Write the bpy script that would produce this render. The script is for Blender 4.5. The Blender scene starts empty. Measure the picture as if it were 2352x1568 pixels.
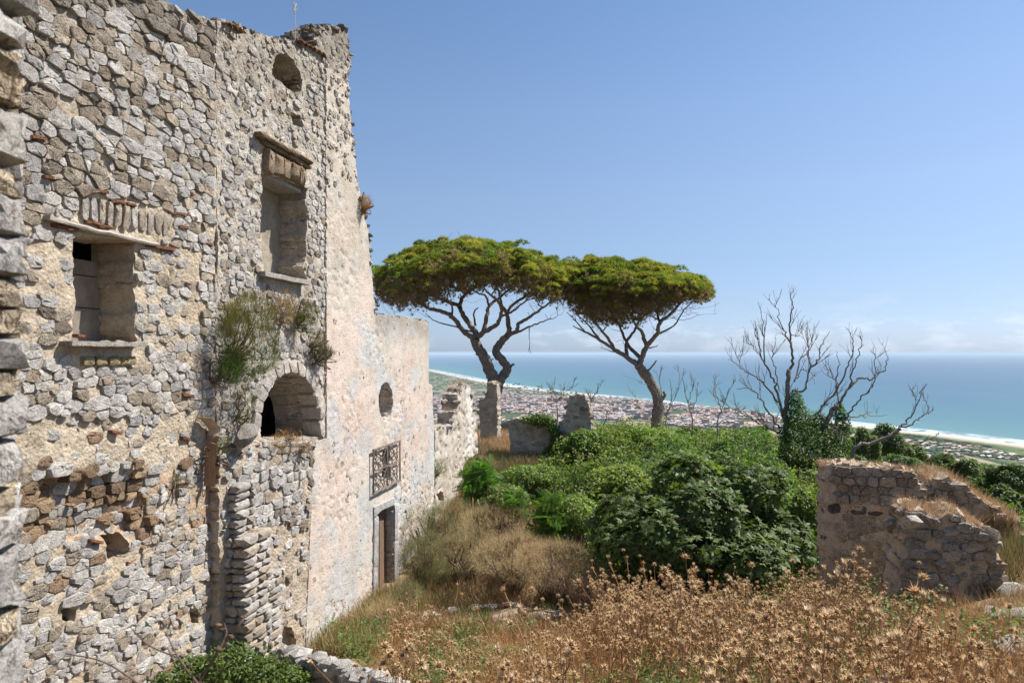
import bpy, math, random
import numpy as np
from mathutils import Vector, Matrix
from mathutils.geometry import delaunay_2d_cdt

SC = bpy.context.scene
COL = SC.collection
R = math.radians

# ------------------------------------------------------------------ camera, sky, sun, exposure
F, CX, HY = 1568.0, 1176.0, 809.0          # focal length and horizon measured on the photograph (2352 px wide)
cam_d = bpy.data.cameras.new('camera')
cam_d.lens, cam_d.sensor_width = 24.0, 36.0
cam_d.shift_y = (HY - 784.0) / 2352.0
cam_d.clip_start, cam_d.clip_end = 0.05, 200000.0
cam_d.dof.use_dof, cam_d.dof.focus_distance, cam_d.dof.aperture_fstop = True, 13.0, 8.0
cam = bpy.data.objects.new('camera', cam_d)
cam.rotation_euler = (R(90), 0, 0)
COL.objects.link(cam)
SC.camera = cam

SUN_EL, SUN_AZ = 52.0, 20.0                # azimuth counted from +X towards +Y
L = Vector((math.cos(R(SUN_EL)) * math.cos(R(SUN_AZ)), math.cos(R(SUN_EL)) * math.sin(R(SUN_AZ)), math.sin(R(SUN_EL))))
sd = bpy.data.lights.new('sun', 'SUN')
sd.energy, sd.angle, sd.color = 4.7, R(0.53), (1.0, 0.945, 0.87)
sun = bpy.data.objects.new('sun', sd)
sun.rotation_euler = L.to_track_quat('Z', 'Y').to_euler()
COL.objects.link(sun)

world = bpy.data.worlds.new('World')
SC.world = world
world.use_nodes = True
wt = world.node_tree
wt.nodes.clear()
w_out = wt.nodes.new('ShaderNodeOutputWorld')
w_bg = wt.nodes.new('ShaderNodeBackground')
w_bg.inputs['Strength'].default_value = 0.088
sky = wt.nodes.new('ShaderNodeTexSky')
sky.sky_type = 'NISHITA'
sky.sun_disc = False
sky.sun_elevation = R(SUN_EL)
sky.sun_rotation = R(90 - SUN_AZ)
sky.altitude, sky.air_density, sky.dust_density, sky.ozone_density = 300, 1.0, 0.6, 6.0
# small fair-weather clouds low over the sea
tc = wt.nodes.new('ShaderNodeTexCoord')
mp = wt.nodes.new('ShaderNodeMapping')
mp.inputs['Scale'].default_value = (9, 9, 26)
cn = wt.nodes.new('ShaderNodeTexNoise')
cn.inputs['Scale'].default_value, cn.inputs['Detail'].default_value, cn.inputs['Roughness'].default_value = 1.6, 9, 0.6
cr = wt.nodes.new('ShaderNodeValToRGB')
cr.color_ramp.elements[0].position, cr.color_ramp.elements[1].position = 0.50, 0.70
sx = wt.nodes.new('ShaderNodeSeparateXYZ')
br = wt.nodes.new('ShaderNodeValToRGB')      # clouds keep to a low band
e = br.color_ramp.elements
e[0].position, e[0].color = 0.0, (0.5, 0.5, 0.5, 1)
e[1].position, e[1].color = 0.09, (0, 0, 0, 1)
k = br.color_ramp.elements.new(0.03); k.color = (1, 1, 1, 1)
k = br.color_ramp.elements.new(0.055); k.color = (0.25, 0.25, 0.25, 1)
mm = wt.nodes.new('ShaderNodeMath'); mm.operation = 'MULTIPLY'
m2 = wt.nodes.new('ShaderNodeMath'); m2.operation = 'MULTIPLY'; m2.inputs[1].default_value = 0.42
mx = wt.nodes.new('ShaderNodeMix'); mx.data_type = 'RGBA'
mx.inputs[7].default_value = (6.3, 6.8, 7.4, 1)
ln = wt.links.new
ln(tc.outputs['Generated'], mp.inputs['Vector']); ln(mp.outputs['Vector'], cn.inputs['Vector'])
ln(cn.outputs['Fac'], cr.inputs['Fac']); ln(tc.outputs['Generated'], sx.inputs[0]); ln(sx.outputs['Z'], br.inputs['Fac'])
ln(cr.outputs['Color'], mm.inputs[0]); ln(br.outputs['Color'], mm.inputs[1]); ln(mm.outputs[0], m2.inputs[0])
air = wt.nodes.new('ShaderNodeValToRGB')    # the pale, even blue of a summer sea sky: horizon less yellow than the model's
ae = air.color_ramp.elements
ae[0].position, ae[0].color = 0.0, (0.58, 0.69, 1.02, 1)
ae[1].position, ae[1].color = 0.45, (0.933, 0.906, 0.855, 1)
for p_, c_ in ((0.021, (0.604, 0.673, 0.93)), (0.068, (0.669, 0.652, 0.759)), (0.13, (0.793, 0.726, 0.723)), (0.22, (0.97, 0.84, 0.778)), (0.33, (1.008, 0.917, 0.839))):
    k = ae.new(p_); k.color = c_ + (1,)
mt = wt.nodes.new('ShaderNodeMix'); mt.data_type = 'RGBA'; mt.blend_type = 'MULTIPLY'; mt.inputs[0].default_value = 1.0
ln(sx.outputs['Z'], air.inputs['Fac']); ln(sky.outputs['Color'], mt.inputs[6]); ln(air.outputs['Color'], mt.inputs[7])
ln(m2.outputs[0], mx.inputs[0]); ln(mt.outputs[2], mx.inputs[6])
ln(mx.outputs[2], w_bg.inputs['Color']); ln(w_bg.outputs[0], w_out.inputs['Surface'])

vs = SC.view_settings
vs.view_transform, vs.look, vs.exposure, vs.gamma, vs.use_curve_mapping = 'Standard', 'None', 0.98, 1.0, False

# ------------------------------------------------------------------ helpers
rng = np.random.default_rng(7)
rnd = random.Random(11)

def tag(o, label=None, cat=None, group=None, kind=None):
    if label: o['label'] = label
    if cat: o['category'] = cat
    if group: o['group'] = group
    if kind: o['kind'] = kind
    return o

def _h(ix, iy, iz, seed):
    n = (ix * 374761393 + iy * 668265263 + iz * 2147483647 + seed * 974711) & 0xFFFFFFFF
    n = ((n ^ (n >> 13)) * 1274126177) & 0xFFFFFFFF
    n = ((n ^ (n >> 16)) * 2246822519) & 0xFFFFFFFF
    return ((n ^ (n >> 15)) & 0xFFFFFF) / float(0xFFFFFF)

def vnoise(p, seed=0):
    p = np.asarray(p, float)
    if p.shape[-1] == 2: p = np.concatenate([p, np.zeros(p.shape[:-1] + (1,))], -1)
    i = np.floor(p).astype(np.int64); f = p - i; f = f * f * (3 - 2 * f)
    out = 0
    for dx in (0, 1):
        for dy in (0, 1):
            for dz in (0, 1):
                w = (f[..., 0] if dx else 1 - f[..., 0]) * (f[..., 1] if dy else 1 - f[..., 1]) * (f[..., 2] if dz else 1 - f[..., 2])
                out = out + w * _h(i[..., 0] + dx, i[..., 1] + dy, i[..., 2] + dz, seed)
    return out

def fbm(p, octaves=4, seed=0, rough=0.5):
    p = np.asarray(p, float); a, s, t = 1.0, 0.0, 0.0
    for o in range(octaves):
        s = s + a * vnoise(p * 2 ** o + 17.3 * o, seed + o); t += a; a *= rough
    return s / t                                        # 0..1

def sstep(a, b, x):
    t = np.clip((np.asarray(x, float) - a) / (b - a), 0, 1)
    return t * t * (3 - 2 * t)

def mesh_np(name, V, FA, mat=None, tint=None, smooth=True, sharp=None):
    """FA: list of (n,k) index arrays; one mesh datablock"""
    V = np.asarray(V, np.float32)
    FA = [np.asarray(f, np.int32) for f in FA if len(f)]
    me = bpy.data.meshes.new(name)
    me.vertices.add(len(V)); me.vertices.foreach_set('co', V.ravel())
    nl = sum(f.size for f in FA); npoly = sum(len(f) for f in FA)
    me.loops.add(nl); me.polygons.add(npoly)
    me.loops.foreach_set('vertex_index', np.concatenate([f.ravel() for f in FA]))
    tot = np.concatenate([np.full(len(f), f.shape[1]) for f in FA])
    st = np.concatenate([[0], np.cumsum(tot)[:-1]]).astype(np.int32)
    me.polygons.foreach_set('loop_start', st)
    me.update(calc_edges=True)
    me.polygons.foreach_set('use_smooth', np.full(npoly, bool(smooth)))
    if sharp is not None: me.set_sharp_from_angle(angle=R(sharp))
    if tint is not None:
        t = np.asarray(tint, np.float32)
        if t.ndim == 1: t = np.tile(t, (len(V), 1))
        if t.shape[1] == 3: t = np.concatenate([t, np.ones((len(t), 1), np.float32)], 1)
        a = me.color_attributes.new('tint', 'FLOAT_COLOR', 'POINT')
        a.data.foreach_set('color', t.ravel())
    if mat: me.materials.append(mat)
    return me

def obj(name, me, parent=None, loc=None):
    o = bpy.data.objects.new(name, me); COL.objects.link(o)
    if parent: o.parent = parent
    if loc is not None: o.location = loc
    return o

def root(name, label, cat, loc, group=None, mat=None):
    o = bpy.data.objects.new(name, None); COL.objects.link(o)
    if mat is not None: o.matrix_world = mat
    else: o.location = loc
    o.empty_display_size = 0.2
    return tag(o, label, cat, group)

def P(px, py, Y):
    """point at depth Y that the photograph shows at (px,py)"""
    return np.array([(px - CX) / F * Y, Y, -(py - HY) / F * Y])

class Geo:
    """collects pieces of geometry into one mesh"""
    def __init__(s): s.V, s.F3, s.F4, s.T, s.n = [], [], [], [], 0
    def add(s, V, F3=None, F4=None, tint=(1, 1, 1)):
        V = np.asarray(V, float)
        if F3 is not None and len(F3): s.F3.append(np.asarray(F3, int) + s.n)
        if F4 is not None and len(F4): s.F4.append(np.asarray(F4, int) + s.n)
        t = np.asarray(tint, float)
        s.T.append(np.tile(t, (len(V), 1)) if t.ndim == 1 else t)
        s.V.append(V); s.n += len(V)
    def mesh(s, name, mat, smooth=True, sharp=None, off=None):
        V = np.concatenate(s.V)
        if off is not None: V = V - np.asarray(off)
        FA = []
        if s.F3: FA.append(np.concatenate(s.F3))
        if s.F4: FA.append(np.concatenate(s.F4))
        return mesh_np(name, V, FA, mat, np.concatenate(s.T), smooth, sharp)
    def box(s, c, size, M=None, tint=(1, 1, 1), jit=0.0):
        v = np.array([[x, y, z] for x in (-.5, .5) for y in (-.5, .5) for z in (-.5, .5)]) * np.asarray(size)
        if jit: v = v + rng.normal(0, jit, v.shape)
        if M is not None: v = v @ np.asarray(M).T
        s.add(v + np.asarray(c), None, [[0, 1, 3, 2], [4, 6, 7, 5], [0, 4, 5, 1], [2, 3, 7, 6], [0, 2, 6, 4], [1, 5, 7, 3]], tint)
    def tube(s, pts, rad, sides=6, tint=(1, 1, 1), cap=True):
        pts = np.asarray(pts, float); n = len(pts)
        rad = np.full(n, rad) if np.isscalar(rad) else np.asarray(rad, float)
        tan = np.gradient(pts, axis=0); tan /= np.linalg.norm(tan, axis=1, keepdims=True) + 1e-9
        ref = np.array([0.0, 1, 0.03]) if abs(tan[0][1]) < 0.85 else np.array([1.0, 0, 0.03])
        a = np.cross(tan, ref); a /= np.linalg.norm(a, axis=1, keepdims=True) + 1e-9
        b = np.cross(tan, a)
        ph = np.arange(sides) / sides * 2 * np.pi
        V = (pts[:, None] + rad[:, None, None] * (np.cos(ph)[None, :, None] * a[:, None] + np.sin(ph)[None, :, None] * b[:, None])).reshape(-1, 3)
        i = np.arange(n - 1)[:, None] * sides + np.arange(sides)[None]
        j = np.arange(n - 1)[:, None] * sides + (np.arange(sides)[None] + 1) % sides
        F4 = np.stack([i, j, j + sides, i + sides], -1).reshape(-1, 4)
        F3 = None
        if cap:
            V = np.concatenate([V, pts[-1:] + tan[-1:] * rad[-1] * 0.4])
            c = len(V) - 1; k = (n - 1) * sides + np.arange(sides); k2 = (n - 1) * sides + (np.arange(sides) + 1) % sides
            F3 = np.stack([k, k2, np.full(sides, c)], -1)
        s.add(V, F3, F4, tint)

def spline(pts, per=5):
    p = np.asarray(pts, float)
    q = np.concatenate([[2 * p[0] - p[1]], p, [2 * p[-1] - p[-2]]])
    out = []
    for i in range(1, len(q) - 2):
        for t in np.linspace(0, 1, per, endpoint=False):
            out.append(0.5 * (2 * q[i] + (q[i + 1] - q[i - 1]) * t + (2 * q[i - 1] - 5 * q[i] + 4 * q[i + 1] - q[i + 2]) * t ** 2
                              + (3 * q[i] - q[i - 1] - 3 * q[i + 1] + q[i + 2]) * t ** 3))
    out.append(p[-1])
    return np.array(out)

def rot_from_normal(N, spin):
    """(n,3,3) frames whose third column is N, spun about it"""
    N = N / (np.linalg.norm(N, axis=1, keepdims=True) + 1e-9)
    ref = np.where(np.abs(N[:, 2:3]) < 0.9, np.array([[0, 0, 1.0]]), np.array([[1.0, 0, 0]]))
    a = np.cross(ref, N); a /= np.linalg.norm(a, axis=1, keepdims=True) + 1e-9
    b = np.cross(N, a)
    c, s_ = np.cos(spin)[:, None], np.sin(spin)[:, None]
    return np.stack([a * c + b * s_, -a * s_ + b * c, N], -1)

def scatter(name, tv, tf, M, loc, mat, tint, smooth=False, off=None):
    """copies template (tv,tf) with matrices M (n,3,3) to loc (n,3): one mesh"""
    tv = np.asarray(tv, float); n, kv = len(loc), len(tv)
    V = np.einsum('nij,kj->nki', M, tv) + np.asarray(loc)[:, None]
    if off is not None: V = V - np.asarray(off)
    FA = []
    for f in tf:
        f = np.asarray(f, int)
        FA.append((f[None] + (np.arange(n) * kv)[:, None, None]).reshape(-1, f.shape[1]))
    return mesh_np(name, V.reshape(-1, 3), FA, mat, np.repeat(np.asarray(tint), kv, axis=0), smooth)

def tints(n, base, var=0.25, hue=0.1, r=rng):
    base = np.asarray(base, float)
    t = np.tile(base, (n, 1)) if base.ndim == 1 else base[r.integers(0, len(base), n)]
    return np.clip(t * (1 + r.uniform(-var, var, (n, 1))) * (1 + r.uniform(-hue, hue, (n, 3))), 0.003, 0.95)

def inpoly(q, poly):
    q = np.asarray(q, float); poly = np.asarray(poly, float)
    x, y = q[:, 0], q[:, 1]; c = np.zeros(len(q), bool)
    x1, y1 = poly[:, 0], poly[:, 1]; x2, y2 = np.roll(x1, -1), np.roll(y1, -1)
    for a, b, c2, d in zip(x1, y1, x2, y2):
        if b == d: continue
        hit = ((b > y) != (d > y)) & (x < (c2 - a) * (y - b) / (d - b) + a)
        c ^= hit
    return c

# ------------------------------------------------------------------ materials
def nodes_of(name):
    m = bpy.data.materials.new(name); m.use_nodes = True
    nt = m.node_tree; b = nt.nodes['Principled BSDF']
    return m, nt, b

def N(nt, t, **kw):
    n = nt.nodes.new(t)
    for k_, v in kw.items():
        if k_ in n.inputs: n.inputs[k_].default_value = v
        else: setattr(n, k_, v)
    return n

def noise(nt, vec, scale, detail=6, rough=0.6, dist=0.0):
    n = N(nt, 'ShaderNodeTexNoise', Scale=scale, Detail=detail, Roughness=rough, Distortion=dist)
    nt.links.new(vec, n.inputs['Vector']); return n.outputs['Fac']

def ramp(nt, fac, stops):
    r_ = nt.nodes.new('ShaderNodeValToRGB'); el = r_.color_ramp.elements
    while len(el) > 2: el.remove(el[-1])
    for i, (p_, c_) in enumerate(stops):
        e_ = el[i] if i < 2 else el.new(p_)
        e_.position = p_; e_.color = (c_ if hasattr(c_, '__len__') else (c_, c_, c_)) + ((1,) if not hasattr(c_, '__len__') or len(c_) == 3 else ())
    nt.links.new(fac, r_.inputs['Fac']); return r_.outputs['Color']

def mixc(nt, a, b, fac, mode='MIX'):
    m = nt.nodes.new('ShaderNodeMix'); m.data_type = 'RGBA'; m.blend_type = mode
    for s_, v in ((6, a), (7, b), (0, fac)):
        if hasattr(v, 'links'): nt.links.new(v, m.inputs[s_])
        else: m.inputs[s_].default_value = v if s_ == 0 or len(v) == 4 else tuple(v) + (1,)
    return m.outputs[2]

def bump(nt, h, dist, strength=1.0, prev=None):
    b = N(nt, 'ShaderNodeBump', Distance=dist, Strength=strength)
    nt.links.new(h, b.inputs['Height'])
    if prev is not None: nt.links.new(prev, b.inputs['Normal'])
    return b.outputs['Normal']

def attr(nt, name='tint'):
    a = nt.nodes.new('ShaderNodeAttribute'); a.attribute_name = name
    return a.outputs['Color']

def pos(nt, scale=None):
    g = nt.nodes.new('ShaderNodeNewGeometry')
    if scale is None: return g.outputs['Position']
    m = nt.nodes.new('ShaderNodeMapping'); m.inputs['Scale'].default_value = scale
    nt.links.new(g.outputs['Position'], m.inputs['Vector']); return m.outputs['Vector']

def mat_rock(name, s=1.0, lichen=0.5, depth=0.012, stain=(0.62, 0.47, 0.32), pits=0.8):
    m, nt, b = nodes_of(name); p = pos(nt)
    c = mixc(nt, attr(nt), ramp(nt, noise(nt, p, 9 * s, 8, 0.68), [(0.25, 0.52), (0.5, 0.94), (0.75, 1.28)]), 1.0, 'MULTIPLY')
    c = mixc(nt, c, stain, ramp(nt, noise(nt, p, 2.6 * s, 5, 0.6), [(0.5, 0.0), (0.72, 0.34)]), 'MULTIPLY')
    sp = noise(nt, p, 46 * s, 4, 0.75)
    c = mixc(nt, c, (0.22, 0.21, 0.2), ramp(nt, sp, [(0.56, 0.0), (0.72, lichen)]), 'MULTIPLY')
    pit = noise(nt, p, 62 * s, 3, 0.62)
    c = mixc(nt, c, (0.36, 0.31, 0.27), ramp(nt, pit, [(0.36, pits), (0.46, 0.0)]), 'MULTIPLY')
    nt.links.new(c, b.inputs['Base Color'])
    b.inputs['Roughness'].default_value = 0.92; b.inputs['Specular IOR Level'].default_value = 0.18
    v = N(nt, 'ShaderNodeTexVoronoi', Scale=17 * s); nt.links.new(p, v.inputs['Vector'])
    n1 = bump(nt, noise(nt, p, 10 * s, 10, 0.78, 0.5), depth * 4.2)
    n2 = bump(nt, v.outputs['Distance'], depth * 0.6, 0.6, n1)
    n3 = bump(nt, pit, depth * 1.5, 1.0, n2)
    nt.links.new(n3, b.inputs['Normal'])
    return m

def mat_mortar(name, s=1.0, depth=0.02):
    m, nt, b = nodes_of(name); p = pos(nt)
    c = mixc(nt, attr(nt), ramp(nt, noise(nt, p, 6 * s, 9, 0.7), [(0.25, 0.5), (0.5, 0.92), (0.76, 1.3)]), 1.0, 'MULTIPLY')
    c = mixc(nt, c, (0.5, 0.49, 0.47), ramp(nt, noise(nt, p, 21 * s, 5, 0.6), [(0.57, 0.0), (0.64, 0.75)]))
    c = mixc(nt, c, (0.3, 0.2, 0.13), ramp(nt, noise(nt, p, 34 * s, 4, 0.7), [(0.6, 0.0), (0.7, 0.65)]), 'MULTIPLY')
    nt.links.new(c, b.inputs['Base Color'])
    b.inputs['Roughness'].default_value = 0.95; b.inputs['Specular IOR Level'].default_value = 0.1
    v = N(nt, 'ShaderNodeTexVoronoi', Scale=24 * s); nt.links.new(p, v.inputs['Vector'])
    n1 = bump(nt, noise(nt, p, 9 * s, 9, 0.75, 0.5), depth * 2.2)
    n2 = bump(nt, v.outputs['Distance'], depth * 0.9, 0.8, n1)
    n3 = bump(nt, noise(nt, p, 75 * s, 5, 0.7), depth * 0.35, 1.0, n2)
    nt.links.new(n3, b.inputs['Normal'])
    return m

def mat_plaster(name):
    m, nt, b = nodes_of(name); p = pos(nt); ps = pos(nt, (1.0, 0.62, 1.15))
    c = mixc(nt, attr(nt), ramp(nt, noise(nt, ps, 4.5, 9, 0.68), [(0.28, 0.72), (0.5, 0.96), (0.74, 1.12)]), 1.0, 'MULTIPLY')
    c = mixc(nt, c, (0.56, 0.54, 0.51), ramp(nt, noise(nt, ps, 13, 7, 0.7), [(0.54, 0.0), (0.64, 0.6)]))
    c = mixc(nt, c, (0.86, 0.79, 0.73), ramp(nt, noise(nt, pos(nt, (1.2, .9, .7)), 1.7, 7, 0.68), [(0.46, 0.0), (0.64, 0.8)]), 'MULTIPLY')
    c = mixc(nt, c, (0.26, 0.2, 0.16), ramp(nt, noise(nt, ps, 26, 4, 0.65), [(0.60, 0.0), (0.66, 0.9)]), 'MULTIPLY')
    c = mixc(nt, c, (0.34, 0.28, 0.24), ramp(nt, noise(nt, p, 70, 3, 0.6), [(0.62, 0.0), (0.7, 0.7)]), 'MULTIPLY')
    nt.links.new(c, b.inputs['Base Color'])
    b.inputs['Roughness'].default_value = 0.93; b.inputs['Specular IOR Level'].default_value = 0.12
    n0 = bump(nt, noise(nt, ps, 26, 4, 0.65), -0.016, 0.9)
    n1 = bump(nt, noise(nt, p, 14, 9, 0.72), 0.009, 1.0, n0)
    n2 = bump(nt, noise(nt, p, 60, 6, 0.7), 0.008, 0.9, n1)
    nt.links.new(n2, b.inputs['Normal'])
    return m

def mat_leaf(name, rough=0.45, trans=0.35, spec=0.35, through=(1.5, 1.6, 0.6)):
    m, nt, b = nodes_of(name)
    c = attr(nt)
    nt.links.new(c, b.inputs['Base Color'])
    b.inputs['Roughness'].default_value = rough; b.inputs['Specular IOR Level'].default_value = spec
    t = nt.nodes.new('ShaderNodeBsdfTranslucent')
    nt.links.new(mixc(nt, c, through, 1.0, 'MULTIPLY'), t.inputs['Color'])
    mx_ = nt.nodes.new('ShaderNodeMixShader'); mx_.inputs[0].default_value = trans
    nt.links.new(b.outputs[0], mx_.inputs[1]); nt.links.new(t.outputs[0], mx_.inputs[2])
    nt.links.new(mx_.outputs[0], nt.nodes['Material Output'].inputs['Surface'])
    return m

def mat_bark(name, s=1.0):
    m, nt, b = nodes_of(name); p = pos(nt); ps = pos(nt, (1, 1, 0.25))
    c = mixc(nt, attr(nt), ramp(nt, noise(nt, ps, 14 * s, 8, 0.7), [(0.3, 0.45), (0.5, 0.9), (0.72, 1.5)]), 1.0, 'MULTIPLY')
    nt.links.new(c, b.inputs['Base Color']); b.inputs['Roughness'].default_value = 0.92; b.inputs['Specular IOR Level'].default_value = 0.15
    v = N(nt, 'ShaderNodeTexVoronoi', Scale=9 * s, feature='DISTANCE_TO_EDGE'); nt.links.new(ps, v.inputs['Vector'])
    n1 = bump(nt, v.outputs['Distance'], 0.06, 0.9)
    nt.links.new(bump(nt, noise(nt, ps, 20 * s, 7, 0.7), 0.03, 0.8, n1), b.inputs['Normal'])
    return m

def mat_wood(name, axis=(1, 8, 8)):
    m, nt, b = nodes_of(name); ps = pos(nt, axis)
    c = mixc(nt, attr(nt), ramp(nt, noise(nt, ps, 9, 8, 0.7, 0.6), [(0.3, 0.4), (0.5, 0.9), (0.72, 1.3)]), 1.0, 'MULTIPLY')
    nt.links.new(c, b.inputs['Base Color']); b.inputs['Roughness'].default_value = 0.85
    nt.links.new(bump(nt, noise(nt, ps, 11, 8, 0.7, 0.6), 0.012), b.inputs['Normal'])
    return m

def mat_plain(name, rough=0.8, scale=8.0, amt=0.3, bumpd=0.01):
    m, nt, b = nodes_of(name); p = pos(nt)
    c = mixc(nt, attr(nt), ramp(nt, noise(nt, p, scale, 7, 0.65), [(0.28, 1 - amt), (0.72, 1 + amt)]), 1.0, 'MULTIPLY')
    nt.links.new(c, b.inputs['Base Color']); b.inputs['Roughness'].default_value = rough; b.inputs['Specular IOR Level'].default_value = 0.2
    if bumpd: nt.links.new(bump(nt, noise(nt, p, scale * 2, 7, 0.7), bumpd), b.inputs['Normal'])
    return m

M_ROCK = mat_rock('limestone')
M_ROCKFAR = mat_rock('weathered_limestone', 0.8, 0.6, 0.016)
M_TUFF = mat_rock('tuff', 0.9, 0.25, 0.03, (0.8, 0.65, 0.5), 1.0)
M_MORTAR = mat_mortar('lime_mortar')
M_PLASTER = mat_plaster('pink_plaster')
M_RENDER = mat_plain('old_render', 0.93, 5.0, 0.3, 0.02)
M_WOODX = mat_wood('weathered_wood', (1.5, 1.5, 9))
M_WOODZ = mat_wood('door_wood', (9, 9, 0.8))
M_BARK = mat_bark('pine_bark')
M_TWIG = mat_bark('dry_bark', 1.6)
M_LEAF = mat_leaf('leaf', 0.5, 0.42, 0.25)
M_FIG = mat_leaf('fig_leaf', 0.5, 0.42, 0.28)
M_NEEDLE = mat_leaf('pine_needle', 0.5, 0.42, 0.2)
M_DRY = mat_leaf('dry_straw', 0.8, 0.25, 0.15, (1.1, .95, .8))
M_IRON = mat_plain('rusty_iron', 0.75, 30, 0.4, 0.002)
M_SOIL = mat_plain('soil', 0.95, 3.0, 0.45, 0.05)

# ------------------------------------------------------------------ wall frames
TH = math.atan(314.0 / F)
DW = 6.0
WD = np.array([math.sin(TH), math.cos(TH), 0.0])       # along the facade, away from the camera
WN = np.array([math.cos(TH), -math.sin(TH), 0.0])      # out of the facade

class Frame:
    """x along the wall, y into the wall, z up"""
    def __init__(s, o, xd):
        s.o = np.asarray(o, float); s.x = np.asarray(xd, float) / np.linalg.norm(xd); s.y = np.cross([0, 0, 1.0], s.x)
    def matrix(s, u=0, z=0):
        o = s.o + s.x * u + np.array([0, 0, z])
        return Matrix(((s.x[0], s.y[0], 0, o[0]), (s.x[1], s.y[1], 0, o[1]), (0, 0, 1, o[2]), (0, 0, 0, 1)))
    def px(s, px, py, off=0.0):
        """(u,z) on the plane 'off' in front of the wall where the photograph shows (px,py)"""
        r_ = np.array([(px - CX) / F, 1.0, -(py - HY) / F])
        o = s.o - s.y * off
        t = (o @ s.y) / (r_ @ s.y)
        q = r_ * t - o
        return np.array([q @ s.x, q[2]])
    def pts(s, L_, off=0.0): return np.array([s.px(a, b, off) for a, b in L_])
    def proj(s, uz, off=0.0):
        w = s.o + np.outer(uz[:, 0], s.x) - s.y * off; z = w[:, 2] + uz[:, 1]
        return np.stack([CX + F * w[:, 0] / w[:, 1], HY - F * z / w[:, 1]], 1), w[:, 1]
    def world(s, u, off, z): return s.o + s.x * u - s.y * off + np.array([0, 0, z])

FACADE = Frame(-DW * WN, WD)

def densify(poly, step, jit=0.0, r=rng, keep=None):
    out = []; n = len(poly)
    for i in range(n):
        a, b = poly[i], poly[(i + 1) % n]; d = np.linalg.norm(b - a); m = max(1, int(round(d / step)))
        for k_ in range(m):
            q = a + (b - a) * (k_ / m)
            if jit and (keep is None or keep(q)): q = q + r.normal(0, jit, 2)
            out.append(q)
    return np.array(out)

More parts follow.
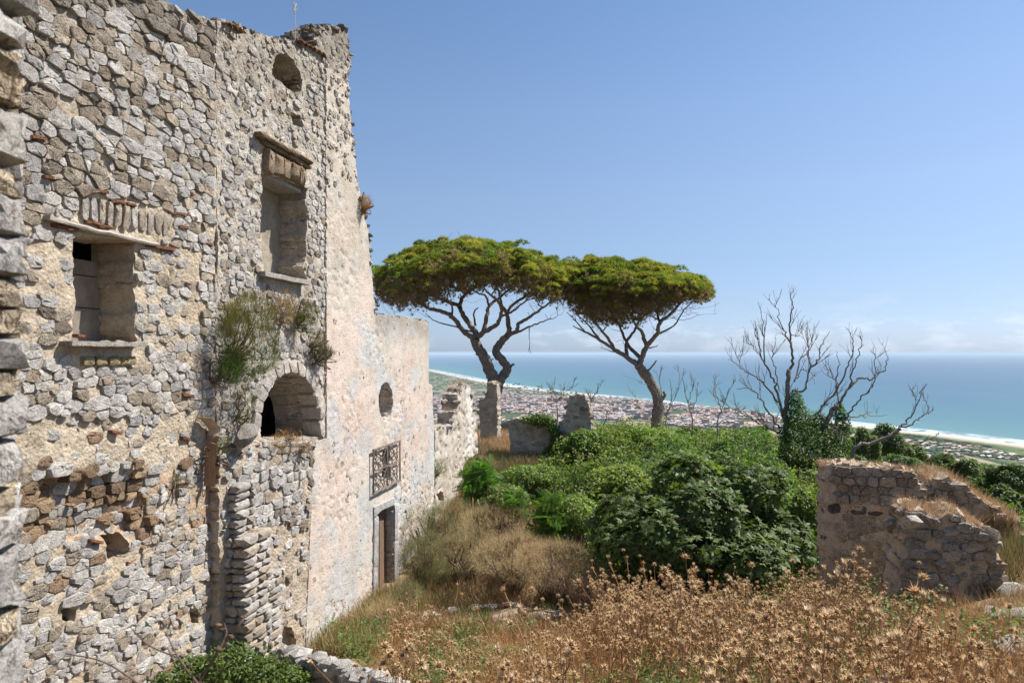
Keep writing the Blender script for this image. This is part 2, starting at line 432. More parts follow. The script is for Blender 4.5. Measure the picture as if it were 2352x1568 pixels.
def core_mesh(name, outline, holes, thick, res, relief, tintf, mat, edge_jit=0.02, hole_depth=None, backs=True, z0=0.0, keep=None):
    """wall body in (x, y into wall, z): displaced front, rough reveals and edges, plain back"""
    ol = densify(np.asarray(outline), res, edge_jit, keep=keep); hs = [densify(np.asarray(h), res * 0.8, edge_jit * 0.5) for h in holes]
    rings = [ol] + hs
    B = np.concatenate(rings); edges = []; k = 0
    for r_ in rings:
        m = len(r_); edges += [(k + i, k + (i + 1) % m) for i in range(m)]; k += m
    lo, hi = ol.min(0), ol.max(0)
    gx, gz = np.meshgrid(np.arange(lo[0], hi[0], res), np.arange(lo[1], hi[1], res))
    G = np.stack([gx.ravel(), gz.ravel()], 1) + rng.uniform(-.28, .28, (gx.size, 2)) * res
    ok = inpoly(G, ol)
    for h in hs: ok &= ~inpoly(G, h)
    G = G[ok]
    cell = {}
    for q in B: cell.setdefault((int(q[0] // res), int(q[1] // res)), []).append(q)
    good = np.ones(len(G), bool)
    for i, q in enumerate(G):
        a, b = int(q[0] // res), int(q[1] // res)
        for dx in (-1, 0, 1):
            for dy in (-1, 0, 1):
                for p_ in cell.get((a + dx, b + dy), ()):
                    if (p_[0] - q[0]) ** 2 + (p_[1] - q[1]) ** 2 < (0.55 * res) ** 2: good[i] = False
    A = np.concatenate([B, G[good]])
    v, _, f, *_r = delaunay_2d_cdt([Vector(q) for q in A], edges, [], 0, 1e-6)
    v = np.array([(q.x, q.y) for q in v]); f = np.array([t for t in f if len(t) == 3])
    c = v[f].mean(1); ok = inpoly(c, ol)
    for h in hs: ok &= ~inpoly(c, h)
    f = f[ok]
    used = np.unique(f); remap = -np.ones(len(v), int); remap[used] = np.arange(len(used)); v = v[used]; f = remap[f]
    # front faces look towards -y
    a = v[f]; area = (a[:, 1, 0] - a[:, 0, 0]) * (a[:, 2, 1] - a[:, 0, 1]) - (a[:, 2, 0] - a[:, 0, 0]) * (a[:, 1, 1] - a[:, 0, 1])
    f[area < 0] = f[area < 0][:, ::-1]
    w = relief(v)
    V = [np.stack([v[:, 0], -w, v[:, 1]], 1)]
    e = np.concatenate([f[:, [0, 1]], f[:, [1, 2]], f[:, [2, 0]]]); key = np.sort(e, 1)
    _, inv, cnt = np.unique(key[:, 0] * (len(v) + 1) + key[:, 1], return_inverse=True, return_counts=True)
    be = e[cnt[inv] == 1]
    bv = np.unique(be); bm = -np.ones(len(v), int); bm[bv] = np.arange(len(bv)); nb = len(bv); base = len(v)
    isol = np.zeros(nb, bool)
    q = v[bv]; dep = np.full(nb, thick)
    if hole_depth is not None:
        for h, hd in zip(hs, hole_depth):
            d2 = ((q[:, None] - h[None]) ** 2).sum(-1).min(1); dep[d2 < 1e-6] = hd
    steps = 5; F4 = []; prev = bv
    for s_ in range(1, steps + 1):
        t = s_ / steps
        qq = q + (rng.normal(0, edge_jit * 0.9, q.shape) if s_ < steps else 0)
        V.append(np.stack([qq[:, 0], -w[bv] * (1 - t) + dep * t, qq[:, 1]], 1))
        cur = base + (s_ - 1) * nb + np.arange(nb)
        F4.append(np.stack([prev[bm[be[:, 1]]] if s_ > 1 else be[:, 1], prev[bm[be[:, 0]]] if s_ > 1 else be[:, 0], cur[bm[be[:, 0]]], cur[bm[be[:, 1]]]], 1))
        prev = cur
    F3 = [f]
    if backs:
        vb, _, fb, *_r = delaunay_2d_cdt([Vector(x) for x in ol[::2]], [(i, (i + 1) % len(ol[::2])) for i in range(len(ol[::2]))], [], 1, 1e-6)
        n0 = base + steps * nb
        V.append(np.array([(x.x, max(thick, max(hole_depth or [0])) + 0.02, x.y) for x in vb])); F3.append(np.array([t[::-1] for t in fb if len(t) == 3]) + n0)
    V = np.concatenate(V); V[:, 2] -= z0
    T = tintf(np.stack([V[:, 0], V[:, 2] + z0], 1))
    return mesh_np(name, V, F3 + F4, mat, T, True, 50)

# ------------------------------------------------------------------ rubble packing
def pack(lo, hi, hfun, filler=0.3, wr=(0.85, 1.9), want=None, stretch=1.55):
    seeds, wts = [], []
    z = lo[1] - 0.1; seed = int(rng.integers(1e6))
    while z < hi[1] + 0.1:
        h0 = hfun((lo[0] + hi[0]) / 2, z) * rng.uniform(0.75, 1.3); u = lo[0] - rng.uniform(0, h0)
        while u < hi[0] + 0.2:
            h = h0 * rng.uniform(0.85, 1.15) * hfun(u, z) / hfun((lo[0] + hi[0]) / 2, z)
            w = h * rng.uniform(*wr)
            zz = z + h0 / 2 + 0.08 * h0 * rng.normal() + 0.6 * h0 * (vnoise(np.array([[u * 0.9, z * 0.6]]), seed)[0] - 0.5)
            seeds.append((u + w / 2, zz)); wts.append((0.42 * min(w, 1.5 * h)) ** 2 * 0.7)
            if rng.random() < filler:
                seeds.append((u + w, zz + h0 * rng.uniform(-.55, .55))); wts.append((0.1 * h) ** 2)
            u += w
        z += h0 * 0.95
    S, W = np.array(seeds) / np.array([stretch, 1.0]), np.array(wts) / stretch ** .5     # flatter beds than upright joints
    out = []
    for i in range(len(S)):
        if want is not None and not want(S[i] * np.array([stretch, 1.0])): continue
        d = ((S - S[i]) ** 2).sum(1); nb = np.argpartition(d, min(22, len(S) - 1))[:23]
        r_ = 0.5
        poly = [S[i] + np.array(o) * r_ for o in ((-1, -1), (1, -1), (1, 1), (-1, 1))]
        for j in nb:
            if j == i: continue
            dv = S[j] - S[i]; dd = dv @ dv
            k_ = (dd + W[i] - W[j]) / 2
            q2, n = [], len(poly)
            sd_ = [(p_ - S[i]) @ dv - k_ for p_ in poly]
            for a in range(n):
                b = (a + 1) % n
                if sd_[a] <= 0: q2.append(poly[a])
                if (sd_[a] < 0) != (sd_[b] < 0) and sd_[a] != sd_[b]:
                    t = sd_[a] / (sd_[a] - sd_[b]); q2.append(poly[a] + (poly[b] - poly[a]) * t)
            poly = q2
            if len(poly) < 3: break
        if len(poly) >= 3: out.append(np.array(poly) * np.array([stretch, 1.0]))
    return out

def parea(p):
    x, y = p[:, 0], p[:, 1]
    return 0.5 * abs(np.dot(x, np.roll(y, -1)) - np.dot(y, np.roll(x, -1)))

def stone_geo(poly, gap, prot, n=9, back=0.06, rough=1.0, chaikin=0.17):
    """a dressed-by-hammer stone from its outline: (V rel. to its centre in x, y into wall, z), faces"""
    p_ = np.asarray(poly, float); c = p_.mean(0)
    q = []
    m = len(p_)
    for i in range(m):
        a, b = p_[i], p_[(i + 1) % m]; q += [a + (b - a) * chaikin, b + (a - b) * chaikin]
    q = np.array(q); d_ = np.linalg.norm(np.roll(q, -1, 0) - q, axis=1)
    q = q[d_ > 0.05 * d_.max()]; ring = q - c; n = len(ring)
    if n < 5: return None
    rad = math.sqrt(parea(q) / math.pi)
    if rad < 1e-3: return None
    ring = ring * max(0.4, 1 - gap / rad)
    ring = ring * (1 + rng.normal(0, 0.03 * rough, (n, 1)))
    off = rng.normal(0, 0.10 * rad, 2)
    pl = [(rng.normal(0, 0.075 * rough, 2), 0.0)] + [((lambda a_: np.array([math.cos(a_), math.sin(a_)]) * rng.uniform(.12, .36) * rough)(rng.uniform(0, 6.28)), rng.uniform(.06, .26) * rad) for _ in range(2)]
    def lay(sc, w, jit):
        r_ = ring * sc + off * (1 - sc)
        h = np.min([prot + r_ @ t_ + o_ for t_, o_ in pl], axis=0)
        h = np.maximum(h, prot * .25) * w + rng.normal(0, jit, n)
        return np.column_stack([r_[:, 0], -h, r_[:, 1]])
    j = 0.035 * rad * rough
    V = np.concatenate([np.column_stack([ring[:, 0], np.full(n, back), ring[:, 1]]), lay(1.0, .58, j * .6),
                        lay(0.91, 0.97, j), lay(0.52, 1.0, j * 1.5), [[off[0], -(prot + rng.normal(0, j)), off[1]]]])
    i = np.arange(n); i2 = (i + 1) % n
    F4 = np.concatenate([np.stack([i + k_ * n, i2 + k_ * n, i2 + (k_ + 1) * n, i + (k_ + 1) * n], 1) for k_ in range(3)])
    F3 = np.stack([i + 3 * n, i2 + 3 * n, np.full(n, 4 * n)], 1)
    # orientation: ring may be cw
    ar = np.dot(ring[:, 0], np.roll(ring[:, 1], -1)) - np.dot(ring[:, 1], np.roll(ring[:, 0], -1))
    if ar < 0: F4, F3 = F4[:, ::-1], F3[:, ::-1]
    return c, V, F3, F4

GREY = np.array([[.55, .525, .495], [.60, .575, .535], [.47, .45, .425], [.63, .605, .56], [.51, .49, .465]])
TAN = np.array([[.44, .345, .24], [.36, .275, .19], [.48, .39, .28], [.30, .235, .17]])
BRICK = np.array([[.42, .20, .12], [.36, .17, .10]])

def lay_stones(rt, frame, polys, outline, holes, z0, rule, limit=300, mat=None, base_off=0.0, name='stone', in_frame=True, gapr=(0.006, 0.018), relief=None):
    """rule(px,py,area) -> None or (protrusion, tint, gap); the largest in view become parts, the rest one stuff part"""
    mat = mat or M_ROCK
    items = []
    for p_ in polys:
        c = p_.mean(0)[None]
        if not inpoly(c, outline)[0]: continue
        if any(inpoly(c, h)[0] for h in holes): continue
        bad = ~inpoly(p_, outline)
        for h in holes: bad |= inpoly(p_, h)
        sc = 1.0
        for _ in range(6):
            if not bad.any(): break
            p_ = np.where(bad[:, None], c + (p_ - c) * 0.72, p_)
            bad = ~inpoly(p_, outline)
            for h in holes: bad |= inpoly(p_, h)
        ar = parea(p_)
        if ar < 0.0007: continue
        (pp,), (Y,) = frame.proj(c, base_off)
        if in_frame and not (-120 < pp[0] < 2470 and -130 < pp[1] < 1690): continue
        rl = rule(pp[0], pp[1], ar)
        if rl is None: continue
        prot, t, gap = rl[:3]
        g = stone_geo(p_, gap, prot)
        if g is None: continue
        vis = ar / Y ** 2 * (1 if -20 < pp[0] < 2372 and -20 < pp[1] < 1588 else 0.01)
        items.append((vis, g, t, rl[3] if len(rl) > 3 else name))
    items.sort(key=lambda a: -a[0])
    rest = Geo()
    for i, (vis, (c, V, F3, F4), t, nm) in enumerate(items):
        bo = base_off + (relief(c[None])[0] if relief is not None else 0.0)
        mt = M_TUFF if (mat is M_ROCK and t[0] > 1.22 * t[2] and nm == name) else mat
        if i < limit:
            me = mesh_np(nm, V, [F3, F4], mt, t, True, 32)
            obj(nm, me, rt, (c[0], -bo, c[1] - z0))
        else:
            rest.add(V + np.array([c[0], -bo, c[1] - z0]), F3, F4, t)
    if rest.n:
        o = obj('rubble', rest.mesh('rubble', mat, True, 32), rt); o['kind'] = 'stuff'
    return len(items)

_ico = None
def ico():
    global _ico
    if _ico is None:
        import bmesh
        bm = bmesh.new(); bmesh.ops.create_icosphere(bm, subdivisions=2, radius=1.0)
        bm.verts.ensure_lookup_table()
        v = np.array([x.co[:] for x in bm.verts]); f = np.array([[x.index for x in p_.verts] for p_ in bm.faces])
        bm.free()
        bm = bmesh.new(); bmesh.ops.create_icosphere(bm, subdivisions=1, radius=1.0)
        v1 = np.array([x.co[:] for x in bm.verts]); f1 = np.array([[x.index for x in p_.verts] for p_ in bm.faces]); bm.free()
        _ico = ((v1, f1), (v, f))
    return _ico

def rock(size, lvl=0, ang=7, boxy=1.0):
    """angular boulder: an icosphere cut by random planes"""
    v, f = ico()[lvl]; v = v.copy()
    if boxy < 1: v = v * boxy + (1 - boxy) * v / np.abs(v).max(1, keepdims=True)
    for _ in range(ang if boxy >= 1 else 3):
        n = rng.normal(size=3); n /= np.linalg.norm(n); d = rng.uniform(0.45, 0.85) if boxy >= 1 else rng.uniform(.85, 1.1)
        s_ = v @ n; v = v - np.outer(np.maximum(s_ - d, 0), n)
    v += rng.normal(0, 0.035, v.shape)
    a = rng.uniform(0, 6.28) if boxy >= 1 else rng.normal(0, .07); c, s_ = math.cos(a), math.sin(a)
    v = v @ np.array([[c, -s_, 0], [s_, c, 0], [0, 0, 1]])
    return v * np.asarray(size), f

def chunk(size, r=.12, rough=.10):
    """roughly squared block with a hammered, uneven surface"""
    v, f = ico()[1]; v = v * r + (1 - r) * v / np.abs(v).max(1, keepdims=True)
    o_ = rng.uniform(0, 99, 3)
    v = v * (1 + rough * 2 * (fbm(v * 1.3 + o_, 3, 3)[:, None] - .5) + rough * (fbm(v * 4 + o_, 2, 4)[:, None] - .5))
    return v * np.asarray(size), f

def put_rocks(rt, spots, mat, name='stone', ori=(0, 0, 0), limit=300):
    """spots: (centre, size3, tint) in the coordinates of rt"""
    rest = Geo()
    for i, (c, sz, t) in enumerate(spots):
        v, f = rock(sz, 0)
        if i < limit: obj(name, mesh_np(name, v, [f], mat, t, True, 30), rt, tuple(np.asarray(c) - ori))
        else: rest.add(v + np.asarray(c) - ori, f, None, t)
    if rest.n: obj('rubble', rest.mesh('rubble', mat, True, 30), rt)['kind'] = 'stuff'

# ------------------------------------------------------------------ ground, plain, sea
YC = [-20, 2, 4, 6, 8, 10, 12, 16, 20, 24, 30, 40, 48, 60, 100, 400, 1000, 1400, 1900, 9000]
ZC = [-2.0, -2.2, -2.7, -3.3, -3.95, -4.65, -5.15, -5.3, -4.75, -4.3, -4.0, -4.5, -5.6, -9, -19, -92, -222, -309, -330, -340]
YL = [-20, 2, 8, 12, 16, 20]; ZL = [-4.3, -4.4, -4.95, -5.3, -5.55, -4.9]

def ground(x, y):
    x = np.asarray(x, float); y = np.asarray(y, float)
    c = np.interp(y, YC, ZC); l_ = np.where(y < 20, np.interp(y, YL, ZL), c)
    k_ = sstep(-3.2, 1.0, x)
    z = l_ * (1 - k_) + c * k_
    z = z + 0.26 * np.clip(x - 2.5, 0, 6) * (1 - sstep(11, 16, y))
    k2 = sstep(.36, .56, x / np.maximum(y, 4.0)) * sstep(17, 27, y)
    z = z * (1 - k2) + np.minimum(z, np.interp(y, [10, 20, 26, 32, 48, 60, 100, 400, 1000, 1400, 9000], [-4.4, -5.2, -7.0, -9.5, -15, -19, -31, -110, -235, -312, -345])) * k2
    near = 1 - sstep(40, 70, y)
    p_ = np.stack([x, y], -1)
    z = z + (0.35 * (fbm(p_ * 0.45, 3, 5) - 0.5) + 0.12 * (fbm(p_ * 2.1, 3, 9) - 0.5)) * near
    return z + (fbm(p_ / 160.0, 4, 21) - 0.5) * 60 * sstep(120, 700, y) * (1 - sstep(1100, 1400, y))

def grid_mesh(name, xs, ys, zf, mat, tintf):
    gx, gy = np.meshgrid(xs, ys); z = zf(gx, gy)
    V = np.stack([gx, gy, z], -1).reshape(-1, 3); nx, ny = len(xs), len(ys)
    i = (np.arange(ny - 1)[:, None] * nx + np.arange(nx - 1)[None]).ravel()
    return mesh_np(name, V, [np.stack([i, i + 1, i + nx + 1, i + nx], 1)], mat, tintf(V), True)

def grow(a, b, st, far, k_=1.25):
    x = list(np.arange(a, b, st)); d = st
    while x[-1] < far: d *= k_; x.append(x[-1] + d)
    return x
xr = grow(0, 14, 0.35, 7000); xs = np.array(sorted([-q for q in xr[1:]] + xr))
ysr = np.array([-400, -150, -60, -25, -12, -8] + grow(-6, 32, 0.35, 2300, 1.12))
def soil_tint(V):
    n = fbm(V[:, :2] * 0.8, 4, 31)[:, None]; far = sstep(48, 75, V[:, 1])[:, None]
    dry = np.array([.27, .185, .11]) * (1 - n) + np.array([.20, .16, .085]) * n
    side = sstep(6, 10, V[:, 0])[:, None]; dry = dry * (1 - .6 * side) + np.array([.15, .135, .07]) * .6 * side
    return dry * (1 - far) + np.array([.075, .095, .045]) * far
o = obj('terrain', grid_mesh('terrain', xs, ysr, ground, M_SOIL, soil_tint)); tag(o, kind='structure')

SEA = -300.0
CPX = [(986, 850), (1119, 877), (1272, 899), (1476, 919), (1629, 942), (1756, 953), (2083, 990), (2352, 1022)]
coast = np.array([[(a - CX) * SEA / -(b - HY), F * -SEA / (b - HY)] for a, b in CPX])
cd = np.array([.286, -.958]); cn_ = np.array([.958, .286])
far0 = coast[0] - cd * 6000 - cn_ * 500; far00 = coast[0] - cd * 90000 - cn_ * 9000
coast = np.concatenate([[coast[0] - cd * 2500 - cn_ * 60], coast, [coast[-1] + cd * 2500, coast[-1] + cd * 8000]])
cs = spline(coast, 22); cs = np.concatenate([[far00, (far00 + far0) / 2, far0], cs])

def strip(name, offs, zf, mat, tintf, sub=None):
    offs = np.asarray(offs, float)
    V = np.concatenate([np.column_stack([cs + cn_ * o_, np.full(len(cs), zf(o_))]) for o_ in offs])
    n = len(cs); i = (np.arange(len(offs) - 1)[:, None] * n + np.arange(n - 1)[None]).ravel()
    D = np.repeat(offs, n)
    FQ = np.stack([i, i + 1, i + n + 1, i + n], 1)
    a = V[FQ[0]]; nz = np.cross(a[1] - a[0], a[2] - a[0])[2]
    if nz < 0: FQ = FQ[:, ::-1]
    return mesh_np(name, V, [FQ], mat, tintf(D, V), True)

m, nt, b = nodes_of('sea_water')
sh = nt.nodes.new('ShaderNodeSeparateColor'); nt.links.new(attr(nt), sh.inputs[0])   # tint red: distance from the shore
dist = sh.outputs[0]
pw = pos(nt, (0.0011, 0.00028, 1))
wob = N(nt, 'ShaderNodeMath', operation='MULTIPLY_ADD'); nt.links.new(noise(nt, pw, 2.0, 6, 0.6), wob.inputs[0]); wob.inputs[1].default_value = 0.22; 
nt.links.new(dist, wob.inputs[2])
c = ramp(nt, wob.outputs[0], [(0.10, (.17, .22, .20)), (0.19, (.085, .175, .18)), (0.34, (.06, .15, .17)), (0.55, (.035, .11, .155)), (0.72, (.025, .08, .14)), (1.0, (.02, .06, .12))])
pf = pos(nt, (0.008, 0.005, 1))
foam_n = noise(nt, pf, 1.0, 8, 0.7, 0.8)
fm = N(nt, 'ShaderNodeMath', operation='MULTIPLY'); nt.links.new(sh.outputs[1], fm.inputs[0]); nt.links.new(ramp(nt, foam_n, [(0.42, 0.0), (0.52, 1.0)]), fm.inputs[1])
c = mixc(nt, c, (.85, .87, .88), fm.outputs[0])
nt.links.new(c, b.inputs['Base Color']); b.inputs['Roughness'].default_value = 0.42; b.inputs['IOR'].default_value = 1.33
b.inputs['Specular IOR Level'].default_value = 0.3
nt.links.new(bump(nt, noise(nt, pos(nt, (0.06, 0.03, 1)), 1.0, 6, 0.65), 1.6, 0.6), b.inputs['Normal'])
M_SEA = m
def sea_tint(D, V):
    d_ = np.clip(np.log1p(np.clip(D, 0, None) / 120.0) / math.log1p(40000 / 120.0), 0, 1)
    foam = np.interp(D, [-60, 0, 12, 26, 48, 60, 75, 92, 108, 125, 140], [.5, .9, .8, .5, .1, .7, .75, .1, .5, .4, 0])
    return np.stack([d_, foam, 0 * D], 1)
o = obj('sea', strip('sea', [-60, 0, 12, 26, 48, 60, 75, 92, 108, 125, 140, 200, 320, 520, 900, 1600, 3000, 6000, 12000, 25000, 52000, 90000], lambda q: SEA, M_SEA, sea_tint)); tag(o, kind='structure')

# the coastal plain: beach, dunes, fields, town ground
m, nt, b = nodes_of('plain_fields'); p = pos(nt)
mpn = nt.nodes.new('ShaderNodeMapping'); mpn.inputs['Rotation'].default_value = (0, 0, R(17)); mpn.inputs['Scale'].default_value = (1 / 55.0, 1 / 170.0, 1)
nt.links.new(p, mpn.inputs['Vector'])
v = N(nt, 'ShaderNodeTexVoronoi', Scale=1.0, Randomness=0.85, distance='CHEBYCHEV'); nt.links.new(mpn.outputs['Vector'], v.inputs['Vector'])
sv = nt.nodes.new('ShaderNodeSeparateColor'); nt.links.new(v.outputs['Color'], sv.inputs[0])
fc = ramp(nt, sv.outputs[0], [(0.0, (.045, .075, .03)), (0.25, (.09, .12, .05)), (0.45, (.16, .16, .085)), (0.62, (.06, .09, .04)), (0.8, (.26, .22, .15)), (1.0, (.11, .14, .07))])
nt.nodes[fc.node.name].color_ramp.interpolation = 'CONSTANT'
hedge = N(nt, 'ShaderNodeTexVoronoi', Scale=1.0, Randomness=0.85, feature='DISTANCE_TO_EDGE'); nt.links.new(mpn.outputs['Vector'], hedge.inputs['Vector'])
fc = mixc(nt, fc, (.03, .05, .022), ramp(nt, noise(nt, p, 0.013, 7, 0.7), [(0.5, 0.0), (0.6, 0.9)]))
tn = nt.nodes.new('ShaderNodeSeparateColor'); nt.links.new(attr(nt), tn.inputs[0])
ub = N(nt, 'ShaderNodeTexVoronoi', Scale=0.03, Randomness=1.0); nt.links.new(p, ub.inputs['Vector'])
su = nt.nodes.new('ShaderNodeSeparateColor'); nt.links.new(ub.outputs['Color'], su.inputs[0])
uc = ramp(nt, su.outputs[1], [(0.0, (.10, .12, .07)), (0.35, (.19, .18, .16)), (0.6, (.28, .25, .22)), (0.85, (.08, .10, .05)), (1.0, (.36, .33, .30))])
fc = mixc(nt, fc, uc, tn.outputs[1])
fc = mixc(nt, fc, (.42, .37, .30), tn.outputs[0])
nt.links.new(fc, b.inputs['Base Color']); b.inputs['Roughness'].default_value = 0.95; b.inputs['Specular IOR Level'].default_value = 0.05
M_PLAIN = m
def urban(V):
    px = CX + F * V[:, 0] / np.maximum(V[:, 1], 1); py = HY - F * V[:, 2] / np.maximum(V[:, 1], 1)
    ax = np.array([-300.0, 4700.0]); s_ = (V[:, 0] * .286 + V[:, 1] * -.958) - (ax[0] * .286 + ax[1] * -.958)
    w = fbm(V[:, :2] / 420.0, 3, 77)
    d_ = (V[:, 0] - np.interp(V[:, 1], cs[::-1, 1], cs[::-1, 0]))
    return np.clip((w - 0.40) * 9, 0, 1) * sstep(-1500, -1250, -np.abs(s_ + 100)) * sstep(-250, -380, d_) * (1 - sstep(-1500, -1900, d_))
def plain_tint(D, V):
    sand = np.interp(D, [-120, -75, -50, 20], [0, .55, 1, 1]) * 1.0
    return np.stack([sand, urban(V) * 0.9, 0 * D], 1)
def plain_z(q): return SEA - 1.2 if q > 0 else SEA + 0.9 + min(3.0, -q * 0.02) + max(0, -q - 600) * 0.004
o = obj('plain', strip('plain', [15, 0, -20, -50, -75, -120, -200] + list(np.arange(-300, -3300, -110)) + [-4500, -7000], plain_z, M_PLAIN, plain_tint)); tag(o, kind='structure')

# the town far below: apartment blocks, houses, dark tree rows
WALLC = np.array([[.62, .56, .50], [.70, .66, .60], [.55, .45, .38], [.66, .60, .50], [.50, .36, .29], [.74, .72, .70], [.58, .50, .47]]) * .66  # final factor dims the walls, standing in for thicker haze over the town
ROOFC = np.array([[.36, .22, .17], [.42, .28, .22], [.42, .39, .37], [.46, .44, .42]])
M_HOUSE = mat_plain('town_walls', 0.85, 0.05, 0.15, 0)
def house(g, c, sx, sy, h, ang, wt_, rt_, gable=True, bands=0):
    ca, sa = math.cos(ang), math.sin(ang); M_ = np.array([[ca, -sa, 0], [sa, ca, 0], [0, 0, 1]])
    if bands:                                        # storeys with recessed window bands
        hh = h / bands
        for k_ in range(bands):
            g.box(c + np.array([0, 0, hh * (k_ + .3)]), (sx, sy, hh * .6), M_, wt_)
            g.box(c + np.array([0, 0, hh * (k_ + .8)]), (sx * .94, sy * .94, hh * .4), M_, np.asarray(wt_) * .35)
        g.box(c + np.array([0, 0, h + .4]), (sx * 1.02, sy * 1.02, .8), M_, rt_)
        return
    g.box(c + np.array([0, 0, h / 2]), (sx, sy, h), M_, wt_)
    if gable:
        r_ = np.array([[-.54, -.54, 0], [.54, -.54, 0], [.54, .54, 0], [-.54, .54, 0], [-.5, 0, 1], [.5, 0, 1]]) * np.array([sx, sy, 2.6])
        g.add(r_ @ M_.T + c + np.array([0, 0, h]), [[0, 4, 3], [1, 2, 5]], [[0, 1, 5, 4], [2, 3, 4, 5]], rt_)
    else:
        g.box(c + np.array([0, 0, h + .3]), (sx * .96, sy * .96, .6), M_, rt_)
def town_spots(n, poly, seed):
    r_ = np.random.default_rng(seed); poly = np.asarray(poly, float); out = []
    while len(out) < n:
        q = np.column_stack([r_.uniform(poly[:, 0].min(), poly[:, 0].max(), 4000), r_.uniform(poly[:, 1].min(), poly[:, 1].max(), 4000)])
        q = q[inpoly(q, poly)]
        d_ = 297.0; Y = F * d_ / (q[:, 1] - HY); w = np.column_stack([(q[:, 0] - CX) / F * Y, Y])
        k_ = fbm(w / 260.0, 3, 55); w = w[k_ > 0.40 + 0.1 * r_.random(len(w))]
        out += list(w)
    return np.array(out[:n])
TOWN = [(978, 908), (1060, 905), (1180, 902), (1280, 904), (1420, 915), (1560, 930), (1690, 944), (1780, 958), (1800, 985), (1600, 985), (1400, 984), (1200, 975), (1100, 968), (978, 960)]
g = Geo(); r2 = np.random.default_rng(3)
sp = town_spots(5200, TOWN, 5)
for q in sp:
    an = R(17) + (R(90) if r2.random() < .5 else 0) + r2.normal(0, .1); s_ = q[1] / 3800.0
    c = np.array([q[0], q[1], -297.5])
    house(g, c, r2.uniform(9, 24), r2.uniform(8, 14), r2.uniform(5, 13), an, WALLC[r2.integers(7)] * r2.uniform(.75, 1.1), ROOFC[r2.integers(4)] * r2.uniform(.8, 1.15), r2.random() < .7)
for q in town_spots(900, [(978, 858), (1150, 885), (1330, 910), (1480, 924), (1480, 985), (978, 985)], 8):     # outlying farms and sheds
    house(g, np.array([q[0], q[1], -297.5]), r2.uniform(10, 45), r2.uniform(8, 16), r2.uniform(3, 7), R(17) + r2.normal(0, .2), WALLC[r2.integers(7)], ROOFC[r2.integers(4)], r2.random() < .5)
for q in town_spots(260, [(2060, 1005), (2352, 1040), (2352, 1130), (2060, 1090)], 9):
    house(g, np.array([q[0], q[1], -297.5]), r2.uniform(8, 30), r2.uniform(7, 12), r2.uniform(3, 6), R(17) + r2.normal(0, .2), WALLC[r2.integers(7)], ROOFC[r2.integers(4)], r2.random() < .5)
o = obj('town_houses', g.mesh('town_houses', M_HOUSE, False)); tag(o, 'dense far-off town of low pale houses with red roofs on the plain', 'town', kind='stuff')
blocks = []
for v_ in range(10):
    g = Geo(); house(g, np.zeros(3), 26, 13, 1.0 * (16 + 2 * v_), 0, WALLC[v_ % 7], ROOFC[2] if v_ % 3 else ROOFC[0], False, 5 + v_ // 2)
    blocks.append(g.mesh('apartment_block', M_HOUSE, False))
for i, q in enumerate(town_spots(170, TOWN, 15)):
    o = obj('apartment_block', blocks[i % 10], None, (q[0], q[1], -297.6)); o.rotation_euler = (0, 0, R(17) + (R(90) if i % 2 else 0) + r2.normal(0, .08))
    s_ = r2.uniform(.7, 1.1); o.scale = (s_, s_, s_ * r2.uniform(.8, 1.0))
    tag(o, 'pale apartment block in the far-off town between hill and sea', 'building', 'apartment blocks in the coastal town')
g = Geo(); house(g, np.zeros(3), 34, 15, 34, 0, np.array([.45, .22, .16]), ROOFC[2], False, 11); tower = g.mesh('tower_block', M_HOUSE, False)
for i, (a, b_) in enumerate([(1262, 925), (1275, 926), (1288, 924), (1300, 925), (1312, 927)]):
    Y = F * 297 / (b_ - HY)
    o = obj('tower_block', tower, None, ((a - CX) / F * Y, Y, -297.4)); o.rotation_euler = (0, 0, R(10)); o.scale = (.8, .8, .9)
    tag(o, ['leftmost of the five dark reddish tower blocks in the town', 'second from the left of the five reddish tower blocks', 'middle one of the five dark reddish tower blocks', 'second from the right of the five reddish tower blocks', 'rightmost of the five dark reddish tower blocks in the town'][i], 'building', 'row of reddish tower blocks')
g = Geo()
for q in np.concatenate([town_spots(1500, [(978, 850), (1480, 921), (1800, 962), (1800, 990), (978, 990)], 21), town_spots(700, [(2060, 995), (2352, 1036), (2352, 1130), (2060, 1095)], 22)]):
    v, f = ico()[0]; s_ = r2.uniform(3, 8); g.add(v * np.array([s_ * r2.uniform(1, 2.2), s_, s_ * .8]) * r2.uniform(.8, 1.2, v.shape) + np.array([q[0], q[1], -295]), f, None, np.array([.035, .06, .025]) * r2.uniform(.7, 1.5))
o = obj('plain_trees', g.mesh('plain_trees', M_HOUSE, False)); tag(o, 'dark green trees dotted between the far-off houses', 'trees', kind='stuff')

# ------------------------------------------------------------------ the ruined facade (three bays of different build)
def lerp3(a, b, t): return np.asarray(a) * (1 - t) + np.asarray(b) * t
FR = FACADE

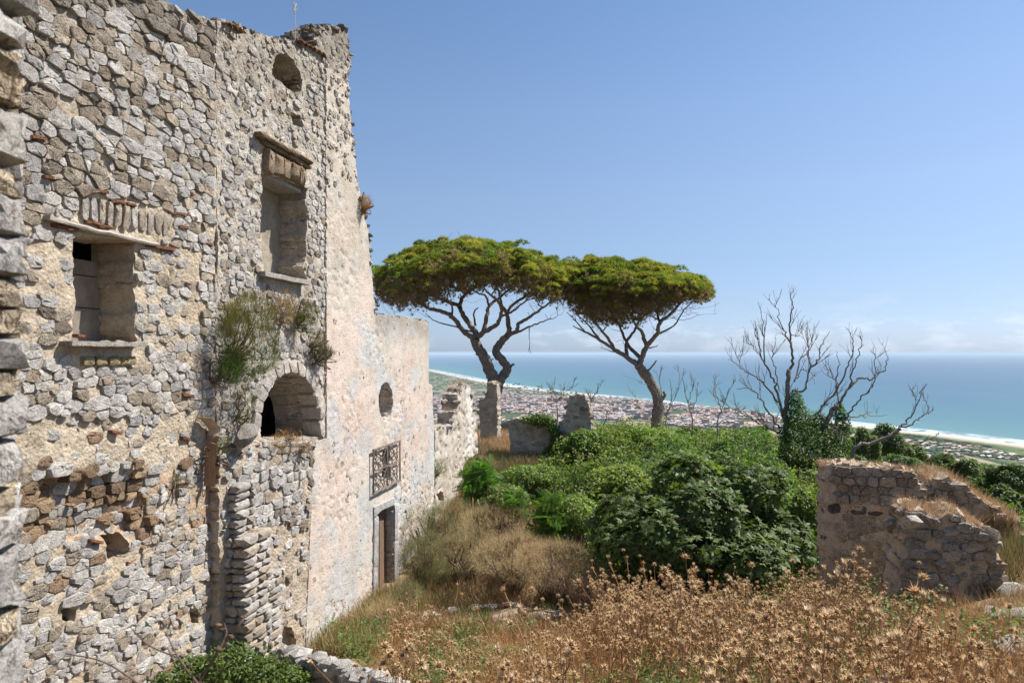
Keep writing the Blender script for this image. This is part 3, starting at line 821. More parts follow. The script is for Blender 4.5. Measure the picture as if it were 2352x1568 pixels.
# --- bay of squared rubble with the square window
topA = FR.pts([(-60, -175), (120, -95), (250, -40), (330, -12), (380, 4), (430, 26), (470, 38), (498, 50)])
uR = FR.px(497, 800)[0]
zb = -6.2
outA = np.concatenate([[[4.5, zb], [uR, zb], [uR, topA[-1][1]]], topA[::-1][1:], [[4.5, topA[0][1] + .2]]])
winA = FR.pts([(171, 541), (240, 546), (314, 556), (309, 640), (316, 700), (312, 742), (321, 784), (250, 786), (166, 787), (175, 690), (171, 620)])
put1 = FR.pts([(247, 1228), (296, 1222), (303, 1262), (285, 1285), (250, 1292)])
put2 = FR.pts([(150, 1400), (180, 1392), (176, 1428), (150, 1430)])
put3 = FR.pts([(441, 1404), (460, 1400), (462, 1430), (444, 1434)])
slot = FR.pts([(474, 990), (494, 985), (494, 1118), (478, 1120)])
def reliefA(v):
    (pp, Y) = FR.proj(v)
    r_ = 0.075 * (fbm(v * 2.2, 4, 41) - .5) + 0.05 * (fbm(v * 9, 3, 43) - .5)
    cav = sstep(60, 110, pp[:, 0]) * (1 - sstep(310, 350, pp[:, 0])) * sstep(1075, 1110, pp[:, 1]) * (1 - sstep(1215, 1250, pp[:, 1]))
    slope_ = (pp[:, 0] - 60) * 0.0
    return r_ - 0.13 * cav * (0.5 + fbm(v * 5, 3, 45)) - 0.02 + slope_
def tintA(v):
    (pp, Y) = FR.proj(v); n = fbm(v * 1.6, 4, 47)[:, None]
    t = np.array([.48, .385, .27]) * (1 - n) + np.array([.56, .48, .37]) * n
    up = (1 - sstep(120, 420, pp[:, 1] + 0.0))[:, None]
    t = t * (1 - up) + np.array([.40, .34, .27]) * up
    cav = (sstep(1060, 1110, pp[:, 1]) * (1 - sstep(1215, 1290, pp[:, 1])))[:, None] * sstep(.35, .6, fbm(v * 2.5, 3, 49))[:, None]
    return t * (1 - .6 * cav) + np.array([.36, .20, .10]) * .6 * cav
zA = -5.3
A = root('stone_house_wall', 'tall grey rubble stone wall with a square window hole, nearest bay of the ruin', 'ruined wall', None, None, FR.matrix(0, zA))
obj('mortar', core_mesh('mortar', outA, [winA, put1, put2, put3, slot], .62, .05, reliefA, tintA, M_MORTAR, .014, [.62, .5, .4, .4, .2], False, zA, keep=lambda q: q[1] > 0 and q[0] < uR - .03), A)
vous = [FR.pts([(190 + 18.5 * i, 448 + 4.2 * i), (206 + 18.5 * i, 451 + 4.2 * i), (204 + 18.5 * i, 508 + 3.2 * i + 6 * (i % 2)), (190 + 18.5 * i, 505 + 3.2 * i + 5 * (i % 3))]) for i in range(11)]
vreg = FR.pts([(186, 442), (398, 488), (396, 552), (330, 545), (186, 512)])
sillreg = FR.pts([(160, 780), (340, 782), (340, 812), (318, 842), (182, 842), (160, 812)])
lintreg = FR.pts([(112, 495), (186, 505), (372, 545), (372, 570), (112, 528)])
tuffs = [FR.pts([(a, 817 + .01 * a), (b_ - 3, 817), (b_ - 3, 838), (a, 840)]) for a, b_ in ((187, 216), (216, 248), (248, 276), (276, 313))]
def toneA(r_, px, py):
    if r_ < .13: return np.array([.43, .36, .285]) * rng.uniform(.78, 1.1)
    if r_ < .26: return np.array([.52, .45, .36]) * rng.uniform(.85, 1.08)
    return GREY[rng.integers(5)] * rng.uniform(.84, 1.06)
def ruleA(px, py, ar):
    roof = np.interp(px, [0, 120, 250, 380, 500], [-150, -95, -40, 4, 50])
    r_ = rng.random(); prot = rng.uniform(.016, .046); gap = rng.uniform(.0, .006); cov = .98
    wx = 60 * (vnoise(np.array([[px / 70, py / 70]]), 61)[0] - .5)
    if py < 450: prot = rng.uniform(.022, .06) ; r_ *= .82
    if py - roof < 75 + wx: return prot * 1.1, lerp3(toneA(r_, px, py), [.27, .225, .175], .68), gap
    if 560 < py < 835 and (px < 172 or 318 < px < 470): cov = .55 if py < 740 else .8; prot *= .5; gap *= 1.3
    elif 955 < py + wx < 1065: cov = .42; prot *= .35; gap = .02
    elif 1065 <= py + wx < 1225 and px + wx < 340:
        if rng.random() < .5: return prot * rng.uniform(.8, 3.0), TAN[rng.integers(4)] * np.array([1.05, .95, .85]) * rng.uniform(.75, 1.1), gap
    elif 1065 <= py < 1225: cov = .62; prot *= .6
    elif py >= 1225: cov = .78; prot *= .9
    if rng.random() > cov: return None
    if py > 1000 and r_ > .94: return prot, np.array([.45, .31, .21]) * rng.uniform(.8, 1.1), gap
    return prot, toneA(r_, px, py), gap
polys = pack((4.6, -5.6), (uR, 7.2), lambda u, z: np.interp(z, [-6, -2, 0, 2, 6], [.118, .122, .122, .138, .172]), .6, (1.05, 2.3))
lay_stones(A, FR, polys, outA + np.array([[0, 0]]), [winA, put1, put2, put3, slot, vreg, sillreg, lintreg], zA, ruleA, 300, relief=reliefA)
for q in vous:
    c, V, F3, F4 = stone_geo(q, .006, rng.uniform(.005, .03), 9, rough=1.5)
    obj('arch_stone', mesh_np('arch_stone', V, [F3, F4], M_ROCK, lerp3(toneA(rng.random() * .6, 0, 0), [.5, .43, .34], rng.uniform(.1, .5)), True, 32), A, (c[0], .005, c[1] - zA))
for q in tuffs:
    c, V, F3, F4 = stone_geo(q, .003, .035, 10, chaikin=.1)
    obj('tuff_block', mesh_np('tuff_block', V, [F3, F4], M_TUFF, np.array([.52, .42, .24]), True, 32), A, (c[0], 0, c[1] - zA))
for (a, b_, w_) in [(85, 313, 40), (232, 437, 30), (272, 461, 36), (300, 468, 24), (408, 487, 40), (437, 497, 30), (140, 517, 38), (165, 524, 26), (215, 509, 34), (243, 519, 30), (355, 562, 40), (385, 568, 30), (110, 405, 24), (438, 443, 14), (420, 520, 22), (470, 556, 34), (435, 905, 34), (426, 1005, 20), (80, 855, 26), (265, 990, 22), (220, 1240, 30), (300, 1292, 20), (355, 1190, 30), (185, 770, 18)]:
    q = FR.pts([(a - w_ / 2, b_ - 4), (a + w_ / 2, b_ - 4 + w_ * .18), (a + w_ / 2, b_ + 4 + w_ * .18), (a - w_ / 2, b_ + 4)])
    c, V, F3, F4 = stone_geo(q, .001, .028, 8, chaikin=.1)
    obj('brick', mesh_np('brick', V, [F3, F4], M_TUFF, BRICK[rng.integers(2)] * rng.uniform(.75, 1.1), True, 32), A, (c[0], 0, c[1] - zA))

def plank(name, u0, u1, za, zb_, th, y0, y1, mat, tint, parent, z0, seg=8, jit=.008, edge=.015):
    g = Geo(); us = np.linspace(u0, u1, seg + 1); zs = np.linspace(za, zb_, seg + 1) + rng.normal(0, jit, seg + 1)
    rows = []
    for u, z in zip(us, zs):
        e_ = rng.uniform(0, edge)
        rows.append([(u, y0 + e_, z), (u, y0 + e_ * .3, z + th * .5), (u, y0 + e_, z + th), (u, y1, z + th), (u, y1, z)])
    V = np.array(rows).reshape(-1, 3); n = 5; F4 = []
    for i in range(seg):
        for k_ in range(n): F4.append([i * n + k_, i * n + (k_ + 1) % n, (i + 1) * n + (k_ + 1) % n, (i + 1) * n + k_][::-1])
    V = np.concatenate([V, V[:1].mean(0, keepdims=True)])[:-1]
    F3 = [[0, 4, 1], [1, 4, 3], [1, 3, 2]]; q = seg * n; F3 += [[q, q + 1, q + 4], [q + 1, q + 3, q + 4], [q + 1, q + 2, q + 3]]
    g.add(V - np.array([0, 0, z0]), F3, F4, tint)
    me = g.mesh(name, mat, True, 25)
    return obj(name, me, parent)
a, b_ = FR.px(116, 509, .07), FR.px(366, 562, .07)
zl = FR.px(316, 556)[1]
plank('lintel', a[0], b_[0], zl + .02, zl - .01, .042, -.07, .45, M_WOODX, (.40, .36, .31), A, zA, 10, .005, .03)
a, b_ = FR.px(164, 793, .13), FR.px(336, 795, .13)
zs = FR.px(250, 791, .13)[1]
sl = plank('window_sill', a[0], b_[0], zs - .02, zs - .02, .05, -.14, .3, M_ROCK, (.44, .41, .36), A, zA, 10, .002, .004)
zw = winA[:, 1].min(); w0, w1 = winA[:, 0].min(), winA[:, 0].max()
zt = FR.px(200, 598, -.52)[1]; zt2 = winA[:, 1].max()
g = Geo()
ub = FR.px(219, 700, -.6)[0]
for (za_, zb_, tt, yy) in ((zw - .1, zw + .42, (.20, .175, .145), .50), (zw + .42, zw + .80, (.24, .20, .16), .515), (zw + .80, zt, (.21, .18, .145), .50)):
    g.box(((w0 + ub) / 2 + .05, yy + .04, (za_ + zb_) / 2 - zA), (ub - w0 + .5, .08, zb_ - za_ - .012), None, tt)
obj('infill_panel', g.mesh('infill_panel', M_RENDER, False), A)
g = Geo(); g.box(((w1 + ub) / 2 + .25, .61, (zw + zt2) / 2 - zA), (w1 - ub + .5, .1, zt2 - zw + .4), None, (.34, .28, .22))
obj('plastered_jamb', g.mesh('plastered_jamb', M_RENDER, False), A)
# rooms behind the openings: closed box, near-black wall colour stands for the darkness
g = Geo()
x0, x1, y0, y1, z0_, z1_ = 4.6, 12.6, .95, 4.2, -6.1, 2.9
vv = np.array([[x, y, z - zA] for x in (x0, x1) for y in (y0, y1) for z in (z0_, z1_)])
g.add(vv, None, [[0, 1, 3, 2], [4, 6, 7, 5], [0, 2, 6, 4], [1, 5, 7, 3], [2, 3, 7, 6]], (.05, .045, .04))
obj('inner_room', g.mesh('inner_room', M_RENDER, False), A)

# --- bay of plaster-choked rubble with the tall window, round hole and arched niche
topB = FR.pts([(499, 49), (520, 46), (555, 58), (590, 76), (640, 89), (690, 97), (722, 110), (752, 138)])
uB0, uB1 = FR.px(498.2, 800)[0], FR.px(751, 800)[0]
zB = -5.4
outB = np.concatenate([[[uB0, zb], [uB1, zb]], topB[::-1]]); outB[-1][0] = uB0; outB[2][0] = uB1
def ellipse(frame, px, py, rx, ry, n=22, off=0.0, jit=0.0):
    return frame.pts([(px + rx * math.cos(t) * (1 + rng.normal(0, jit)), py + ry * math.sin(t) * (1 + rng.normal(0, jit))) for t in np.linspace(0, 2 * math.pi, n, endpoint=False)], off)
ocuB = FR.pts([(628, 150), (634, 130), (645, 121), (660, 123), (676, 140), (688, 163), (695, 192), (691, 211), (680, 214), (662, 203), (648, 190), (634, 182), (625, 170)])
winB = FR.pts([(601, 396), (640, 408), (706, 432), (702, 470), (709, 500), (704, 540), (708, 585), (699, 612), (707, 642), (650, 636), (606, 622), (600, 540), (603, 470)])
arcB = FR.pts([(597, 1011), (598, 965), (604, 930), (617, 898), (634, 874), (655, 860), (678, 857), (700, 870), (716, 892), (727, 922), (733, 960), (735, 1003), (690, 1006), (640, 1010)])
smB = FR.pts([(666, 255), (690, 268), (694, 292), (674, 288)])
def reliefB(v):
    n = fbm(v * 3.0, 4, 51); k_ = fbm(v * np.array([6.5, 6.5]), 3, 53)
    return 0.07 * (n - .5) + 0.085 * np.abs(k_ - .5) * -1 + 0.03 + 0.03 * (fbm(v * 15, 2, 55) - .5) - .03
def tintB(v):
    n = fbm(v * 1.3, 4, 57)[:, None]; pp, Y = FR.proj(v)
    t = np.array([.42, .35, .27]) * (1 - n) + np.array([.50, .46, .40]) * n
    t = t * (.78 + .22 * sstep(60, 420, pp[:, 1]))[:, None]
    return t
B = root('mortared_rubble_wall', 'pale mortar-smeared rubble wall with tall window, round hole and arched niche', 'ruined wall', None, None, FR.matrix(0, zB))
obj('mortar', core_mesh('mortar', outB, [ocuB, winB, arcB, smB], .66, .05, reliefB, tintB, M_MORTAR, .016, [.5, .60, .9, .3], False, zB, keep=lambda q: q[1] > 3 and uB0 + .05 < q[0] < uB1 - .05), B)
hoodreg = FR.pts([(598, 300), (728, 360), (728, 430), (598, 400)]); sillregB = FR.pts([(600, 618), (716, 640), (716, 662), (600, 640)])
def ruleB(px, py, ar):
    r_ = rng.random(); cov = .68 if py < 380 else .9
    if rng.random() > cov: return None
    t = toneA(r_ * 1.5, px, py) * 1.03
    if py < 200: t = lerp3(t, [.36, .31, .25], .45)
    return rng.uniform(.004, .028), t, rng.uniform(.005, .014)
polys = pack((uB0, -2.6), (uB1, 5.6), lambda u, z: np.interp(z, [-3, 2, 5], [.125, .135, .12]), .5, (.9, 1.9))
ledge = FR.pts([(497, 1035), (597, 1012), (752, 1006), (752, 1500), (497, 1500)])
archreg = FR.pts([(572, 1012), (578, 930), (600, 872), (632, 832), (670, 822), (712, 842), (742, 890), (750, 1004)])
lay_stones(B, FR, polys, outB, [ocuB, winB, smB, hoodreg, sillregB, ledge, archreg], zB, ruleB, 250, relief=reliefB)
# voussoirs of the niche, splayed round its head
inner = [(598, 985), (599, 950), (604, 925), (613, 903), (624, 884), (637, 869), (652, 860), (668, 857), (684, 860), (699, 869), (711, 884), (721, 905), (729, 932), (733, 965), (735, 1000)]
cx, cy = 667, 965
for i in range(len(inner) - 1):
    p0, p1 = np.array(inner[i]), np.array(inner[i + 1])
    o0, o1 = [np.array((cx, cy)) + (p_ - (cx, cy)) * np.array([1.27 if p_[0] < cx else 1.2, 1.3]) for p_ in (p0, p1)]
    q = FR.pts([p0, p1, o1 + rng.normal(0, 3, 2), o0 + rng.normal(0, 3, 2)], .03)
    c, V, F3, F4 = stone_geo(q, .006, rng.uniform(.03, .07), 9, back=.3, chaikin=.12)
    obj('arch_stone', mesh_np('arch_stone', V, [F3, F4], M_ROCK, lerp3(GREY[rng.integers(5)], TAN[2], rng.uniform(0, .5)), True, 32), B, (c[0], 0, c[1] - zB))
# stones lining the far jamb of the niche, of the tall window and of the round hole
def jamb(rt, z0, u, za_, zb_, ya, yb, hh, tone, lean=None, mat=None):
    z = za_
    while z < zb_:
        h = hh * rng.uniform(.7, 1.3); y = ya
        while y < yb - .03:
            w = min(hh * rng.uniform(1.1, 2.4), yb - y)
            du = lean(z + h / 2) if lean else 0.0
            v, f = rock((.07, w * .54, h * .55), 0, 6, .45)
            obj('stone', mesh_np('stone', v, [f], mat or M_ROCK, tone() * rng.uniform(.8, 1.15), True, 30), rt, (u + du + rng.normal(0, .008), y + w / 2, z + h / 2 - z0))
            y += w
        z += h
tanw = lambda: lerp3(TAN[rng.integers(4)], GREY[rng.integers(5)], rng.uniform(.2, .7))
zc_, zt_ = arcB[:, 1].min(), arcB[:, 1].max(); ur = arcB[:, 0].max(); uc = (arcB[:, 0].max() + arcB[:, 0].min()) / 2
zsp = FR.px(727, 922)[1]
def arch_lean(z):
    if z < zsp: return 0.02
    t = min(1, (z - zsp) / (zt_ - zsp)); return -(ur - uc) * (1 - math.sqrt(max(0, 1 - t * t))) + .03
jamb(B, zB, ur, zc_, zt_ - .02, .05, .9, .16, tanw, arch_lean)
jamb(B, zB, winB[:, 0].max() + .03, winB[:, 1].min(), winB[:, 1].max() - .1, .02, .22, .10, tanw)
jamb(B, zB, ocuB[:, 0].max() - .02, FR.px(690, 205)[1], FR.px(690, 150)[1], .04, .4, .09, lambda: TAN[rng.integers(4)] * .8)
g = Geo()
g.box(((winB[:, 0].min() + winB[:, 0].max()) / 2, .56, (winB[:, 1].min() + winB[:, 1].max()) / 2 - zB), (np.ptp(winB[:, 0]) + .3, .06, np.ptp(winB[:, 1]) + .3), None, (.27, .24, .19))
obj('infill_panel', g.mesh('infill_panel', M_RENDER, False), B)
g = Geo(); g.box((winB[:, 0].max() + .1, .4, (winB[:, 1].min() + winB[:, 1].max()) / 2 - zB), (.2, .28, np.ptp(winB[:, 1]) + .1), None, (.42, .36, .29))
obj('plastered_jamb', g.mesh('plastered_jamb', M_RENDER, False), B)
g = Geo(); g.box((ocuB[:, 0].mean(), .47, ocuB[:, 1].mean() - zB), (np.ptp(ocuB[:, 0]) + .3, .08, np.ptp(ocuB[:, 1]) + .3), None, (.25, .185, .12))
obj('infill_panel', g.mesh('infill_panel', M_RENDER, False), B)
# cornice over the tall window: two moulded courses and a broken tufa frieze
def course(px0, py0, px1, py1, off, th, name, tint, mat=M_TUFF, deep=.25):
    a, b_ = FR.px(px0, py0, off), FR.px(px1, py1, off); zz = (a[1] + b_[1]) / 2
    return plank(name, a[0], b_[0], zz, zz, th, -off, deep, mat, tint, B, zB, 14, .006, .05)
course(604, 312, 722, 378, .17, .07, 'cornice', (.36, .27, .19))
course(609, 330, 716, 388, .10, .075, 'cornice', (.42, .32, .22))
for i in range(5):
    pa = 611 + i * 18.5
    q = FR.pts([(pa, 342 + i * 10.0), (pa + 18, 352 + i * 10), (pa + 18, 398 + i * 7.5 + rng.uniform(-4, 5)), (pa, 388 + i * 7.5 + rng.uniform(-4, 5))], .05)
    c, V, F3, F4 = stone_geo(q, -.004, .10, 11, back=.3, rough=1.5, chaikin=.08)
    obj('frieze_stone', mesh_np('frieze_stone', V, [F3, F4], M_TUFF, np.array([.50, .385, .27]) * rng.uniform(.9, 1.05), True, 32), B, (c[0], 0, c[1] - zB))
a, b_ = FR.px(601, 398), FR.px(690, 424)
plank('lintel', a[0] - .1, b_[0] + .15, winB[:, 1].max() - .10, winB[:, 1].max() - .11, .07, .06, .5, M_WOODX, (.33, .31, .28), B, zB, 6, .003)
a, b_ = FR.px(607, 637, .12), FR.px(712, 652, .12)
plank('window_sill', a[0], b_[0], (a[1] + b_[1]) / 2 + .0, (a[1] + b_[1]) / 2, .075, -.14, .3, M_ROCK, (.44, .42, .38), B, zB, 8, .002, .004)
def edge_rocks(rt, frame, pxs, off, z0, size, tone, step=.16, deep=(0, .5), mat=None, limit=300, drop=.3):
    q = frame.pts(pxs, off); sp_ = []
    for a, b_ in zip(q[:-1], q[1:]):
        d_ = np.linalg.norm(b_ - a); n = max(1, int(d_ / step))
        for k_ in range(n):
            c = a + (b_ - a) * (k_ + rng.uniform(.2, .8)) / n
            y = deep[0] + .04
            while y < deep[1]:
                s_ = size * rng.uniform(.6, 1.35)
                sp_.append(((c[0] + rng.normal(0, .03), y, c[1] - z0 - s_ * drop + rng.normal(0, .02)), (s_ * rng.uniform(.8, 1.5), s_ * rng.uniform(.8, 1.3), s_ * rng.uniform(.5, .85)), tone()))
                y += s_ * rng.uniform(1.3, 2.2)
    put_rocks(rt, sp_, mat or M_ROCK, limit=limit)
dark = lambda: lerp3(TAN[rng.integers(4)], GREY[rng.integers(5)], rng.random()) * rng.uniform(.5, .85)
edge_rocks(A, FR, [(120, -95), (250, -40), (330, -12), (380, 4), (430, 26), (470, 38), (496, 50)], 0, zA, .10, dark, .2, (0, .5), limit=60)
edge_rocks(B, FR, [(502, 49), (520, 46), (555, 58), (590, 76), (640, 89), (690, 97), (722, 110), (750, 136)], 0, zB, .075, dark, .16, (0, .5), limit=50)
# roof tiles still lying along the eaves
for i, (a, b_) in enumerate([(523, 60), (535, 65), (548, 71), (690, 100), (700, 104), (710, 109), (720, 115), (731, 121), (741, 128)]):
    u, z = FR.px(a, b_, .05)
    g = Geo(); th_ = np.linspace(0, math.pi, 7)
    V = np.concatenate([np.column_stack([.085 * np.cos(th_), np.full(7, y), .05 * np.sin(th_) * (1 - .1 * k_)]) for k_, y in enumerate((-.09, .16, .32))] + [np.column_stack([.068 * np.cos(th_), np.full(7, y), .036 * np.sin(th_)]) for y in (-.088, .32)])
    F4 = [[k_ * 7 + j, k_ * 7 + j + 1, (k_ + 1) * 7 + j + 1, (k_ + 1) * 7 + j] for k_ in (0, 1) for j in range(6)] + [[j, j + 1, 21 + j + 1, 21 + j] for j in range(6)]
    g.add(V, None, F4, np.array([.42, .26, .17]) * rng.uniform(.8, 1.1))
    o = obj('roof_tile', g.mesh('roof_tile', M_TUFF, True, 40), B, (u, 0, z - zB)); o.rotation_euler = (rng.normal(0, .06), rng.normal(0, .12), rng.normal(0, .2))

# --- the buttressed base under the niche, with its broken pier
OB = .16
FB = Frame(FR.o + WN * OB, WD)
outL = FB.pts([(508, 1046), (540, 1030), (575, 1016), (600, 1010), (660, 1009), (712, 1008), (728, 1014), (722, 1080), (712, 1250), (704, 1450), (703, 1700), (508, 1700)])
sm1 = FB.pts([(648, 1448), (655, 1436), (672, 1440), (684, 1470), (681, 1520), (664, 1530), (652, 1500)])
sm2 = FB.pts([(718, 1230), (724, 1222), (726, 1245), (718, 1248)])
def reliefL(v): return 0.07 * (fbm(v * 2.6, 4, 71) - .5) + 0.05 * (fbm(v * 9, 3, 73) - .5) - .02
def tintL(v):
    n = fbm(v * 1.6, 4, 75)[:, None]
    return np.array([.44, .34, .235]) * (1 - n) + np.array([.49, .43, .35]) * n
zL = -5.5
BL = root('rubble_buttress', 'projecting rubble base with a broken pier under the arched niche', 'ruined wall', None, None, FB.matrix(0, zL))
obj('mortar', core_mesh('mortar', outL, [sm1], .5, .05, reliefL, tintL, M_MORTAR, .018, [.4], True, zL, keep=lambda q: True), BL)
def ruleL(px, py, ar):
    cov = .9 if py < 1250 else .62
    if px > 650 and py > 1200: cov = .3
    if rng.random() > cov: return None
    return rng.uniform(.015, .05), toneA(rng.random() * 1.4, px, py), rng.uniform(.003, .012)
polys = pack((outL[:, 0].min(), zb), (outL[:, 0].max(), -1.1), lambda u, z: .15, .45, (.9, 1.9))
lay_stones(BL, FB, polys, outL, [sm1], zL, ruleL, 200, relief=reliefL)
edge_rocks(BL, FB, [(512, 1045), (545, 1028), (585, 1014), (640, 1010), (700, 1009), (726, 1012)], 0, zL, .08, lambda: GREY[rng.integers(5)], .15, (0, .3), drop=.9)
# pier: courses of flat stones, stepping back as it rises
def pier(pxa, pxb, off, pyt, zbot):
    ua, ub_ = FB.px(pxa, 1300, off)[0], FB.px(pxb, 1300, off)[0]; zt_ = FB.px(pxa, pyt, off)[1]; z = zbot
    while z < zt_:
        h = rng.uniform(.06, .17); sh_ = rng.normal(0, .02); y = -off
        while y < .02:
            d_ = min(rng.uniform(.15, .26), .1 - y); u = ua + sh_ * .5 + rng.normal(0, .012)
            while u < ub_ - .02:
                w = min(rng.uniform(.13, .38), ub_ - u + .06)
                v, f = chunk((w * .5, d_ * .53, h * .52), .10, .15)
                obj('stone', mesh_np('stone', v, [f], M_ROCK, lerp3(toneA(rng.random(), 0, 0), TAN[2], rng.uniform(0, .35)) * rng.uniform(.85, 1.05), True, 40), BL, (u + w / 2, y + d_ / 2 + rng.normal(0, .008), z + h / 2 - zL))
                u += w
            y += d_
        z += h
pier(566, 622, .31, 1240, -5.5); pier(590, 646, .20, 1345, -5.5); pier(548, 585, .16, 1118, FB.px(574, 1240, .31)[1])
o = obj('boulder', mesh_np('boulder', *(lambda q: (q[0], [q[1]]))(rock((.20, .22, .19), 1, 8)), M_ROCK, np.array([.36, .33, .30]), True, 30), None, tuple(FB.world(FB.px(560, 1000, .1)[0], .12, FB.px(560, 1000, .1)[1])))
tag(o, 'loose grey boulder sitting on the ledge left of the arched niche', 'boulder')
# rotten timber in its slot at the straight joint
g = Geo()
tp = FR.pts([(471, 958), (486, 968), (497, 985), (492, 1003), (487, 1035), (486, 1075), (484, 1116)], .12)
tp = spline(np.column_stack([tp[:, 0], tp[:, 0] * 0, tp[:, 1]]), 4)
for k_ in range(len(tp) - 1):
    pass
wd_ = np.interp(np.linspace(0, 1, len(tp)), [0, .1, .25, .36, .45, 1], [.015, .05, .06, .045, .026, .016])
Vt = []
for k_, (q, w) in enumerate(zip(tp, wd_)):
    j = rng.normal(0, .006, 8)
    Vt += [(q[0] - w, -.13 + j[0], q[2]), (q[0] - w * .2, -.19 + j[1], q[2] + j[2]), (q[0] + w, -.12 + j[3], q[2]), (q[0] + w * .8, -.02, q[2]), (q[0] - w * .8, -.02, q[2])]
n = 5; F4 = [[i * n + k_, i * n + (k_ + 1) % n, (i + 1) * n + (k_ + 1) % n, (i + 1) * n + k_] for i in range(len(tp) - 1) for k_ in range(n)]
g.add(np.array(Vt) @ np.array([FR.x, FR.y, [0, 0, 1]]) + FR.o, [[0, 1, 2], [0, 2, 3], [0, 3, 4]], F4, np.repeat(np.where(np.arange(len(tp))[:, None] < 12, [[.52, .42, .30]], [[.33, .19, .11]]), 5, axis=0))
tb = FR.world(FR.px(485, 1116)[0], .1, FR.px(485, 1116)[1])
o = obj('broken_timber', g.mesh('broken_timber', M_WOODZ, True, 35, tb), None, tuple(tb)); tag(o, 'splintered orange-brown timber stuck upright in a slot of the wall', 'timber')

# --- the plastered chapel front
OC = .03
FC = Frame(FR.o + WN * OC, WD)
edgeC = [(722, 112), (723, 78), (735, 66), (760, 61), (788, 61), (799, 76), (801, 108), (807, 132), (805, 158), (797, 168), (801, 196), (803, 240), (808, 290), (815, 345), (821, 410), (830, 462), (842, 510), (850, 545), (851, 600), (857, 655), (861, 716)]
outC_px = [(750, 128)] + edgeC + [(866, 721), (925, 729), (985, 738), (985, 880), (993, 884), (997, 985), (998, 1140), (998, 1900), (703, 1900), (704, 1450), (712, 1250), (721, 1040), (727, 1013), (751, 1006)]
outC = FC.pts(outC_px)
ocuC = ellipse(FC, 886.5, 921, 17, 44)
gr1 = np.concatenate([ellipse(FC, 887, 1053, 9.5, 22, 14)[0:0], FC.pts([(880, 1066), (877, 1050), (880, 1032), (887, 1026), (893, 1031), (896, 1046), (894, 1060), (899, 1075), (897, 1098), (889, 1108), (880, 1105), (877, 1088)])])
door = FC.pts([(867, 1178), (870, 1172), (901, 1159), (903, 1166), (904, 1300), (904, 1800), (864, 1800), (865, 1300), (866, 1215)])
def reliefC(v):
    pp, Y = FC.proj(v)
    p1 = fbm(v * np.array([2.6, 4.2]), 4, 81); p2 = fbm(v * np.array([8, 13]), 3, 83); z_ = fbm(v * .7, 2, 85)
    rub = sstep(902, 925, pp[:, 0]) * sstep(1060, 1180, pp[:, 1]); up = 1 - sstep(330, 620, pp[:, 1])
    ero = np.clip(.25 + .8 * (z_ - .45) * 2 + .7 * rub + .35 * up, .1, 1.2)
    return .012 * (p1 - .5) - .010 * ero * sstep(.5, .66, p1) - .024 * ero * sstep(.6, .66, p2) + .02 * up * (p2 - .5)
def tintC(v):
    pp, Y = FC.proj(v); n = fbm(v * np.array([.8, .8]), 4, 87)[:, None]; n2 = fbm(v * np.array([1.3, 1.6]), 4, 88)[:, None]
    n = sstep(.3, .7, n); t = np.array([.555, .465, .40]) * (1 - n) + np.array([.53, .48, .42]) * n
    t = t + sstep(.48, .62, n2) * np.array([-.07, -.01, .035])
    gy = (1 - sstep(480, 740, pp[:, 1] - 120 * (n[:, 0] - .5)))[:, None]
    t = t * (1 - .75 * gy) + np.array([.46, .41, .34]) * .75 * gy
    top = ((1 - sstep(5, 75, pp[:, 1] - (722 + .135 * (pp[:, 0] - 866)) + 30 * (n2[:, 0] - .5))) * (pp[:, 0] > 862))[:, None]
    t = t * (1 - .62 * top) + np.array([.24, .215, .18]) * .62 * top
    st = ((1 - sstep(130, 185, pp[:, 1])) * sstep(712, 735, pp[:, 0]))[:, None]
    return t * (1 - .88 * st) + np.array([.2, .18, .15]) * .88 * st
zC = -5.7
Cc = root('chapel_front', 'pink plastered chapel front with oval hole, iron grille and doorway', 'ruined wall', None, None, FC.matrix(0, zC))
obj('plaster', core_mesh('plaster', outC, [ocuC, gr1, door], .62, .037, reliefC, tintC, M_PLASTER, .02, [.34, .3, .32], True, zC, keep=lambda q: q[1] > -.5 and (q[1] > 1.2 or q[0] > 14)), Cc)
def ruleC(px, py, ar):
    rub = px > 908 and py > 1100 + 60 * rng.normal(); up = py < 430 and rng.random() < .4
    if not (rub and rng.random() < .75) and not up and rng.random() > (.14 if vnoise(np.array([[px / 60, py / 110]]), 91)[0] > .62 else .04): return None
    return rng.uniform(-.004, .006) if not up else rng.uniform(.005, .03), lerp3(GREY[rng.integers(5)] * 1.08, [.56, .48, .40], .35 if rub else .6) * rng.uniform(.9, 1.08), rng.uniform(.012, .022)
def wantC(q):
    (pp,), _ = FC.proj(q[None]); return pp[0] > 850 or pp[1] < 450 or vnoise(pp / np.array([60, 110]), 91) > .6 or rng.random() < .06
polys = pack((outC[:, 0].min(), -5.7), (outC[:, 0].max(), 7.0), lambda u, z: .13, .3, (.7, 1.4), wantC)
exC = [FC.pts([(850, 1000), (925, 985), (925, 1110), (850, 1160)]), FC.pts([(845, 1180), (918, 1140), (918, 1900), (845, 1900)]), ellipse(FC, 886.5, 921, 24, 58)]
lay_stones(Cc, FC, polys, outC, [ocuC, gr1, door] + exC, zC, ruleC, 200, relief=reliefC)
edge_rocks(Cc, FC, edgeC[7:], 0, zC, .085, lambda: lerp3(GREY[rng.integers(5)], TAN[2], .4) * rng.uniform(.6, 1.1), .17, (0, .55), limit=80, drop=.0)
edge_rocks(Cc, FC, edgeC[:8], 0, zC, .12, lambda: dark() * .8, .13, (0, .6), limit=60, drop=.2)
st_out = [(728, 112), (800, 112), (800, 80), (728, 80)]
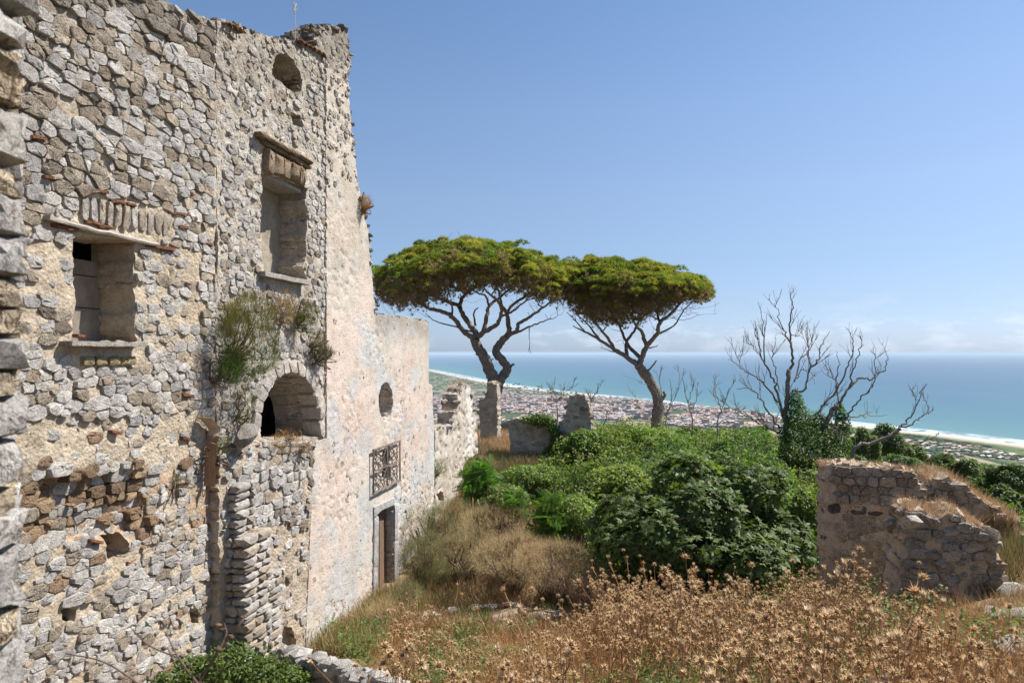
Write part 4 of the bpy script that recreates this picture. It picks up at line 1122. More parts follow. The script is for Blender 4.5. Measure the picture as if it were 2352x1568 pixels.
# oval: smooth splayed lining already cut into the plaster; blind back
g = Geo(); g.box((ocuC[:, 0].mean(), .40, ocuC[:, 1].mean() - zC), (1.3, .1, 1.3), None, (.56, .48, .42)); obj('infill_panel', g.mesh('infill_panel', M_RENDER, False), Cc)
# door surround of grey dressed stone, plank door
def slab(name, uz, off, back, tint, mat=M_ROCK):
    c, V, F3, F4 = stone_geo(uz, .0, off, 12, back=back, rough=.12, chaikin=.06)
    return obj(name, mesh_np(name, V, [F3, F4], mat, tint, True, 30), Cc, (c[0], 0, c[1] - zC))
gs = np.array([.47, .465, .46])
slab('door_lintel', FC.pts([(857, 1163), (905, 1141), (906, 1158), (902, 1159), (870, 1173), (857, 1188)]), .045, .2, gs)
for q in ([(903.5, 1160), (912, 1157), (912, 1240), (904, 1241)], [(904, 1242), (912.5, 1241), (913, 1330), (904, 1332)], [(904, 1333), (914, 1331), (914, 1480), (904, 1480)], [(857, 1190), (867, 1184), (866, 1300), (856, 1302)], [(856, 1303), (865.5, 1301), (864.5, 1420), (855, 1420)]):
    slab('door_jamb', FC.pts(q), .04, .3, gs * rng.uniform(.93, 1.05))
du0, du1 = door[:, 0].min(), door[:, 0].max(); dz1 = door[:, 1].max()
g = Geo(); g.box(((du1 - du0) / 2, .26, 1.5), (du1 - du0 + .1, .04, 3.4), None, (.16, .10, .06))
dr = obj('door', g.mesh('door', M_WOODZ, False), Cc, (du0, 0, .0))
for k_ in range(7):
    w = (du1 - du0 + .1) / 7; g = Geo()
    g.box((w * (k_ + .5) - .05, .20 + .015 * (k_ % 2), 1.5), (w - .012, .05, 3.4), None, np.array([.21, .135, .085]) * rng.uniform(.8, 1.25)); obj('plank', g.mesh('plank', M_WOODZ, False), dr)
# iron grille of bent bars before the small window
gu0, gu1 = FC.px(857, 1080, .06)[0], FC.px(918, 1060, .06)[0]; gzb, gzt = FC.px(857, 1134, .06)[1], FC.px(857, 1033, .06)[1]
GR = root('iron_grille', 'rusted wrought iron grille of curled bars over the chapel door', 'grille', None, None, FC.matrix(gu0, gzb))
W_, H_ = gu1 - gu0, gzt - gzb
def bars(name, paths, r_):
    g = Geo()
    for q in paths:
        q = np.asarray(q, float); g.tube(np.column_stack([q[:, 0] * W_, np.full(len(q), -.07) + .0, q[:, 1] * H_]), r_, 5, np.array([.13, .10, .085]) * rng.uniform(.8, 1.3))
    return obj(name, g.mesh(name, M_IRON, True), GR)
bars('frame', [[(0, 0), (0, 1)], [(1, 0), (1, 1)], [(-.02, 1), (1.02, 1)], [(-.02, 0), (1.02, 0)]], .022)
for x in (.5,): bars('bar', [[(x, 0), (x, 1)]], .016)
bars('bar', [[(0, .5), (1, .5)]], .014)
for (sx_, sy_) in ((0, 0), (.5, 0), (0, .5), (.5, .5)):
    t = np.linspace(0, 1, 11)
    c1 = np.column_stack([sx_ + .25 + .2 * np.cos(t * np.pi * 2 + .6) * (1 - .35 * t), sy_ + .25 + .22 * np.sin(t * np.pi * 2 + .6) * (1 - .35 * t)])
    d1 = np.column_stack([sx_ + .04 + .42 * t, sy_ + .04 + .42 * t + .09 * np.sin(t * 6.28)]); d2 = np.column_stack([sx_ + .04 + .42 * t, sy_ + .46 - .42 * t + .08 * np.sin(t * 6.28)])
    e1 = np.column_stack([sx_ + .25 + .16 * np.sin(t * 6.28), sy_ + .5 * t])
    for q in (c1, d1, d2, e1): bars('scroll', [q], .0115)

# --- the broken wall running on beyond the chapel
FD = Frame(FR.o + WN * .0, WD)
topD = [(993, 985), (1008, 980), (1040, 978), (1042, 948), (1050, 938), (1052, 908), (1060, 886), (1072, 882), (1080, 886), (1086, 916), (1093, 950), (1097, 985), (1098, 1040), (1080, 1052), (1066, 1062)]
outD = FD.pts(topD + [(1064, 1140), (1064, 1420), (990, 1420)]); outD[0][0] = FD.px(1000, 985)[0]; outD[-1][0] = outD[0][0]
zD = -4.9
D_ = root('broken_wall', 'pale broken wall with stepped stony end, beyond the chapel front', 'ruined wall', None, None, FD.matrix(0, zD))
holeD = FD.pts([(1006, 1135), (1012, 1126), (1019, 1130), (1020, 1150), (1008, 1152)])
def reliefD(v): p1 = fbm(v * np.array([2.6, 3.6]), 4, 91); return .03 * (p1 - .5) - .035 * sstep(.52, .66, p1) - .04 * sstep(.56, .64, fbm(v * np.array([7, 11]), 3, 92))
def tintD(v):
    n = fbm(v * .9, 3, 93)[:, None]; t = np.array([.43, .37, .305]) * (1 - n) + np.array([.50, .46, .405]) * n
    pp, Y = FD.proj(v); wp = (sstep(1071, 1075, pp[:, 0] - .03 * (pp[:, 1] - 900)) * (1 - sstep(1083, 1086, pp[:, 0] - .03 * (pp[:, 1] - 900))))[:, None]
    return t * (1 - .6 * wp) + np.array([.68, .66, .62]) * .6 * wp
obj('plaster', core_mesh('plaster', outD, [holeD], .5, .07, reliefD, tintD, M_PLASTER, .02, [.4], True, zD, keep=lambda q: True), D_)
edge_rocks(D_, FD, topD[:12], 0, zD, .15, lambda: lerp3(GREY[rng.integers(5)], TAN[rng.integers(4)], rng.uniform(.2, .7)) * .85, .28, (.05, .5), M_ROCKFAR, 200, .3)

# --- other ruins
def ruin(name, label, frame, out_px, thick, zbase, res, tone, stone_rule, hb, core_t, top=None, topsize=.1, holes=(), limit=220, plaster=False, rl=.06, topdeep=None, wr=(.8, 1.9)):
    out = frame.pts(out_px); hs = [frame.pts(h) for h in holes]; sd_ = int(rng.integers(1e5))
    rel = lambda v: rl * (fbm(v * 2.4, 4, sd_) - .5) + .5 * rl * (fbm(v * 8, 3, sd_ + 1) - .5)
    rt = root(name, label, 'ruined wall', None, None, frame.matrix(out[:, 0].mean(), zbase)); u0 = out[:, 0].mean()
    ti = lambda v: core_t(v + np.array([u0, 0]), frame)
    o2 = out - np.array([u0, 0]); h2 = [h - np.array([u0, 0]) for h in hs]
    fr2 = Frame(frame.o + frame.x * u0, frame.x)
    obj('mortar', core_mesh('mortar', o2, h2, thick, res, rel, ti, M_PLASTER if plaster else M_MORTAR, .025, [thick] * len(h2) if h2 else None, True, zbase, keep=lambda q: True), rt)
    if hb:
        ps = pack(o2.min(0), o2.max(0), lambda u, z: hb, .35, wr)
        lay_stones(rt, fr2, ps, o2, h2, zbase, stone_rule, limit, M_ROCKFAR, relief=rel)
    if top: edge_rocks(rt, fr2, top, 0, zbase, topsize, tone, topsize * 1.7, (0, topdeep or thick), M_ROCKFAR, 120, .45)
    return rt, fr2
brown = lambda: lerp3(TAN[rng.integers(4)], GREY[rng.integers(5)], rng.uniform(.1, .75)) * rng.uniform(.8, 1.1) * np.array([1.08, 1.0, .9])  # last factor paints in warm light bounced off the dry grass
def core_brown(v, fr): n = fbm(v * 1.4, 4, 95)[:, None]; return np.array([.50, .37, .25]) * (1 - n) + np.array([.58, .48, .36]) * n  # same warm bounce light put into the core colour
def frame_at(px, Y, rot): 
    p_ = P(px, 809, Y); return Frame([p_[0], p_[1], 0], [math.cos(rot), math.sin(rot), 0])

# masonry pillar before the pine
FE = frame_at(1122, 30, -TH + R(2))
tE = [(1099, 948), (1101, 922), (1112, 913), (1119, 897), (1121, 880), (1130, 876), (1142, 886)]
ruin('masonry_pillar', 'narrow grey masonry pillar standing in front of the forked pine trunk', FE, tE + [(1143, 985), (1143, 1010), (1103, 1010), (1103, 975)], .85, -4.0, .09, brown,
     lambda px, py, ar: (rng.uniform(.01, .03), lerp3(brown(), [.36, .32, .27], .6), .015) if rng.random() < .5 else None, .2, lambda v, f: np.tile([.38, .33, .275], (len(v), 1)) * (.8 + .4 * fbm(v * 2, 3, 96)[:, None]), tE, .13, limit=60)
# two low stubs on the terrace
FF = frame_at(1260, 26, -TH + R(4))
tF = [(1170, 966), (1178, 962), (1210, 960), (1250, 958), (1266, 966), (1272, 985), (1276, 1000)]
ruin('low_wall_stub', 'square grey wall stub with creeper along its top', FF, tF + [(1276, 1070), (1258, 1056), (1240, 1046), (1216, 1040), (1196, 1044), (1186, 1054), (1172, 1056)], .7, -4.8, .09, brown,
     lambda px, py, ar: (rng.uniform(.005, .03), lerp3(brown(), [.40, .37, .32], .6), .012) if rng.random() < .7 else None, .16, lambda v, f: np.tile([.40, .365, .31], (len(v), 1)) * (.8 + .4 * fbm(v * 2, 3, 97)[:, None]), tF[:5], .09, limit=120, wr=(1.2, 2.6))
tF2 = [(1284, 978), (1297, 960), (1303, 930), (1310, 912), (1324, 905), (1340, 906), (1348, 922), (1354, 940), (1357, 965), (1358, 1005)]
ruin('tall_wall_stub', 'ragged tooth-shaped grey wall stub rising from the brambles', FF, [(1281, 1060)] + tF2 + [(1350, 1060)], .7, -4.8, .09, brown,
     lambda px, py, ar: (rng.uniform(.005, .03), brown() * .9, .012) if (py < 965 and rng.random() < .8) or rng.random() < .25 else None, .17, lambda v, f: np.tile([.42, .39, .34], (len(v), 1)) * (.75 + .5 * fbm(v * 1.5, 3, 98)[:, None]), tF2, .11, limit=100)
# right-hand ruins
FR1 = frame_at(1990, 11.5, R(-11.3))
t1 = [(1893, 1070), (1905, 1066), (1960, 1068), (2030, 1074), (2085, 1078), (2100, 1084), (2106, 1096), (2108, 1118), (2116, 1130), (2122, 1148)]
def rule1(px, py, ar):
    if 1155 < py < 1185: return None if rng.random() < .5 else (rng.uniform(-.03, .02), np.array([.14, .12, .10]) * rng.uniform(.8, 1.6), .012)
    if py < 1160: return rng.uniform(.02, .09), brown() * .92, rng.uniform(.004, .012)
    return (rng.uniform(.0, .025), lerp3(brown(), [.50, .42, .32], .6) * rng.uniform(.85, 1.1), rng.uniform(.004, .014)) if rng.random() < .75 else None
ruin('brown_wall_stub', 'brown shaded wall stub with dry grass growing on its flat top', FR1, t1 + [(2120, 1500), (1897, 1500), (1895, 1200)], .5, -4.6, .05, brown, rule1, .15, core_brown, t1, .085, [[(1990 + 60, 1290), (2062, 1258), (2070, 1240), (2084, 1262), (2080, 1300), (2056, 1316)]], 240)
FR2 = frame_at(2190, 9.4, R(-15))
t2 = [(2070, 1300), (2078, 1240), (2082, 1185), (2095, 1172), (2128, 1176), (2150, 1190), (2172, 1182), (2200, 1176), (2226, 1202), (2248, 1204), (2262, 1222), (2268, 1262)]
ruin('rubble_pier', 'rough collapsing grey rubble pier before the brown wall stub', FR2, t2 + [(2275, 1560), (2050, 1560), (2062, 1400)], .8, -4.3, .05, brown,
     lambda px, py, ar: (rng.uniform(.0, .09), lerp3(brown(), GREY[rng.integers(5)] * .95, .5), rng.uniform(.002, .016)) if rng.random() < .8 else None, .135, core_brown, t2[1:], .13, (), 200, rl=.12)
pier_root = bpy.data.objects['rubble_pier']; sp_ = []
frp = Frame(FR2.o + FR2.x * FR2.pts(t2 + [(2275, 1560), (2050, 1560), (2062, 1400)])[:, 0].mean(), FR2.x)
for _ in range(64):
    u, z = frp.px(rng.uniform(2085, 2262), rng.uniform(1215, 1470)); s_ = rng.uniform(.05, .12)
    sp_.append(((u, rng.uniform(-.04, .03), z + 4.3), (s_ * 1.25, s_ * .8, s_ * .85), lerp3(brown(), GREY[rng.integers(5)], .4) * rng.uniform(.75, 1.05)))
for t in np.linspace(0, 1, 16):
    u, z = frp.px(2262 + 26 * t + rng.normal(0, 5), 1225 + 190 * t)
    for y in (.05, .3, .55): s_ = rng.uniform(.09, .18); sp_.append(((u + .05, y, z + 4.3), (s_ * 1.1, s_ * 1.1, s_ * .8), brown()))
put_rocks(pier_root, sp_, M_ROCKFAR, 'fallen_stone')
FR3 = frame_at(2230, 12.4, R(-14))
t3 = [(2104, 1172), (2122, 1158), (2132, 1112), (2150, 1100), (2178, 1098), (2206, 1110), (2234, 1132), (2262, 1152), (2300, 1172), (2326, 1184), (2340, 1204), (2345, 1250)]
ruin('tumbled_wall_end', 'sloping tumbled wall end overgrown with straw on the right edge', FR3, t3 + [(2336, 1300), (2330, 1540), (2106, 1540)], 1.1, -4.3, .06, brown,
     lambda px, py, ar: (rng.uniform(.02, .09), brown(), rng.uniform(.004, .012)) if rng.random() < .75 else None, .14, core_brown, t3, .14, (), 160)

# near jamb of the opening the view looks through: stacked stones an arm's length away
zj = -1.2
JB = root('stone_jamb', 'blurred rough stone jamb right beside the viewer at the left edge', 'stone jamb', (-.86, 1.02, zj))
g = Geo()
n_ = 60; zz = np.linspace(0, 2.4, n_); V = []
for z in zz:
    j = .02 * (fbm(np.array([[z * 9, 3.3]]), 3, 5)[0] - .5)
    V += [(.06 + j, .0 + j, z), (-.16 + j, .3, z), (-.6, .3, z), (-.6, .0, z)]
F4 = [[i * 4 + k_, i * 4 + (k_ + 1) % 4, (i + 1) * 4 + (k_ + 1) % 4, (i + 1) * 4 + k_] for i in range(n_ - 1) for k_ in range(4)]
g.add(np.array(V), None, F4, (.48, .39, .28)); obj('mortar', g.mesh('mortar', M_MORTAR, True, 40), JB)
for (pa, pb, pxr, grey) in [(-120, 60, 72, 1), (40, 130, 58, 1), (120, 200, 44, 0), (180, 265, 40, 0), (255, 400, 56, 1), (390, 470, 44, 0), (450, 560, 56, 1), (540, 650, 60, 1), (630, 720, 42, 0), (700, 780, 46, 0), (770, 860, 52, 1), (840, 915, 42, 0), (900, 1010, 52, 1), (990, 1120, 54, 1), (1110, 1180, 40, 0), (1160, 1250, 50, 1), (1235, 1400, 50, 1), (1380, 1470, 36, 0), (1450, 1700, 50, 1)]:
    za_, zb_ = -(pb - HY) / F * 1.08, -(pa - HY) / F * 1.08; xr_ = (pxr + 22 - CX) / F * 1.08 + .86
    for y, dx_ in ((.02, .0), (.13, -.085), (.25, -.17)):
        h = (zb_ - za_) * .56; v, f = chunk((.17, .06, h), .25, .13)
        t = GREY[rng.integers(5)] * rng.uniform(.95, 1.1) if grey else np.array([.52, .43, .31]) * rng.uniform(.85, 1.1)
        obj('stone', mesh_np('stone', v, [f], M_ROCK if grey else M_TUFF, t, True, 35), JB, (xr_ + dx_ - v[:, 0].max() + rng.normal(0, .003), y, (za_ + zb_) / 2 - zj))

# ------------------------------------------------------------------ pines
def c5(q): return [(846.7 + a * .34, 526.8 + b_ * .34) for a, b_ in q]

class Tree:
    def __init__(s, Y, r_): s.Y, s.r, s.nodes = Y, r_, []
    def limb(s, g, px, dy, r0, r1, sides=8, tint=(.20, .165, .14), per=6, start_dy=0.0, wob=.05):
        pts = np.array([P(a, b_, s.Y + start_dy + (dy - start_dy) * k_ / max(1, len(px) - 1)) for k_, (a, b_) in enumerate(px)])
        q = spline(pts, per); q[1:-1] += s.r.normal(0, wob * .35, q[1:-1].shape)
        rad = .8 * np.linspace(r0, r1, len(q)) * (1 + .06 * s.r.normal(size=len(q)))
        g.tube(q, rad, sides, tint)
        for a, b_ in zip(q[1:], rad[1:]): s.nodes.append((a, b_))
    def connect(s, g, targets, rmax, rmin, tint, tint2=None, wob=.12, sides=4, prefer_below=.5):
        order = np.argsort([min(np.linalg.norm(t - n[0]) for n in s.nodes[:60]) for t in targets])
        for i in order:
            t = targets[i]; NP = np.array([n[0] for n in s.nodes]); NR = np.array([n[1] for n in s.nodes])
            d = np.linalg.norm((NP - t) * np.array([1, 1, 1.0]), axis=1) + prefer_below * np.maximum(0, NP[:, 2] - t[2] + .25) * 3
            k_ = int(np.argmin(d)); a = NP[k_]; ln_ = np.linalg.norm(t - a)
            if ln_ < .05: continue
            hor = np.array([t[0] - a[0], t[1] - a[1], 0]); mid = a + hor * .52 + np.array([0, 0, (t[2] - a[2]) * .40]); 
            n = max(3, min(8, int(ln_ / .28) + 2)); tt = np.linspace(0, 1, n)[:, None]
            q = (1 - tt) ** 2 * a + 2 * tt * (1 - tt) * mid + tt ** 2 * t
            q[1:-1] += s.r.normal(0, wob * min(1, ln_ * .4), q[1:-1].shape)
            r0 = min(rmax, NR[k_] * .8, .012 + .03 * ln_); r1 = max(rmin, r0 * .4); rad = np.linspace(r0, r1, n)
            g.tube(q, rad, sides, np.asarray(tint) * s.r.uniform(.75, 1.2))
            for u, v in zip(q[1:], rad[1:]): s.nodes.append((u, v))

NEEDLE_V, NEEDLE_F = [], []
r3 = np.random.default_rng(19)
for k_ in range(15):
    ph = k_ * 2.4; el = math.asin(r3.uniform(-.1, .98)); d = np.array([math.cos(el) * math.cos(ph), math.cos(el) * math.sin(ph), math.sin(el)])
    s_ = np.cross(d, [0, 0, 1.0]); s_ /= np.linalg.norm(s_) + 1e-6; s_ = s_ * math.cos(k_) + np.cross(d, s_) * math.sin(k_)
    NEEDLE_V += [s_ * .075, -s_ * .075, d]; NEEDLE_F.append([3 * k_, 3 * k_ + 1, 3 * k_ + 2])

def pine_crown(name, rt, cx_, Y, outline_top, outline_bot, depth, seed, off, holes=0.0):
    """outline px arrays of the crown: dome top and underside; round in plan"""
    r_ = np.random.default_rng(seed)
    top, bot = np.array(outline_top, float), np.array(outline_bot, float)
    x0, x1 = top[:, 0].min(), top[:, 0].max(); half = (x1 - x0) / 2; xm = (x0 + x1) / 2
    cl = []
    while len(cl) < 900:
        u, v = r_.uniform(-1, 1, 2); rr = math.hypot(u, v)
        if rr > 1: continue
        px = xm + half * u; yt, yb = np.interp(px, top[:, 0], top[:, 1]), np.interp(px, bot[:, 0], bot[:, 1])
        s_ = math.sqrt(max(0, 1 - v * v / max(1e-3, 1 - u * u * .98))) if abs(v) < 1 else 0
        edge = yt * s_ + (yt * .38 + yb * .62) * (1 - s_) + 16 * (vnoise(np.array([[px / 17.0, v * 3.1 + seed]]), 3)[0] - .42)                   # dome falls away front and back
        f_ = r_.random() ** 1.35
        py = edge + (yb - edge) * (.04 + .98 * f_) + 3 + r_.normal(0, 3.0)
        if vnoise(np.array([[px / 26.0, py / 15.0, v * 2.5 + seed]]), 5)[0] < .30: continue        # gaps of sky between the needle clumps
        cl.append((P(px, py, Y + v * depth), r_.uniform(.2, .44) * (1.0 if f_ < .4 else .8), f_, rr))
    M, Lc, T = [], [], []
    cc = np.array([P(xm, (top[:, 1].min() + bot[:, 1].max()) / 2 + 30, Y)])
    for c, ra, f_, rr in cl:
        n = int(42 * (1 - .74 * f_)); d = r_.normal(size=(n, 3)); d[:, 2] = np.abs(d[:, 2]) * .9 - .15
        d /= np.linalg.norm(d, axis=1, keepdims=True)
        p_ = c + d * ra * np.array([1.15, 1.15, .62]) * r_.uniform(.75, 1.02, (n, 1))
        nrm = d * .8 + np.array([0, 0, .75]) + r_.normal(0, .25, (n, 3))
        fr = rot_from_normal(nrm, r_.uniform(0, 6.28, n)) * r_.uniform(.12, .21, (n, 1, 1))
        base = np.array([[.23, .25, .055], [.16, .21, .045], [.31, .29, .07], [.25, .255, .055], [.14, .19, .042]])[r_.integers(5)] * r_.uniform(.75, 1.2)
        if f_ > .42 and r_.random() < .55: base = np.array([.19, .145, .08]) * r_.uniform(.7, 1.1)          # dead brown needles underneath
        M.append(fr); Lc.append(p_); T.append(tints(n, base, .22, .08, r_))
    for _ in range(640):                                                     # bare brown shoots filling the shaded underside
        u, v = r_.uniform(-.97, .97, 2)
        if math.hypot(u, v) > .97: continue
        px = xm + half * u; yt, yb = np.interp(px, top[:, 0], top[:, 1]), np.interp(px, bot[:, 0], bot[:, 1]); s_ = math.sqrt(1 - v * v * .9)
        py = yb + (yt - yb) * (.42 * (1 - s_)) + (yb - yt) * r_.uniform(-.40, .26); n = 11
        p_ = P(px, py, Y + v * depth) + r_.normal(0, .22, (n, 3)); nrm = np.array([u * .8, v * .8, .7]) + r_.normal(0, .4, (n, 3))
        M.append(rot_from_normal(nrm, r_.uniform(0, 6.28, n)) * (np.array([.5, .5, 1]) * r_.uniform(.22, .40, (n, 1)))[:, None, :]); Lc.append(p_); T.append(tints(n, np.array([.20, .155, .12]), .3, .08, r_))
    M, Lc, T = np.concatenate(M), np.concatenate(Lc), np.concatenate(T)
    obj('crown', scatter('crown', NEEDLE_V, [NEEDLE_F], M, Lc, M_NEEDLE, T, False, off), rt)
    return [c for c, *_ in cl], [f_ for _, _, f_, _ in cl]

def crown_targets(cl, fs, r_, n, drop=.3):
    t = [c - np.array([0, 0, drop * (.4 + f_)]) for c, f_ in zip(cl, fs)]
    idx = r_.permutation(len(t))[:n]
    return [t[i] for i in idx]

BK = (.215, .18, .155)
# forked pine
YP1 = 40.0; base1 = P(1128, 985, YP1); base1[2] = float(ground(base1[0], base1[1])) - .2
T1 = Tree(YP1, np.random.default_rng(41))
PN1 = root('umbrella_pine', 'large umbrella pine with forked trunk, nearer the pink chapel wall', 'pine tree', tuple(base1))
g = Geo()
b0 = ((base1[0]) / YP1 * F + CX, HY - base1[2] / YP1 * F)
T1.limb(g, [b0, (1132, 940)] + c5([(850, 1040), (818, 955), (778, 860), (735, 790), (718, 735)]), 0, .52, .33, 12, BK)
T1.limb(g, [(1136, 930)] + c5([(872, 1060), (905, 990), (938, 945), (905, 885), (862, 835), (872, 795), (910, 745), (952, 700)]), .5, .38, .24, 12, BK)
T1.limb(g, c5([(940, 948), (955, 930), (980, 908)]), .3, .12, .08, 7, BK); T1.limb(g, c5([(955, 930), (948, 912)]), .3, .08, .06, 6, BK)
T1.limb(g, c5([(815, 890), (845, 872)]), .0, .06, .03, 6, BK)
obj('trunk', g.mesh('trunk', M_BARK, True, None, base1), PN1)
g = Geo()
LB1 = [([(718, 738), (640, 685), (570, 595), (500, 555), (400, 530), (330, 480), (230, 440), (110, 400)], -1.5, .22, .05), ([(735, 720), (690, 650), (640, 580), (605, 515), (540, 490), (470, 465), (400, 425), (300, 360)], 1.5, .24, .05),
       ([(615, 530), (630, 470), (665, 432), (735, 370), (760, 290)], 2.5, .17, .06), ([(665, 432), (600, 400), (520, 360), (440, 300)], 3.5, .10, .04),
       ([(740, 720), (800, 680), (865, 645), (890, 590), (898, 540), (870, 480), (800, 420), (740, 330)], -2.8, .20, .05), ([(775, 695), (800, 590), (812, 520), (870, 470), (960, 400), (1050, 320)], 1.8, .18, .05),
       ([(812, 520), (790, 450), (720, 420), (640, 350)], -1.5, .10, .03), ([(952, 702), (942, 620), (930, 560), (900, 510), (885, 440), (850, 330)], -.8, .20, .05),
       ([(955, 705), (1002, 690), (1012, 640), (1080, 600), (1160, 540), (1250, 480), (1350, 390)], -2.2, .17, .04), ([(930, 560), (985, 500), (1080, 440), (1180, 380), (1260, 300)], 2.6, .13, .04),
       ([(1000, 695), (1080, 660), (1180, 620), (1270, 590)], -1.0, .09, .02), ([(890, 590), (960, 560), (1040, 500), (1120, 400)], -3.6, .10, .04), ([(700, 690), (560, 650), (450, 620), (385, 570)], -2.0, .07, .02),
       ([(560, 590), (565, 530), (520, 470), (430, 470)], -3.0, .09, .03), ([(722, 650), (712, 560), (742, 528)], -.5, .09, .035), ([(1085, 660), (1083, 720), (1096, 838)], -1.5, .035, .015), ([(1090, 790), (1076, 830)], -1.5, .02, .01)]
for q, dy, r0, r1 in LB1: T1.limb(g, c5(q), dy, r0, r1, 7, BK, 5)
tpo = c5([(20, 270), (60, 232), (140, 190), (235, 150), (330, 92), (420, 70), (560, 58), (700, 48), (850, 68), (1000, 92), (1080, 130), (1160, 185), (1270, 195), (1380, 215), (1420, 240)])
bto = c5([(20, 330), (60, 420), (150, 450), (250, 445), (380, 420), (480, 400), (600, 350), (800, 320), (950, 330), (1100, 380), (1250, 440), (1400, 380), (1420, 330)])
cl, fs = pine_crown('crown', PN1, 0, YP1, tpo, bto, 5.6, 61, base1)
T1.connect(g, crown_targets(cl, fs, T1.r, 430), .075, .012, BK, sides=4)
tw = [np.array(c) + T1.r.normal(0, .5, 3) - np.array([0, 0, .4]) for c, f_ in zip(cl, fs) if f_ > .12] 
T1.connect(g, tw[:640], .022, .009, (.17, .125, .10), sides=3)
obj('branches', g.mesh('branches', M_BARK, True, None, base1), PN1)
# leaning pine
YP2 = 41.0; base2 = P(1510, 990, YP2); base2[2] = float(ground(base2[0], base2[1])) - .2
T2 = Tree(YP2, np.random.default_rng(43))
PN2 = root('umbrella_pine', 'leaning umbrella pine with a single curved trunk above the brambles', 'pine tree', tuple(base2))
g = Geo()
b0 = (base2[0] / YP2 * F + CX, HY - base2[2] / YP2 * F)
T2.limb(g, [b0] + c5([(1948, 1280), (1958, 1180), (1935, 1090), (1885, 1005), (1835, 935), (1815, 895)]), 0, .50, .30, 12, BK)
T2.limb(g, c5([(1975, 1160), (2000, 1125), (1998, 1098)]), -.2, .12, .09, 7, BK); T2.limb(g, c5([(1880, 955), (1910, 930), (1945, 885)]), -.2, .07, .05, 6, BK)
obj('trunk', g.mesh('trunk', M_BARK, True, None, base2), PN2)
g = Geo()
LB2 = [([(1820, 915), (1745, 862), (1662, 812), (1560, 745), (1460, 690), (1380, 650)], -1.0, .22, .03), ([(1828, 905), (1848, 855), (1880, 790), (1950, 705), (1965, 635), (2050, 560), (2130, 470), (2215, 395)], -1.8, .24, .05),
       ([(1840, 868), (1765, 800), (1722, 720), (1692, 640), (1640, 540)], 2.0, .16, .05), ([(1878, 790), (1850, 700), (1795, 630), (1745, 500)], -1.5, .16, .05), ([(1662, 812), (1600, 710), (1500, 600), (1420, 520)], -2.4, .13, .03),
       ([(1745, 862), (1740, 765), (1792, 690), (1840, 580), (1900, 470)], 1.8, .15, .04), ([(1950, 705), (1990, 690), (2070, 640), (2120, 560), (2200, 470)], 1.5, .10, .03), ([(1560, 745), (1480, 640), (1380, 560)], 1.5, .09, .025),
       ([(1692, 640), (1600, 570), (1500, 480)], 3.0, .10, .03), ([(1890, 800), (1920, 795), (1955, 783)], -.5, .05, .03), ([(1965, 635), (1950, 540), (1990, 450)], 2.0, .11, .04), ([(1700, 840), (1620, 815), (1570, 800)], -1.2, .05, .015), ([(1460, 690), (1400, 620), (1340, 560)], -1.8, .06, .02)]
for q, dy, r0, r1 in LB2: T2.limb(g, c5(q), dy, r0, r1, 7, BK, 5)
tpo = c5([(1300, 300), (1340, 215), (1420, 190), (1560, 170), (1680, 182), (1850, 205), (2000, 238), (2100, 275), (2220, 312), (2285, 365), (2305, 420)])
bto = c5([(1300, 380), (1400, 470), (1500, 520), (1600, 540), (1720, 550), (1850, 530), (1950, 490), (2080, 440), (2200, 430), (2300, 430)])
cl, fs = pine_crown('crown', PN2, 0, YP2, tpo, bto, 4.4, 67, base2)
T2.connect(g, crown_targets(cl, fs, T2.r, 460), .065, .012, BK, sides=4)
tw = [np.array(c) + T2.r.normal(0, .5, 3) - np.array([0, 0, .5]) for c, f_ in zip(cl, fs) if f_ > .08]
T2.connect(g, tw[:700], .022, .009, (.17, .125, .10), sides=3)
obj('branches', g.mesh('branches', M_BARK, True, None, base2), PN2)

# ------------------------------------------------------------------ dead trees
def grow_dead(T, g, q, r0, r_, tint, depth=2, n=4, ln=.5):
    """twigs along a limb polyline (world points)"""
    if depth == 0: return
    for i in range(n):
        k_ = int(r_.uniform(.25, .98) * (len(q) - 1)); a = q[k_]
        tan = q[min(k_ + 1, len(q) - 1)] - q[max(0, k_ - 1)]; tan /= np.linalg.norm(tan) + 1e-9
        side = r_.normal(size=3); side -= tan * (side @ tan); side /= np.linalg.norm(side) + 1e-9
        d = tan * .95 + side * .5 + np.array([0, 0, .35]); d /= np.linalg.norm(d)
        l_ = ln * r_.uniform(.5, 1.3) * (1.15 - .92 * k_ / len(q)); m_ = 5
        p_ = [a]; dd = d.copy()
        for _ in range(m_):
            dd = dd + r_.normal(0, .16, 3) + np.array([0, 0, .09]); dd /= np.linalg.norm(dd); p_.append(p_[-1] + dd * l_ / m_)
        p_ = np.array(p_); rr = min(r0, .006 + .010 * l_)
        g.tube(p_, np.linspace(rr, max(.0035, rr * .3), len(p_)), 4, np.asarray(tint) * r_.uniform(.8, 1.2))
        grow_dead(T, g, p_, rr * .7, r_, tint, depth - 1, max(2, n - 1), ln * .55)

